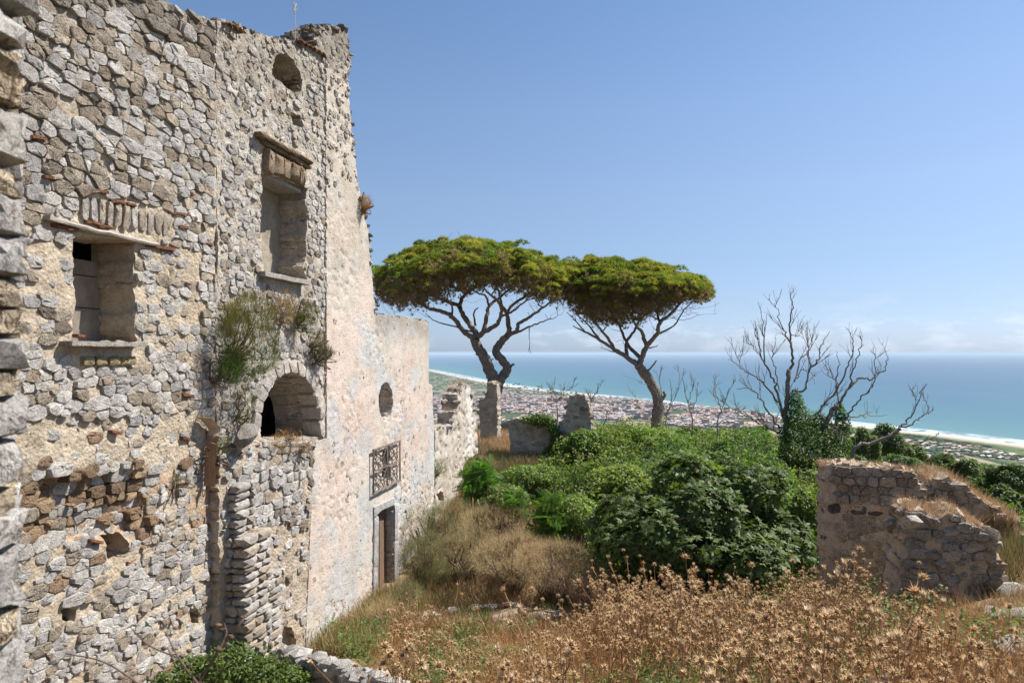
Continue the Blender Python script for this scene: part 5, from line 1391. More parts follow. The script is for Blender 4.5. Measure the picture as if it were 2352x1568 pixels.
def dead_tree(label, Y, limbs, base_px, tint, seed, twig=(3, 4, .9), name='dead_tree', cat='dead tree', group=None, trunk_n=1):
    r_ = np.random.default_rng(seed); b_ = P(base_px[0], base_px[1], Y); b_[2] = min(b_[2], float(ground(b_[0], b_[1])) - .1) if Y < 45 else b_[2]
    rt = root(name, label, cat, tuple(b_), group); T = Tree(Y, r_); gt, gb = Geo(), Geo()
    for i, (q, dy, r0, r1) in enumerate(limbs):
        pts = np.array([P(a, c, Y + dy * k_ / max(1, len(q) - 1)) for k_, (a, c) in enumerate(q)])
        if i < trunk_n: pts[0] = b_
        w = spline(pts, 5); w[1:-1] += r_.normal(0, .03, w[1:-1].shape); r0, r1 = r0 * .6, r1 * .8
        (gt if i < trunk_n else gb).tube(w, np.linspace(r0, r1, len(w)), 6, np.asarray(tint) * r_.uniform(.85, 1.15))
        grow_dead(T, gb, w, max(r1, .02), r_, tint, *twig)
    obj('trunk', gt.mesh('trunk', M_TWIG, True, None, b_), rt)
    if gb.n: obj('branches', gb.mesh('branches', M_TWIG, True, None, b_), rt)
    return rt
def c6(q): return [(1552.3 + a * .34, 658.6 + b_ * .34) for a, b_ in q]
GB = (.215, .185, .16); YD = 25.0
DT = dead_tree('big bare dead tree with many forked limbs rising out of dark ivy', YD, [
    (c6([(760, 1180), (750, 1000), (735, 880), (755, 700), (765, 560)]), 0, .20, .10),
    (c6([(765, 600), (795, 500), (775, 380), (765, 250), (790, 120), (772, 70)]), .6, .10, .012), (c6([(775, 380), (740, 320), (700, 220), (665, 110)]), -.8, .055, .01), (c6([(765, 300), (810, 330), (850, 260)]), .5, .03, .01),
    (c6([(735, 900), (690, 720), (660, 620), (600, 520), (570, 420), (545, 330), (535, 230)]), -1.0, .085, .01), (c6([(600, 520), (590, 300), (580, 160)]), -1.4, .05, .008), (c6([(570, 470), (520, 400), (490, 380)]), -1.2, .03, .008),
    (c6([(700, 960), (640, 850), (560, 740), (510, 690), (410, 687)]), .8, .07, .01), (c6([(690, 780), (600, 660), (530, 600), (440, 545), (355, 490)]), 1.2, .07, .01), (c6([(440, 545), (425, 480), (432, 440)]), 1.2, .025, .008),
    (c6([(800, 640), (850, 480), (910, 400), (935, 260)]), 1.5, .06, .01), (c6([(790, 700), (870, 700), (900, 560), (960, 500), (985, 400), (1040, 300)]), -1.5, .07, .01), (c6([(900, 560), (890, 420), (890, 230)]), -1.2, .045, .008),
    (c6([(700, 700), (680, 560), (650, 480), (670, 400), (680, 320)]), 2.0, .05, .01), (c6([(560, 920), (470, 860), (380, 820), (300, 770)]), -1.5, .04, .01), (c6([(700, 980), (640, 950), (540, 900), (470, 850)]), -1.0, .055, .012),
    (c6([(820, 620), (850, 560), (920, 590), (940, 660)]), -1.0, .03, .008)], (1810, 1065), GB, 71, (2, 4, 1.05))
DT2 = dead_tree('second bare dead tree with outward curling limbs, ivy on its foot', YD - .6, [
    (c6([(960, 1160), (1000, 960), (1020, 910), (1060, 830), (1100, 790)]), 0, .17, .11),
    (c6([(1020, 910), (960, 860), (1000, 790), (1070, 720), (1090, 600), (1100, 520), (1085, 430)]), .8, .10, .01), (c6([(1070, 720), (1150, 580), (1185, 480), (1190, 380), (1170, 300)]), -.6, .06, .01),
    (c6([(1100, 800), (1170, 680), (1230, 620), (1330, 620), (1400, 560), (1430, 490), (1405, 425)]), .8, .085, .01), (c6([(1170, 680), (1200, 560), (1240, 440), (1270, 390)]), -1.2, .055, .01),
    (c6([(1150, 900), (1190, 830), (1240, 760), (1320, 690), (1350, 600), (1345, 480), (1315, 425)]), -1.2, .06, .01), (c6([(1100, 790), (1080, 640), (1040, 600), (1000, 530)]), 1.4, .05, .01),
    (c6([(1160, 900), (1230, 870), (1320, 870), (1430, 865)]), 1.0, .04, .01), (c6([(1030, 920), (1080, 980), (1130, 1030), (1100, 1065)]), -1.5, .045, .012)], (1895, 1065), GB, 73, (2, 4, .95))
DT3 = dead_tree('long low dead limb reaching up right, over the dark shrubs', YD - 1.5, [
    (c6([(1120, 1190), (1200, 1110), (1300, 1060), (1430, 1010), (1520, 960)]), 0, .13, .06), (c6([(1500, 965), (1580, 930), (1650, 880), (1700, 850), (1742, 822)]), -.4, .05, .01), (c6([(1520, 950), (1590, 880), (1640, 780), (1665, 700), (1690, 655)]), .5, .05, .01),
    (c6([(1640, 780), (1600, 730), (1590, 690)]), .6, .02, .006), (c6([(1700, 850), (1690, 780), (1660, 740)]), .3, .02, .006), (c6([(1400, 1030), (1520, 1070), (1640, 1060), (1740, 1010), (1780, 990)]), -1.0, .045, .008)], (1930, 1075), GB, 75, (2, 3, .6))
small = [((1281, 965), 30, [[(1281, 975), (1280, 940), (1278, 920)], [(1278, 925), (1262, 900), (1240, 888)], [(1279, 920), (1272, 896), (1268, 885)], [(1279, 922), (1300, 900), (1318, 888), (1330, 878)], [(1280, 920), (1290, 905), (1296, 890)]], 'small bare sapling standing between the two grey wall stubs'),
         ((1352, 950), 30, [[(1352, 1000), (1356, 950), (1358, 915)], [(1357, 925), (1348, 895)], [(1358, 920), (1372, 898), (1380, 880)]], 'thin bare sapling just right of the tooth-shaped stub'),
         ((1374, 990), 29, [[(1374, 1000), (1390, 960), (1404, 935)]], 'single crooked dead stem leaning right of the tooth-shaped stub'),
         ((1535, 1000), 31, [[(1540, 1030), (1530, 960), (1542, 920), (1538, 870)], [(1532, 960), (1512, 925), (1500, 890), (1430, 862)], [(1532, 955), (1556, 905), (1560, 860), (1545, 840)], [(1528, 940), (1515, 880), (1520, 835)]], 'tangle of thin bare twigs across the leaning pine trunk'),
         ((1590, 1000), 30, [[(1592, 1030), (1588, 950), (1578, 920), (1568, 870), (1570, 855)], [(1588, 950), (1600, 915), (1596, 880)], [(1580, 925), (1590, 890), (1586, 850)]], 'bare grey sapling, first to the right of the leaning pine'),
         ((1645, 1020), 28, [[(1640, 1040), (1650, 970), (1656, 940), (1644, 900), (1638, 860)], [(1656, 945), (1672, 900), (1690, 870)], [(1652, 930), (1640, 905)], [(1650, 975), (1690, 940), (1705, 945)]], 'forked grey dead sapling left of the ivy-clad tree'),
         ((1480, 1000), 30, [[(1470, 1010), (1440, 985), (1420, 990)], [(1500, 1010), (1480, 960), (1440, 880)]], 'sprawling bare twigs left of the leaning pine foot')]
for i, (bp, Y, lm, lb) in enumerate(small):
    dead_tree(lb, Y, [(q, rng.uniform(-.8, .8), .06 if k_ == 0 else .03, .012 if k_ == 0 else .007) for k_, q in enumerate(lm)], bp, (.22, .19, .165) if i < 3 else (.30, .265, .225), 80 + i, (2, 4, .6))

# ------------------------------------------------------------------ leaves
def fan(pts): 
    V = np.concatenate([[[0, .32, .0]], np.column_stack([np.asarray(pts, float), np.zeros(len(pts))])]); n = len(pts)
    return V, [[0, i + 1, (i + 1) % n + 1] for i in range(n)]
FIGV, FIGF = fan([(0, 0), (.12, .05), (.42, .12), (.22, .30), (.50, .55), (.20, .52), (.0, 1.0), (-.20, .52), (-.50, .55), (-.22, .30), (-.42, .12), (-.12, .05)])
FIGV[:, 2] = -.28 * (FIGV[:, 0] ** 2 * 2 + .5 * (FIGV[:, 1] - .3) ** 2)
OVV = np.array([[0, 0, 0], [.24, .38, -.06], [0, 1, -.10], [-.24, .38, -.06], [0, .42, .0]]); OVF = [[0, 1, 4], [1, 2, 4], [2, 3, 4], [3, 0, 4]]
QLV = np.array([[0, 0, 0], [.3, .45, -.08], [0, 1, -.05], [-.3, .45, -.08]]); QLF = [[0, 1, 2], [0, 2, 3]]
BLV = np.array([[-.5, 0, 0], [.5, 0, 0], [-.36, 0, .5], [.36, 0, .5], [0, .3, 1.0]]) * np.array([.03, .35, 1]); BLV[2:4, 1] += .08
BLF = [[0, 1, 3], [0, 3, 2], [2, 3, 4]]

PNV, PNF = [], []
for k_ in range(9):
    t_ = .12 + .095 * k_; zz_ = -.35 * t_ * t_; l_ = .26 * math.sin(.5 + 2.3 * (1 - k_ / 9.0))
    for sg in (-1, 1):
        b0_ = len(PNV); PNV += [(0, t_, zz_), (sg * l_ * .5, t_ + .075, zz_ + .02), (sg * l_, t_ + .05, zz_ - .05), (sg * l_ * .5, t_ - .01, zz_ + .01)]
        PNF += [[b0_, b0_ + 1, b0_ + 2], [b0_, b0_ + 2, b0_ + 3]]
PNV = np.array(PNV)

def lying(nrm, r_, n):
    """leaf frames: template y is the leaf axis, z its upper side"""
    return rot_from_normal(nrm, r_.uniform(0, 6.28, n))

def blob_leaves(lumps, n, r_, shell=(.72, 1.03), gap=.0):
    """points + outward normals on the shells of overlapping ellipsoids (c, radii)"""
    C = np.array([l_[0] for l_ in lumps], float); Rr = np.array([l_[1] for l_ in lumps], float)
    ar = (Rr[:, 0] * Rr[:, 1] + Rr[:, 0] * Rr[:, 2] + Rr[:, 1] * Rr[:, 2]); pr = ar / ar.sum()
    Pn, Nn = [], []; tot = 0
    while tot < n:
        m_ = n; k_ = r_.choice(len(C), m_, p=pr); d = r_.normal(size=(m_, 3)); d /= np.linalg.norm(d, axis=1, keepdims=True)
        s_ = r_.uniform(*shell, (m_, 1)); p_ = C[k_] + d * Rr[k_] * s_; nn = d / Rr[k_]; nn /= np.linalg.norm(nn, axis=1, keepdims=True)
        ok = np.ones(m_, bool)
        for j in range(len(C)):
            q = ((p_ - C[j]) / Rr[j]); ok &= ~(((q ** 2).sum(1) < .62) & (k_ != j))
        if gap: ok &= fbm(p_ * 2.2, 2, 401) > gap
        Pn.append(p_[ok]); Nn.append(nn[ok]); tot += ok.sum()
    return np.concatenate(Pn)[:n], np.concatenate(Nn)[:n]

def leafy(rt, lumps, n, size, base, seed, tv=OVV, tf=OVF, mat=None, name='foliage', up=.5, var=.3, shell=(.7, 1.04), gap=0.0, off=(0, 0, 0), wild=.5):
    r_ = np.random.default_rng(seed); p_, nn = blob_leaves(lumps, n, r_, shell, gap)
    nr = nn * .8 + np.array([0, 0, up]) + r_.normal(0, wild, p_.shape)
    M = lying(nr, r_, len(p_)) * (size * r_.uniform(.65, 1.3, len(p_)))[:, None, None]
    cl_ = fbm(p_ * 1.3, 2, seed)[:, None]
    t = tints(len(p_), base, var, .1, r_) * (.75 + .5 * cl_)
    return obj(name, scatter(name, tv, [tf], M, p_, mat or M_LEAF, t, False, off), rt)

def lumpy(c, rad, n, r_, s_=(.35, .6), flat=1.0):
    """a body of overlapping lumps inside an ellipsoid"""
    out = []
    for _ in range(n):
        d = r_.normal(size=3); d /= np.linalg.norm(d); d[2] = abs(d[2]) * 1.0 - .25
        k_ = r_.uniform(.35, .8); s2 = r_.uniform(*s_)
        out.append((np.asarray(c) + d * np.asarray(rad) * k_, np.asarray(rad) * s2 * np.array([1, 1, flat])))
    return out

def stems(g, base, lumps, r0, r_, tint):
    for c, ra in lumps:
        mid = np.asarray(base) * .5 + np.asarray(c) * .5 + r_.normal(0, .12, 3); q = spline(np.array([base, mid, c]), 4)
        g.tube(q, np.linspace(r0, r0 * .3, len(q)), 5, tint)

def bush(name, label, cat, c, rad, nl, n, size, base, seed, tv=OVV, tf=OVF, mat=None, group=None, up=.5, stem=(.2, .16, .12), gap=0.0, s_=(.35, .6), gz=None, wild=.5, var=.3, shell=(.6, 1.04)):
    r_ = np.random.default_rng(seed); c = np.asarray(c, float); gz = float(ground(c[0], c[1])) if gz is None else gz
    b_ = np.array([c[0], c[1], gz - .05]); rt = root(name, label, cat, tuple(b_), group); lm = lumpy(c, rad, nl, r_, s_)
    leafy(rt, lm, n, size, base, seed + 1, tv, tf, mat, 'foliage', up, var, shell, gap, b_, wild)
    g = Geo(); stems(g, b_, lm, .012 + .03 * max(rad), r_, stem); obj('stem', g.mesh('stem', M_TWIG, True, None, b_), rt)
    return rt

# fig bush
r_ = np.random.default_rng(101)
figc = P(1608, 1215, 14.3); figb = np.array([figc[0], figc[1], float(ground(figc[0], figc[1]))])
FG = root('fig_bush', 'large round dark green fig bush with lobed glossy leaves', 'fig bush', tuple(figb))
lm = lumpy(figc + np.array([0, 0, -.15]), (2.0, 1.7, 1.45), 46, r_, (.26, .42))
lm += [(P(1440, 1180, 14.6), (.6, .6, .55)), (P(1405, 1215, 14.8), (.45, .5, .5)), (P(1800, 1250, 14.0), (.55, .5, .6)), (P(1730, 1120, 14.5), (.7, .6, .55)), (P(1570, 1090, 14.8), (.7, .6, .5))]
tp_, tn_ = blob_leaves(lm, 1900, r_, (.78, 1.03)); M, Lc, T = [], [], []
for p_, n_ in zip(tp_, tn_):
    k_ = int(r_.integers(5, 9)); ax = n_ * .7 + np.array([0, 0, .6]) + r_.normal(0, .2, 3); ax /= np.linalg.norm(ax)
    s1 = np.cross(ax, [.3, .2, 1]); s1 /= np.linalg.norm(s1); s2 = np.cross(ax, s1)
    for j in range(k_):
        ph = j * 2.4 + r_.uniform(0, .5); rad = s1 * math.cos(ph) + s2 * math.sin(ph)
        axis = rad * .9 + ax * r_.uniform(-.1, .55); axis /= np.linalg.norm(axis); nrm = ax - axis * (ax @ axis); nrm /= np.linalg.norm(nrm); xx = np.cross(axis, nrm)
        M.append(np.stack([xx, axis, nrm], 1) * r_.uniform(.11, .19)); Lc.append(p_ + axis * .03 + ax * r_.uniform(-.06, .06)); 
    T.append(tints(k_, np.array([.088, .128, .036]) * r_.uniform(.65, 1.35), .25, .08, r_))
obj('foliage', scatter('foliage', FIGV, [FIGF], np.array(M), np.array(Lc), M_FIG, np.concatenate(T), False, figb), FG)
g = Geo(); stems(g, figb, lm[:40], .05, r_, (.30, .28, .25)); obj('stem', g.mesh('stem', M_TWIG, True, None, figb), FG)

# bramble and ivy thicket behind it: a bumpy mass over the ground
def region(n, xr, yr, poly, r_, zoff=0.0, hf=None):
    out = []; tot = 0; poly = np.asarray(poly, float)
    while tot < n:
        x, y = r_.uniform(*xr, n * 3), r_.uniform(*yr, n * 3); z = ground(x, y) + zoff + (hf(x, y) if hf else 0)
        q = np.stack([CX + F * x / y, HY - F * z / y], 1); ok = inpoly(q, poly)
        out.append(np.stack([x, y, z], 1)[ok]); tot += ok.sum()
        if tot == 0: break
    return np.concatenate(out)[:n]
def mound(x, y):
    p_ = np.stack([x, y], -1)
    edge = sstep(.2, 1.8, x - np.interp(y, [12, 15, 18, 22, 26, 30], [1.2, 1.0, .3, -.2, .6, 1.6])) * sstep(13.2, 15, y) * (1 - sstep(31, 35, y)) * (1 - sstep(10.5, 13.5, x))
    big = np.interp(x, [0, 2, 6, 12], [.7, .95, 1.15, 1.3]) * (.55 + .8 * fbm(p_ * .6, 3, 111)) + 1.0 * (fbm(p_ * 1.15, 3, 113) - .42)
    big = np.maximum(big * np.interp(y, [14, 18, 22, 28], [1.15, 1.0, .7, .45]), .12)
    big = big + .55 * np.exp(-((x - 4.4) / 1.8) ** 2 - ((y - 25.5) / 2.6) ** 2)
    big = big * (1 - .55 * sstep(5.5, 8.5, x) * sstep(16, 19.5, y))
    return edge * big
xs2, ys2 = np.arange(-1, 14.5, .28), np.arange(13, 36, .28)
o = obj('thicket_underlayer', grid_mesh('thicket_underlayer', xs2, ys2, lambda x, y: ground(x, y) + np.maximum(mound(x, y) * .86 - .15, -.12), M_SOIL, lambda V: np.tile([.035, .038, .02], (len(V), 1))))  # smooth underlayer blocking the view through; gloom between stems painted as near-black colour
tag(o, 'near-black sheet under the bramble leaves, coloured as the shade inside the thicket', 'undergrowth', kind='stuff')
r_ = np.random.default_rng(115)
def carpet(name, label, n, xr, yr, size, base, r_, keep=None, lift=(.0, .28), up=.8, tv=QLV, tf=QLF, cat='undergrowth', var=.35):
    x, y = r_.uniform(*xr, n), r_.uniform(*yr, n); h = mound(x, y); ok = h > .08
    if keep is not None: ok &= keep(x, y)
    x, y, h = x[ok], y[ok], h[ok]; e_ = .12
    gxx = (mound(x + e_, y) - mound(x - e_, y) + ground(x + e_, y) - ground(x - e_, y)) / (2 * e_); gyy = (mound(x, y + e_) - mound(x, y - e_) + ground(x, y + e_) - ground(x, y - e_)) / (2 * e_)
    nn = np.stack([-gxx, -gyy, np.ones_like(x)], 1) + r_.normal(0, .75, (len(x), 3)); lf = r_.uniform(0, 1, len(x)) ** 1.4
    clump = fbm(np.stack([x, y], -1) * 2.3, 3, 117)
    z = ground(x, y) + h * .86 - .12 + (lift[0] + (lift[1] - lift[0]) * lf) + .5 * (clump - .5)
    M = lying(nn, r_, len(x)) * (size * r_.uniform(.6, 1.35, len(x)))[:, None, None]
    t = tints(len(x), base, var, .1, r_) * (.6 + .8 * fbm(np.stack([x, y], -1) * .9, 3, 119))[:, None]
    pt = sstep(.45, .6, fbm(np.stack([x, y], -1) * .55, 3, 121))[:, None]; t = t * (1 - pt) + t * np.array([.62, .8, .8]) * pt
    o = obj(name, scatter(name, tv, [tf], M, np.stack([x, y, z], 1), M_LEAF, t)); tag(o, label, cat, kind='stuff')
carpet('bramble_thicket', 'mass of bright green bramble and vine leaves behind the fig bush', 150000, (-1, 14), (13.5, 34), .105, np.array([[.13, .19, .04], [.11, .17, .04], [.17, .20, .05], [.08, .135, .032]]), r_, None, (-.05, .40))

g = Geo(); cl_, cm_ = [], []
for _ in range(150):
    x, y = rng.uniform(.5, 10), rng.uniform(15.5, 27); z = float(ground(x, y) + mound(np.array([x]), np.array([y]))[0] * .85)
    if float(mound(np.array([x]), np.array([y]))[0]) < .2: continue
    a = rng.uniform(0, 6.28); l_ = rng.uniform(.5, 1.3); h = rng.uniform(.35, .85); d_ = np.array([math.cos(a), math.sin(a), 0])
    q = np.array([[x, y, z] + d_ * l_ * t + np.array([0, 0, h * math.sin(t * 2.5) + .1 * t]) for t in np.linspace(0, 1, 7)]); g.tube(q, np.linspace(.007, .003, 7), 3, np.array([.22, .19, .10]) * rng.uniform(.7, 1.3))
    for t in range(1, 7):
        for _k in range(5): cl_.append(q[t] + rng.normal(0, .05, 3))
cl_ = np.array(cl_)
o = obj('bramble_canes', g.mesh('bramble_canes', M_TWIG, True)); tag(o, 'thin arching bramble canes standing clear of the green thicket', 'brambles', kind='stuff')
M = lying(np.array([0, 0, 1.0]) + rng.normal(0, .7, cl_.shape), rng, len(cl_)) * (rng.uniform(.06, .13, len(cl_)))[:, None, None]
obj('leaves', scatter('leaves', QLV, [QLF], M, cl_, M_LEAF, tints(len(cl_), np.array([[.17, .22, .055], [.12, .18, .045], [.22, .22, .07]]), .3, .1)), o)

# ivy on the dead trees and its green neighbours
r_ = np.random.default_rng(131)
ivb = P(1850, 1075, YD - .4); ivb[2] = float(ground(ivb[0], ivb[1]))
IV = root('ivy', 'dark ivy cloaking the foot of the big dead trees', 'ivy', tuple(ivb))
lm = [(P(a, b_, YD - dy), np.array(rr)) for a, b_, dy, rr in [(1828, 925, .2, (.3, .35, .5)), (1830, 950, .2, (.42, .45, .5)), (1836, 980, .4, (.6, .6, .6)), (1852, 1010, .6, (.85, .8, .6)), (1815, 1005, .5, (.5, .6, .6)), (1875, 975, .3, (.45, .5, .5)), (1890, 1010, .5, (.6, .7, .6)), (1930, 955, .3, (.28, .3, .4)), (1932, 985, .4, (.42, .4, .5)), (1925, 1020, .7, (.55, .6, .6)), (1850, 1045, .9, (1.0, .8, .6)), (1900, 1050, .9, (.8, .8, .6)), (1822, 1040, .9, (.6, .7, .6)), (1825, 908, .1, (.16, .2, .3)), (1928, 938, .2, (.16, .18, .3))]]
leafy(IV, [(c_, r_2 * .88) for c_, r_2 in lm], 12500, .085, np.array([.075, .13, .032]), 132, QLV, QLF, None, 'foliage', .35, .4, (.55, 1.05), 0, ivb)
leafy(IV, [lm[6], lm[5], lm[1]], 900, .085, np.array([.10, .17, .04]), 133, QLV, QLF, None, 'young_leaves', .6, .3, (.95, 1.08), 0, ivb)

BG = [  # px, top py, Y, half width px, label
 (1585, 968, 31, 46, 'grey-green bush under the first bare sapling'), (1700, 985, 29, 50, 'mid-green bush between the forked sapling and the ivy'), (1745, 960, 33, 34, 'dull green bush rising just left of the ivy-clad trunk'),
 (1660, 1010, 24, 36, 'ivy-green bush with drooping sprays below the forked sapling'), (1985, 975, 33, 40, 'olive-green tree close right of the second dead tree'), (2035, 962, 36, 42, 'feathery green tree behind the curling dead limbs'),
 (2090, 1005, 36, 40, 'dark green tree under the long dead limb'), (2070, 1035, 30, 60, 'dense green shrub above the brown wall stub'), (2165, 1032, 34, 36, 'tall sprawling green shrub in the middle of the right hillside'), (2130, 1058, 28, 46, 'bright green shrub behind the gap in the right ruins'),
 (2215, 1048, 30, 40, 'pale feathery shrub above the tumbled wall end'), (2260, 1060, 33, 34, 'small dark shrub second from the right edge'), (2325, 1055, 24, 60, 'dark green shrub cut by the right edge of the view'), (2010, 1050, 27, 50, 'low green shrub right of the ivy foot'),
 (2105, 1078, 25, 44, 'low bright shrub right above the brown wall stub corner'), (2175, 1085, 26, 46, 'green shrub filling the gap below the sprawling shrub'), (2245, 1092, 25, 44, 'broad green shrub right above the tumbled wall end'), (2300, 1100, 23, 44, 'light green shrub below the dark shrub at the right edge'),
 (2345, 1120, 20, 46, 'lowest green shrub at the right edge of the view'), (2055, 1062, 26, 44, 'olive shrub between ivy and the sprawling shrub'), (1965, 1035, 28, 36, 'dark narrow shrub at the right side of the ivy')]
for i, (px, py, Y, hw, lb) in enumerate(BG):
    s_ = Y / F; top = -(py - HY) * s_; c = P(px, py, Y); hgt = max(1.6, (1110 - py) * s_ * 1.0); c[2] = top - hgt / 2
    col = np.array([[.10, .145, .048], [.08, .125, .038], [.12, .16, .055], [.085, .14, .04]])[i % 4]
    rt = bush('shrub' if py > 985 else 'small_tree', lb, 'shrub' if py > 985 else 'tree', c, (hw * s_, hw * s_ * .9, hgt / 2), 34, 9000, .12, col, 200 + 3 * i, QLV, QLF, None, 'trees and shrubs on the slope', .45, (.2, .16, .12), .0, (.22, .42), c[2] - hgt / 2 - .2)

# shrubs growing out of the walls
def wallbush(label, px, py, off, rad, n, size, base, seed, frame=FACADE, droop=-.2, tv=BLV, tf=BLF, nl=14):
    u, z = frame.px(px, py, off); c = frame.world(u, off, z); ro = frame.world(u, 0, z - rad[2] * .5)
    r_ = np.random.default_rng(seed); b_ = ro; rt = root('wall_shrub', label, 'wall plant', tuple(b_), 'plants rooted in the ruined facade')
    R3 = np.stack([frame.x, -frame.y, [0, 0, 1.0]], 1); lm = []
    for _ in range(nl):
        d = r_.normal(size=3); d /= np.linalg.norm(d); k_ = r_.uniform(.3, .85)
        lm.append((c + R3 @ (d * np.asarray(rad) * k_), np.array([max(rad) * .36] * 3) * r_.uniform(.7, 1.2)))
    p_, nn = blob_leaves(lm, n, r_, (.2, 1.08)); out_ = p_ - (ro + np.array([0, 0, -.1])); out_ /= np.linalg.norm(out_, axis=1, keepdims=True)
    nr = out_ * .7 + np.array([0, 0, .7]) + r_.normal(0, .45, p_.shape)
    M = rot_from_normal(nr, r_.uniform(0, 6.28, n)) * (size * r_.uniform(.6, 1.4, n))[:, None, None]
    hi = ((p_ - c) @ np.array([0, 0, 1.0]) / rad[2])[:, None]
    b2 = np.asarray(base, float)
    if b2.ndim == 2: mixt = np.clip(.5 + .6 * hi + r_.normal(0, .22, (n, 1)), 0, 1); t = b2[0] * (1 - mixt) + b2[1] * mixt
    else: t = np.tile(b2, (n, 1))
    t = t * r_.uniform(.65, 1.35, (n, 1))
    obj('foliage', scatter('foliage', tv, [tf], M, p_, M_LEAF, t, False, b_), rt)
    g = Geo(); stems(g, ro, lm, .014, r_, (.22, .17, .12)); obj('stem', g.mesh('stem', M_TWIG, True, None, b_), rt)
GRN = np.array([[.055, .085, .022], [.15, .125, .05]])
wallbush('large shaggy olive-green shrub hanging on the wall left of the niche', 568, 775, .30, (.42, .30, .66), 9000, .11, GRN, 301, nl=26)
wallbush('dark leafy lower part of growth, left above the niche', 520, 850, .25, (.25, .22, .30), 2600, .09, np.array([[.04, .065, .02], [.06, .09, .025]]), 302)
wallbush('brown dry tuft of twigs above the niche, beside the large shrub', 655, 715, .12, (.4, .14, .26), 1300, .12, np.array([[.20, .13, .085], [.24, .16, .10]]), 303)
wallbush('smaller green tuft right above the niche', 702, 730, .18, (.26, .18, .32), 2200, .10, np.array([[.07, .10, .03], [.15, .12, .06]]), 304)
wallbush('grey-green tuft on the wall edge below the smaller green tuft', 730, 790, .15, (.18, .15, .2), 900, .09, np.array([[.08, .085, .05], [.16, .13, .09]]), 305)
wallbush('dark spiky plant leaning over the pink plaster right of the niche', 745, 820, .18, (.22, .18, .2), 900, .12, np.array([[.055, .06, .035], [.11, .09, .06]]), 306)
wallbush('narrow green plant hanging left of the dark niche mouth', 563, 935, .14, (.13, .12, .34), 1300, .08, np.array([[.05, .075, .02], [.11, .11, .04]]), 307)
wallbush('small green plant beside the splintered timber', 512, 1032, .24, (.09, .1, .2), 600, .07, np.array([[.05, .075, .025], [.08, .10, .035]]), 308)
wallbush('rust-brown dry tuft on the stepped edge of the chapel front against the sky', 838, 474, .1, (.13, .14, .2), 900, .12, np.array([[.26, .13, .05], [.34, .19, .08]]), 309)
wallbush('tiny green tuft low on the nearest bay', 408, 1105, .05, (.1, .05, .12), 260, .06, np.array([[.09, .10, .04], [.12, .13, .05]]), 310)
wallbush('pale green creeper at the foot of the broken wall', 1010, 1075, .1, (.16, .14, .4), 800, .11, np.array([[.10, .14, .04], [.14, .18, .06]]), 311)
wallbush('dry brown grass on the ledge below the niche', 655, 1020, .22, (.45, .08, .05), 900, .09, np.array([[.28, .15, .08], [.33, .19, .10]]), 312)
wallbush('dry brown tuft hanging on the base below the ledge', 700, 1030, .22, (.1, .08, .14), 300, .10, np.array([[.24, .14, .09], [.30, .19, .12]]), 313)

# creeper over the far stub
vb = P(1245, 968, 25.8); rt = root('creeper', 'green creeper trailing over the square grey wall stub', 'creeper', tuple(vb))
leafy(rt, [(P(a, b_, 25.75), np.array(rr)) for a, b_, rr in [(1215, 963, (.3, .3, .16)), (1235, 960, (.35, .35, .2)), (1255, 962, (.3, .3, .22)), (1268, 975, (.22, .3, .3)), (1275, 995, (.2, .3, .4)), (1240, 972, (.3, .15, .15)), (1278, 1020, (.3, .3, .4)), (1270, 1045, (.5, .4, .4))]], 2600, .10, np.array([.09, .14, .035]), 321, QLV, QLF, None, 'foliage', .5, .35, (.4, 1.05), 0, vb)

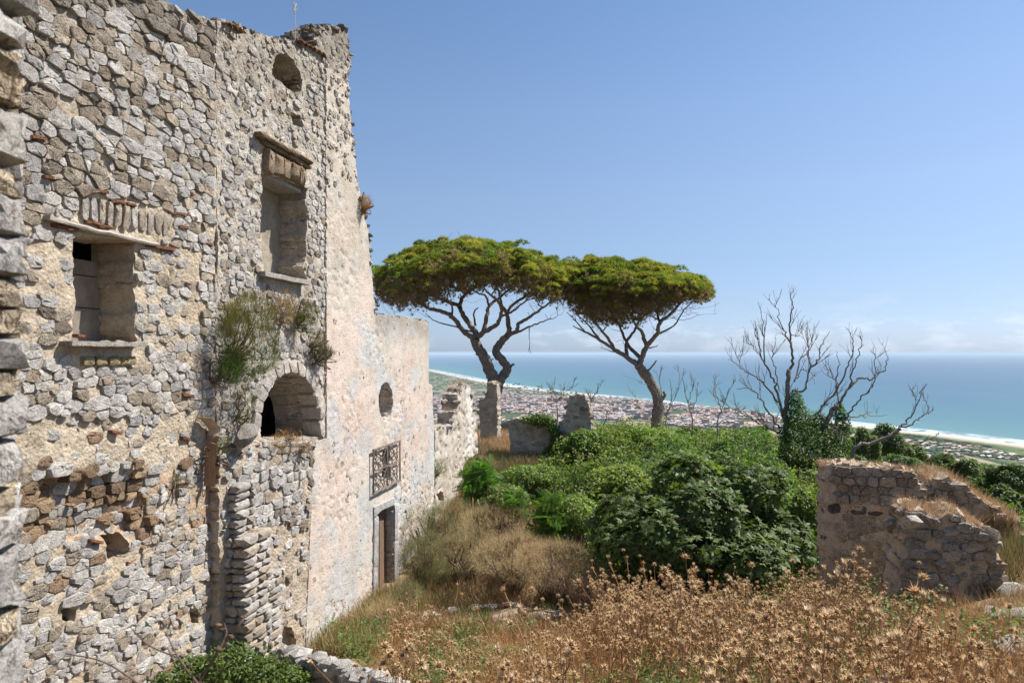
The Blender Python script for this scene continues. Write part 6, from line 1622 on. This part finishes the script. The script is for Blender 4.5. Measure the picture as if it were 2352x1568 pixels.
# courtyard bushes
bush('herb_bush', 'bright light-green feathery bush at the foot of the broken wall', 'bush', P(1100, 1112, 19.5), (.55, .5, .62), 16, 420, .36, np.array([.10, .20, .04]), 331, PNV, PNF, gap=0, s_=(.3, .5), wild=.7)
bush('herb_bush', 'bright green feathery sapling before the thicket', 'bush', P(1262, 1195, 15.8), (.36, .36, .62), 12, 260, .34, np.array([.095, .175, .035]), 334, PNV, PNF, wild=.7)
bush('herb_bush', 'small green sprig between the dry brush and the thicket', 'bush', P(1180, 1160, 17.5), (.26, .26, .5), 9, 130, .32, np.array([.095, .18, .04]), 337, PNV, PNF, wild=.7)
BRN = np.array([[.52, .39, .235], [.44, .32, .19], [.58, .46, .28], [.32, .30, .13]]); OLV = np.array([[.20, .205, .09], [.16, .185, .075], [.26, .235, .12]])
for i, (px, py, Y, rad, colr, lb, nn_) in enumerate([
    (985, 1215, 17.2, (.8, .7, .75), OLV, 'olive-grey brush against the chapel corner', 6500), (970, 1290, 15.6, (.65, .6, .75), OLV, 'olive-grey brush right beside the chapel doorway', 6500), (1035, 1190, 18.0, (.9, .8, .6), OLV, 'dull olive brush below the bright feathery bush', 6000),
    (1060, 1275, 15.6, (.95, .8, .65), np.concatenate([BRN[:2], OLV, OLV]), 'mixed brown and olive brush in the courtyard middle', 7500), (1130, 1215, 16.8, (1.1, .9, .6), BRN, 'reddish-brown dead brush behind the courtyard middle', 7000), (1175, 1285, 14.6, (.95, .8, .65), BRN, 'reddish-brown dead brush left of the bright green sapling', 7500),
    (1260, 1300, 14.0, (.85, .7, .6), BRN, 'reddish-brown dead brush close left of the fig bush', 7000), (1330, 1340, 13.2, (.7, .6, .5), np.array([[.13, .09, .06], [.17, .12, .08]]), 'dark brown dead brush at the left foot of the fig bush', 4500), (1085, 1318, 16.0, (.9, .6, .42), np.concatenate([OLV, BRN[:1]]), 'low olive brush along the back of the bare path', 5500), (1000, 1335, 15.6, (.55, .5, .5), OLV * np.array([.9, 1.1, .8]), 'greener low brush by the doorway step', 4200),
    (930, 1372, 14.3, (.34, .4, .42), OLV, 'small olive brush right in front of the chapel doorstep', 2200), (880, 1415, 13.2, (.3, .3, .34), BRN, 'small golden brush at the foot of the pink wall left of the doorway', 1800),
    (1190, 1120, 21.5, (1.0, 1.0, .5), np.concatenate([OLV, OLV * np.array([.9, 1.25, .8])]), 'olive scrub below the square grey stub', 5500), (1090, 1075, 23.5, (.8, .9, .45), np.concatenate([OLV, BRN[:1]]), 'olive scrub beside the broken wall top step', 4000)]):
    bush('dry_brush', lb, 'brush', P(px, py, Y), rad, 20, nn_, .16, colr, 340 + 3 * i, BLV * np.array([.5, .6, 1]), BLF, M_DRY, 'brush in the overgrown courtyard', .55, (.2, .14, .10), 0, (.3, .5), None, .8, .4)

for i, (px, py, Y, rad, colr, sz, n_, lb) in enumerate([
    (1340, 1020, 24.5, (.9, .8, .6), (.10, .15, .04), .12, 4200, 'rounded green bush just right of the tooth-shaped stub'), (1480, 1005, 26, (1.3, 1.0, .55), (.13, .185, .045), .12, 5200, 'light green bush below the leaning pine'),
    (1640, 1075, 21, (1.0, .9, .6), (.085, .13, .035), .12, 4800, 'mid-green bush above the fig bush, left of the ivy'), (1430, 1105, 19, (1.0, .9, .5), (.15, .19, .05), .10, 5200, 'yellow-green bush above the fig bush on its left'),
    (1760, 1095, 19.5, (.9, .8, .55), (.075, .12, .03), .11, 4200, 'dark green bush above the fig bush on its right'), (1845, 1180, 15.8, (.42, .6, .7), (.12, .16, .045), .09, 3200, 'olive-green bush squeezed between fig bush and brown wall stub'),
    (1150, 1150, 19, (.8, .8, .5), (.12, .15, .055), .09, 4200, 'olive-green bush between the bright feathery bush and the thicket'), (1215, 1095, 21, (.9, .9, .45), (.11, .155, .045), .09, 4200, 'low green bush below the square grey stub'), (1320, 1180, 16.2, (.6, .6, .6), (.14, .19, .05), .09, 3400, 'light green bush against the left side of the fig bush')]):
    bush('shrub', lb, 'shrub', P(px, py, Y), rad, 18, n_, sz, np.array(colr) * 1.3, 700 + 3 * i, QLV, QLF, None, 'shrubs of the thicket', .5, (.2, .16, .12), 0, (.28, .5), None, .7, .4, (.5, 1.1))
# nettles along the wall foot
for i, (px, py, Y, rad) in enumerate([(a_, b_, c_, np.array(d_)) for a_, b_, c_, d_ in [(330, 1560, 8.6, (.42, .35, .5)), (420, 1545, 9.0, (.42, .35, .45)), (520, 1540, 9.2, (.45, .4, .5)), (600, 1550, 9.3, (.35, .35, .42)), (660, 1565, 9.4, (.3, .3, .35)), (270, 1580, 8.2, (.35, .3, .4))]]):
    bush('nettle_clump', ['leafy green clump at the wall foot, second from the left', 'leafy green clump under the nearest bay, third from the left', 'leafy green clump in front of the broken pier', 'leafy green clump just right of the broken pier', 'small leafy clump beside the low rubble wall', 'leafy green clump at the wall foot, leftmost'][i], 'weeds', P(px, py, Y), rad * np.array([1, 1, .7]), 14, 1000, .075, np.array([[.10, .145, .04], [.13, .17, .055], [.08, .12, .035]]), 390 + 3 * i, OVV, OVF, None, 'weeds along the wall foot', .4, (.14, .16, .07), 0, (.3, .55), None, .8, .35, (.15, 1.3))

# low rubble wall in front of the buttress
LW = root('low_rubble_wall', 'low tumbled line of pale stones running towards the viewer from the pier', 'rubble wall', tuple(P(760, 1530, 9.4)))
lo = np.array(LW.location); sp_ = []
for t in np.linspace(0, 1, 34):
    px, py, Y = 655 + 260 * t + rng.normal(0, 5), 1492 + 75 * t + rng.normal(0, 4), 10.2 - 1.5 * t
    for k_ in range(2):
        s_ = rng.uniform(.09, .2); c = P(px + 18 * k_ - 8, py + 16 * k_ + 6, Y - .12 * k_); sp_.append((c - lo, (s_ * 1.2, s_, s_ * .8), GREY[rng.integers(5)] * rng.uniform(.8, 1.0)))
        sp_.append((c - lo - np.array([0, 0, .22]), (s_ * 1.3, s_ * 1.2, s_), TAN[2] * rng.uniform(.8, 1.0)))
put_rocks(LW, sp_, M_ROCK)

# bare earth path with stones
xs3 = np.linspace(-2.6, 1.6, 44)
def path_y(x): return 14.3 - .3 * (x + 2.6) + .2 * np.sin(x * 1.7)
V = []
for x in xs3:
    for k_ in range(7):
        y = path_y(x) + (k_ / 6 - .5) * (.8 + .35 * math.sin(x * 3.1)); V.append((x, y, float(ground(x, y)) + .006))
i = (np.arange(43)[:, None] * 7 + np.arange(6)[None]).ravel()
o = obj('path', mesh_np('path', np.array(V), [np.stack([i, i + 7, i + 8, i + 1], 1)], M_SOIL, (.40, .31, .21))); tag(o, kind='structure')
for j, (px, py, s_) in enumerate([(1045, 1388, .22), (1090, 1392, .26), (1125, 1398, .22), (1245, 1440, .2), (1280, 1438, .3), (1170, 1372, .2), (1000, 1380, .16), (1255, 1452, .12)]):
    Y = 14.0 if j not in (3, 4, 7) else 13.2; c = P(px, py, Y); c[2] = float(ground(c[0], c[1])) + .04
    v, f = rock((s_, s_ * .7, s_ * .35), 0, 8)
    o = obj('path_stone', mesh_np('path_stone', v, [f], M_ROCK, GREY[j % 5] * 1.1, True, 30), None, tuple(c)); tag(o, ['pale flat path stone, second from the left, nearer the doorway', 'largest pale flat path stone of the left cluster', 'pale flat path stone ending the left cluster on its right', 'pale flat path stone, left one of the right-hand pair', 'longest pale path stone, far right of the bare path', 'single pale path stone at the back edge of the path', 'small pale path stone nearest the chapel doorway', 'smallest pale path stone, in front of the right-hand pair'][j], 'stone', 'stones on the courtyard path')
for j, (px, py, Y, sz, lb) in enumerate([(2290, 1420, 7.6, (.24, .2, .17), 'pale angular block at the right edge beside the rubble pier'), (2325, 1300, 9.0, (.22, .2, .12), 'half-buried grey stone below the tumbled wall end'), (2345, 1395, 7.4, (.2, .2, .12), 'low stone at the right edge behind the pale angular block'), (2095, 1196, 9.3, (.14, .12, .09), 'pale yellow cap stone perched on the corner of the rubble pier'), (2330, 1480, 6.2, (.22, .2, .14), 'mossy stone at the lower right edge')]):
    v, f = rock(sz, 1, 9); c = P(px, py, Y)
    if j != 3: c[2] = float(ground(c[0], c[1])) + sz[2] * .35
    o = obj('boulder', mesh_np('boulder', v, [f], M_ROCK, lerp3(GREY[j], TAN[2], .35), True, 30), None, tuple(c)); tag(o, lb, 'boulder')

# ------------------------------------------------------------------ grass and thistles
def grass(name, label, pts, h, width, base, seed, lean=.5, var=.35, cat='grass'):
    r_ = np.random.default_rng(seed); n = len(pts)
    up = np.stack([r_.normal(0, lean, n), r_.normal(0, lean, n), np.ones(n)], 1); up /= np.linalg.norm(up, axis=1, keepdims=True)
    M = rot_from_normal(up, r_.uniform(0, 6.28, n)) * np.stack([np.full(n, width), np.full(n, h), np.full(n, h)], 1)[:, None, :] * r_.uniform(.5, 1.25, n)[:, None, None]
    o = obj(name, scatter(name, BLV * np.array([33, 1, 1]), [BLF], M, pts, M_DRY, tints(n, base, var, .08, r_))); tag(o, label, cat, kind='stuff'); return o
STRAW = np.array([[.36, .24, .13], [.30, .19, .10], [.42, .30, .17], [.26, .16, .09]])
r_ = np.random.default_rng(501)
front = [(905, 1650), (770, 1500), (735, 1450), (770, 1425), (860, 1410), (1000, 1425), (1150, 1470), (1300, 1440), (1400, 1390), (1700, 1370), (1900, 1370), (2100, 1400), (2300, 1430), (2400, 1470), (2400, 2600), (300, 2600)]
q = region(60000, (-3.5, 7.5), (2.2, 13.0), front, r_)
k_ = fbm(q[:, :2] * 1.1, 3, 503)
grass('dry_grass', 'dense dry brown grass filling the foreground below the thistles', q[k_ > .40][:42000], .42, .0042, STRAW * np.array([1.2, 1.1, .95]), 505, .5, .5)
gq = q[k_ <= .47]
r_ = np.random.default_rng(507); n = len(gq); 
if n:
    n2 = min(n, 20000); gq = gq[:n2]
    M = lying(np.array([0, 0, 1.0]) + r_.normal(0, .5, (n2, 3)), r_, n2) * (.055 * r_.uniform(.6, 1.4, n2))[:, None, None]
    o = obj('bindweed', scatter('bindweed', QLV, [QLF], M, gq + np.array([0, 0, 1.0]) * r_.uniform(.02, .42, (n2, 1)), M_LEAF, tints(n2, np.array([[.09, .15, .035], [.12, .175, .05]]), .3, .08, r_))); tag(o, 'low green leaves creeping between the dry thistle stalks', 'ground cover', kind='stuff')
yard = [(940, 1420), (960, 1300), (1000, 1180), (1060, 1120), (1200, 1100), (1320, 1150), (1360, 1300), (1420, 1420), (1250, 1480)]
q = region(26000, (-4, 3), (11.5, 24), [(850, 1480), (880, 1380)] + yard, r_); pth = np.abs(q[:, 1] - path_y(q[:, 0])) > .35
grass('courtyard_grass', 'thin dry grass on the courtyard floor', q[pth], .30, .012, STRAW * .85, 509, .55)
q = region(9000, (-3, 2), (10.5, 15), [(880, 1480), (900, 1350), (1100, 1340), (1300, 1380), (1350, 1460), (1200, 1500)], r_)
grass('green_grass', 'short green grass at the edges of the path', q[fbm(q[:, :2] * 1.3, 3, 511) > .5], .22, .012, np.array([[.12, .15, .05], [.17, .16, .07]]), 513, .5)
q = region(9000, (-3.5, 1), (25, 40), [(1096, 1060), (1100, 985), (1140, 968), (1175, 970), (1172, 1060)], r_)
grass('orange_grass', 'orange-brown dry grass bank at the foot of the masonry pillar', q, .5, .016, np.array([[.46, .30, .17], [.40, .26, .15], [.50, .36, .22], [.30, .25, .13]]), 515, .6)
q = region(14000, (-2.5, 3), (19, 33), [(1062, 1110), (1098, 1030), (1172, 1060), (1190, 1050), (1260, 1055), (1270, 1120), (1150, 1160)], r_)
grass('terrace_grass', 'olive and straw grass between the broken wall and the grey stub', q, .45, .016, np.array([[.16, .16, .07], [.22, .19, .10], [.12, .14, .05], [.30, .22, .13]]), 516, .5)
q = region(12000, (4, 14), (9.5, 26), [(2110, 1320), (2200, 1120), (2260, 1100), (2400, 1130), (2400, 1620), (2240, 1500)], r_)
sw, ow = r_.uniform(11.0, 18.5, 15000), r_.uniform(.08, 1.5, 15000); wp = np.array([FR.world(a, b_, 0) for a, b_ in zip(sw, ow)]); wp[:, 2] = ground(wp[:, 0], wp[:, 1])
dk = (sw < 14.9) | (sw > 16.1) | (ow > .5)
grass('wall_foot_grass', 'golden and green grass growing up against the chapel front', wp[dk & (fbm(wp[:, :2] * 1.6, 3, 541) > .36)], .38, .011, np.array([[.40, .30, .16], [.46, .35, .20], [.20, .21, .08], [.30, .26, .12]]), 542, .45)
xe, ye = r_.uniform(6.2, 18, 26000), r_.uniform(2.5, 24, 26000); ok = (xe > .44 * ye + 1.2) | (ye > 13.5)
ok &= fbm(np.stack([xe, ye], -1) * .8, 3, 533) > .40
grass('hillside_grass', 'straw and green grass on the open hillside beyond the right ruins', np.stack([xe, ye, ground(xe, ye)], 1)[ok], .34, .011, np.array([[.30, .25, .12], [.36, .27, .15], [.19, .20, .08], [.24, .22, .10]]), 534, .45)
q2_ = region(9000, (3.6, 9), (5, 11.5), [(2230, 1330), (2420, 1290), (2420, 1700), (2180, 1640)], r_)
grass('bank_grass', 'short straw on the earth bank at the lower right edge', q2_[fbm(q2_[:, :2] * 2, 3, 519) > .42], .17, .006, np.array([[.46, .33, .20], [.38, .27, .15], [.24, .22, .10]]), 518, .6)
grass('slope_grass', 'pale green and straw grass on the slope behind the right ruins', q, .55, .012, np.array([[.19, .19, .08], [.24, .21, .10], [.33, .24, .13], [.14, .16, .06]]), 517, .3)
def top_grass(label, frame, pxs, depth, n, h, base, seed, drop=.03):
    q = frame.pts(pxs); r_ = np.random.default_rng(seed); t = r_.uniform(0, len(q) - 1.001, n); i_ = t.astype(int); f_ = (t - i_)[:, None]
    uz = q[i_] * (1 - f_) + q[i_ + 1] * f_; w = frame.o + uz[:, :1] * frame.x + r_.uniform(0.0, depth, (n, 1)) * frame.y + np.column_stack([0 * t, 0 * t, uz[:, 1] - drop])
    grass('wall_top_grass', label, w, h, .006, base, seed + 1, .45)
SOR = np.array([[.46, .33, .21], [.40, .27, .16], [.52, .40, .26], [.32, .22, .13]])
top_grass('short rusty straw on top of the brown wall stub', FR1, t1[:7], .5, 2600, .13, SOR, 521, .06)
top_grass('straw hanging over the tumbled wall end', FR3, t3[2:], 1.1, 3000, .22, SOR, 523)
top_grass('straw tufts on the rubble pier', FR2, t2[2:11], .7, 2200, .16, SOR, 525)
q3 = np.array([FR3.world(*(lambda p_: (p_[0], rng.uniform(-.0, .12), p_[1]))(FR3.px(rng.uniform(2240, 2330), rng.uniform(1190, 1330)))) for _ in range(2600)])
grass('hanging_straw', 'dry straw and roots hanging down the right wall end', q3, .30, .007, SOR, 527, .8)
top_grass('dry grass along the broken wall steps', FD, topD[1:10], .45, 900, .25, SOR, 529)
tgq = [FR.world(*(lambda p_: (p_[0], -.25, p_[1]))(FR.px(a, b_))) for a, b_ in ((700, 96), (712, 102), (706, 100), (720, 106))]
ST = root('grass_stalk', 'single pale feathered grass stalk standing on the roof edge against the sky', 'grass stalk', tuple(tgq[0])); g = Geo()
s0 = np.array(tgq[2]); d0 = P(676, 8, s0[1]) - s0; q = spline(np.array([s0, s0 + d0 * .4 + np.array([.02, 0, 0]), s0 + d0 * .8, s0 + d0]), 5)
g.tube(q, np.linspace(.008, .004, len(q)), 4, (.55, .48, .36))
for k_ in range(26): 
    a = q[-1 - int(rng.integers(0, 7))]; g.tube(np.array([a, a + rng.normal(0, .03, 3) + np.array([-.01, 0, .05])]), [.006, .002], 3, (.62, .56, .45))
obj('stalk', g.mesh('stalk', M_DRY, True, None, s0), ST); ST.location = tuple(s0)

# thistles: a dozen plant shapes, heads as parts
def head_mesh(kind, r_):
    g = Geo(); v, f = ico()[0]
    if kind == 0:
        g.add(v * np.array([.010, .010, .012]) + np.array([0, 0, .006]), f, None, (.24, .14, .07))
        nsp = 30
        for i in range(nsp):
            ph = i * 2.4; el = math.asin(-.35 + 1.25 * (i + .5) / nsp * .95); d = np.array([math.cos(el) * math.cos(ph), math.cos(el) * math.sin(ph), math.sin(el)]); s_ = np.cross(d, [0.1, 0, 1]); s_ /= np.linalg.norm(s_)
            l_ = r_.uniform(.022, .040); g.add([s_ * .0036, -s_ * .0036, d * l_ + np.array([0, 0, .006])], [[0, 1, 2]], None, np.array([.54, .375, .20]) * r_.uniform(.6, 1.4))
        g.add(v * np.array([.009, .009, .008]) + np.array([0, 0, .015]), f, None, (.50, .37, .23))
    else:
        g.add(v * np.array([.012, .012, .014]), f, None, (.42, .28, .15))
        for i in range(30):
            ph = i * 2.4; sp = r_.uniform(.15, .75); d = np.array([sp * math.cos(ph), sp * math.sin(ph), 1.0]); d /= np.linalg.norm(d); s_ = np.cross(d, [0.3, .1, 1]); s_ /= np.linalg.norm(s_)
            g.add([s_ * .0042 + d * .006, -s_ * .0042 + d * .006, d * r_.uniform(.028, .042)], [[0, 1, 2]], None, np.array([.80, .67, .47]) * r_.uniform(.75, 1.1))
    return g.mesh('flower_head', M_DRY, False)
r_ = np.random.default_rng(601); heads = [head_mesh(0, r_), head_mesh(0, r_), head_mesh(0, r_), head_mesh(1, r_), head_mesh(1, r_)]
def thistle_shape(r_):
    g = Geo(); hd = []; h = r_.uniform(.7, 1.25); ln_ = r_.normal(0, .12 if r_.random() < .7 else .32, 2)
    st = spline(np.array([[0, 0, 0], [ln_[0] * .25, ln_[1] * .25, h * .35], [ln_[0] * .6, ln_[1] * .6, h * .7], [ln_[0], ln_[1], h]]), 4)
    c0 = np.array([.38, .235, .12]) * r_.uniform(.7, 1.25); g.tube(st, np.linspace(.0048, .0026, len(st)), 4, c0); hd.append((st[-1], st[-1] - st[-3]))
    for k_ in range(int(r_.integers(2, 7))):
        i_ = int(r_.integers(len(st) // 3, len(st) - 1)); a = st[i_]; ph = r_.uniform(0, 6.28); l_ = r_.uniform(.14, .38) * (1.2 - .6 * i_ / len(st))
        d = np.array([math.cos(ph) * .6, math.sin(ph) * .6, 1.0]); b_ = a + d * l_ * .55; e_ = b_ + np.array([d[0] * .15, d[1] * .15, 1.0]) * l_ * .5
        q = spline(np.array([a, b_, e_]), 3); g.tube(q, np.linspace(.0032, .002, len(q)), 3, c0); hd.append((q[-1], q[-1] - q[-2]))
    for k_ in range(30):                      # dry spiny leaves
        i_ = int(r_.integers(0, len(st))); a = st[i_]; ph = r_.uniform(0, 6.28); d = np.array([math.cos(ph), math.sin(ph), r_.uniform(-.2, .9)]); l_ = r_.uniform(.03, .10) * (1.3 - .8 * i_ / len(st)); s_ = np.array([-d[1], d[0], r_.uniform(-.5, .5)]) * .0045
        g.add([a + s_ * .6, a - s_ * .6, a + d * l_ * .5 + s_ * 1.4 + np.array([0, 0, .01]), a + d * l_ - np.array([0, 0, .015])], [[0, 1, 2], [1, 3, 2]], None, np.array([.42, .265, .14]) * r_.uniform(.4, 1.4))
    return g, hd
shapes = [thistle_shape(r_) for _ in range(26)]
stem_me = [g.mesh('thistle', M_DRY, True) for g, _ in shapes]
tpoly = [(905, 1680), (770, 1490), (720, 1450), (760, 1430), (860, 1400), (960, 1400), (1050, 1450), (1240, 1520), (1330, 1440), (1450, 1400), (1700, 1400), (1900, 1390), (2100, 1420), (2260, 1460), (2400, 1560), (2400, 2700), (500, 2700)]
tq = region(1500, (-3.6, 5.6), (3.0, 13.6), tpoly, np.random.default_rng(603))
keep = fbm(tq[:, :2] * .9, 2, 605) + .26 * sstep(-.5, 2.5, tq[:, 0]) - .06 * (tq[:, 0] < .2) > .50
tq = tq[keep]; order = np.argsort(tq[:, 1]); tq = tq[order]; pr = CX + F * tq[:, 0] / tq[:, 1]; inside = (pr > -30) & (pr < 2380) & (HY - F * (tq[:, 2] + 1.3) / tq[:, 1] < 1600); tq = tq[inside]
TLX = [500, 720, 850, 960, 1010, 1070, 1200, 1330, 1430, 1600, 1750, 1900, 2000, 2080, 2250, 2352, 2500]; TLY = [1450, 1405, 1350, 1365, 1420, 1465, 1470, 1400, 1305, 1335, 1335, 1315, 1325, 1395, 1435, 1490, 1560]
def tsize(q, r_): return min(1.12, ((HY - np.interp(CX + F * q[0] / q[1], TLX, TLY)) / F * q[1] - q[2]) / 1.12 * r_.uniform(.72, 1.0)) if True else 1
r_ = np.random.default_rng(607); rest_st, rest = [], Geo()
pick = set(np.linspace(0, len(tq) - 1, min(280, len(tq))).astype(int)) if len(tq) > 280 else set(range(len(tq)))
for i, q in enumerate(tq):
    s_ = int(r_.integers(26)); a = r_.uniform(0, 6.28); sc = max(.35, tsize(q, r_)); ca, sa = math.cos(a), math.sin(a)
    if i in pick:
        o = obj('thistle', stem_me[s_], None, (q[0], q[1], q[2] - .03)); o.rotation_euler = (r_.normal(0, .07), r_.normal(0, .07), a); o.scale = (sc, sc, sc)
        tag(o, 'dry brown thistle with spiny round seed heads in the foreground field', 'thistle', 'dry thistles covering the foreground slope')
        for p_, d in shapes[s_][1]:
            k_ = int(r_.choice([0, 1, 2, 3, 4], p=[.29, .27, .24, .10, .10])); hobj = obj('flower_head', heads[k_], o, tuple(p_)); hobj.rotation_euler = Vector(d).to_track_quat('Z', 'Y').to_euler(); s2 = r_.uniform(.7, 1.55); hobj.scale = (s2, s2, s2)
    else: rest_st.append((q, s_, a, sc))
M2 = lambda a, sc: np.array([[math.cos(a), -math.sin(a), 0], [math.sin(a), math.cos(a), 0], [0, 0, 1]]) * sc
hv, hc = [], []
for me in heads:
    v = np.zeros(len(me.vertices) * 3, np.float32); me.vertices.foreach_get('co', v); c = np.zeros(len(me.vertices) * 4, np.float32); me.color_attributes['tint'].data.foreach_get('color', c)
    hv.append(v.reshape(-1, 3)); hc.append((np.array([p_.vertices[:] for p_ in me.polygons]), c.reshape(-1, 4)[:, :3]))
for q, s_, a, sc in rest_st:
    g, hd = shapes[s_]; V = np.concatenate(g.V) @ M2(a, sc).T + q; rest.add(V, np.concatenate(g.F3), np.concatenate(g.F4), np.concatenate(g.T))
    for p_, d in hd:
        k_ = int(r_.choice([0, 1, 2, 3, 4], p=[.29, .27, .24, .10, .10])); RM = np.array(Vector(d).to_track_quat('Z', 'Y').to_matrix())
        rest.add((hv[k_] * r_.uniform(.9, 1.6) @ RM.T + p_) @ M2(a, sc).T + q, hc[k_][0], None, hc[k_][1])
if rest.n: tag(obj('dry_thistles', rest.mesh('dry_thistles', M_DRY, False)), 'further dry thistles standing between the nearer ones', 'thistles', kind='stuff')

# out-of-focus dead weed just below the opening
wb = P(440, 1640, 1.25); WD_ = root('dead_weed', 'blurred dark dead weed stalk close to the viewer at lower left', 'dead weed', tuple(wb)); g = Geo()
for (q, r0) in [([(420, 1660), (455, 1570), (500, 1500), (560, 1420)], .0035), ([(455, 1570), (410, 1510), (380, 1450)], .0025), ([(500, 1500), (520, 1455), (515, 1430)], .002), ([(420, 1660), (330, 1580), (240, 1520), (150, 1500)], .0025), ([(410, 1510), (340, 1480), (300, 1440)], .002)]:
    w = np.array([P(a, b_, 1.25 + .02 * k_) for k_, (a, b_) in enumerate(q)]); w = spline(w, 4); g.tube(w, np.linspace(r0, r0 * .5, len(w)), 4, (.16, .11, .08))
    for k_ in range(5):
        v, f = ico()[0]; g.add(v * rng.uniform(.5, 1.4, v.shape) * rng.uniform(.003, .006) * np.array([1.5, 1, .8]) + w[-1 - k_ * 2] + rng.normal(0, .008, 3), f, None, np.array([.17, .115, .08]) * rng.uniform(.7, 1.2))
obj('stalk', g.mesh('stalk', M_DRY, True, None, wb), WD_)

# ------------------------------------------------------------------ air
hz = Geo(); hx0, hx1, hy0, hy1, hz0, hz1 = -95000, 120000, -3000, 130000, -352.0, 12.0
g = Geo(); g.box(((hx0 + hx1) / 2, (hy0 + hy1) / 2, (hz0 + hz1) / 2), (hx1 - hx0, hy1 - hy0, hz1 - hz0))
m = bpy.data.materials.new('air'); m.use_nodes = True; nt = m.node_tree; nt.nodes.clear()
mo = nt.nodes.new('ShaderNodeOutputMaterial'); pv = nt.nodes.new('ShaderNodeVolumePrincipled')
pv.inputs['Density'].default_value = 2.5e-5; pv.inputs['Color'].default_value = (.66, .84, 1.0, 1)
nt.links.new(pv.outputs[0], mo.inputs['Volume'])
HZ = obj('haze', g.mesh('haze', m, False)); tag(HZ, kind='stuff')
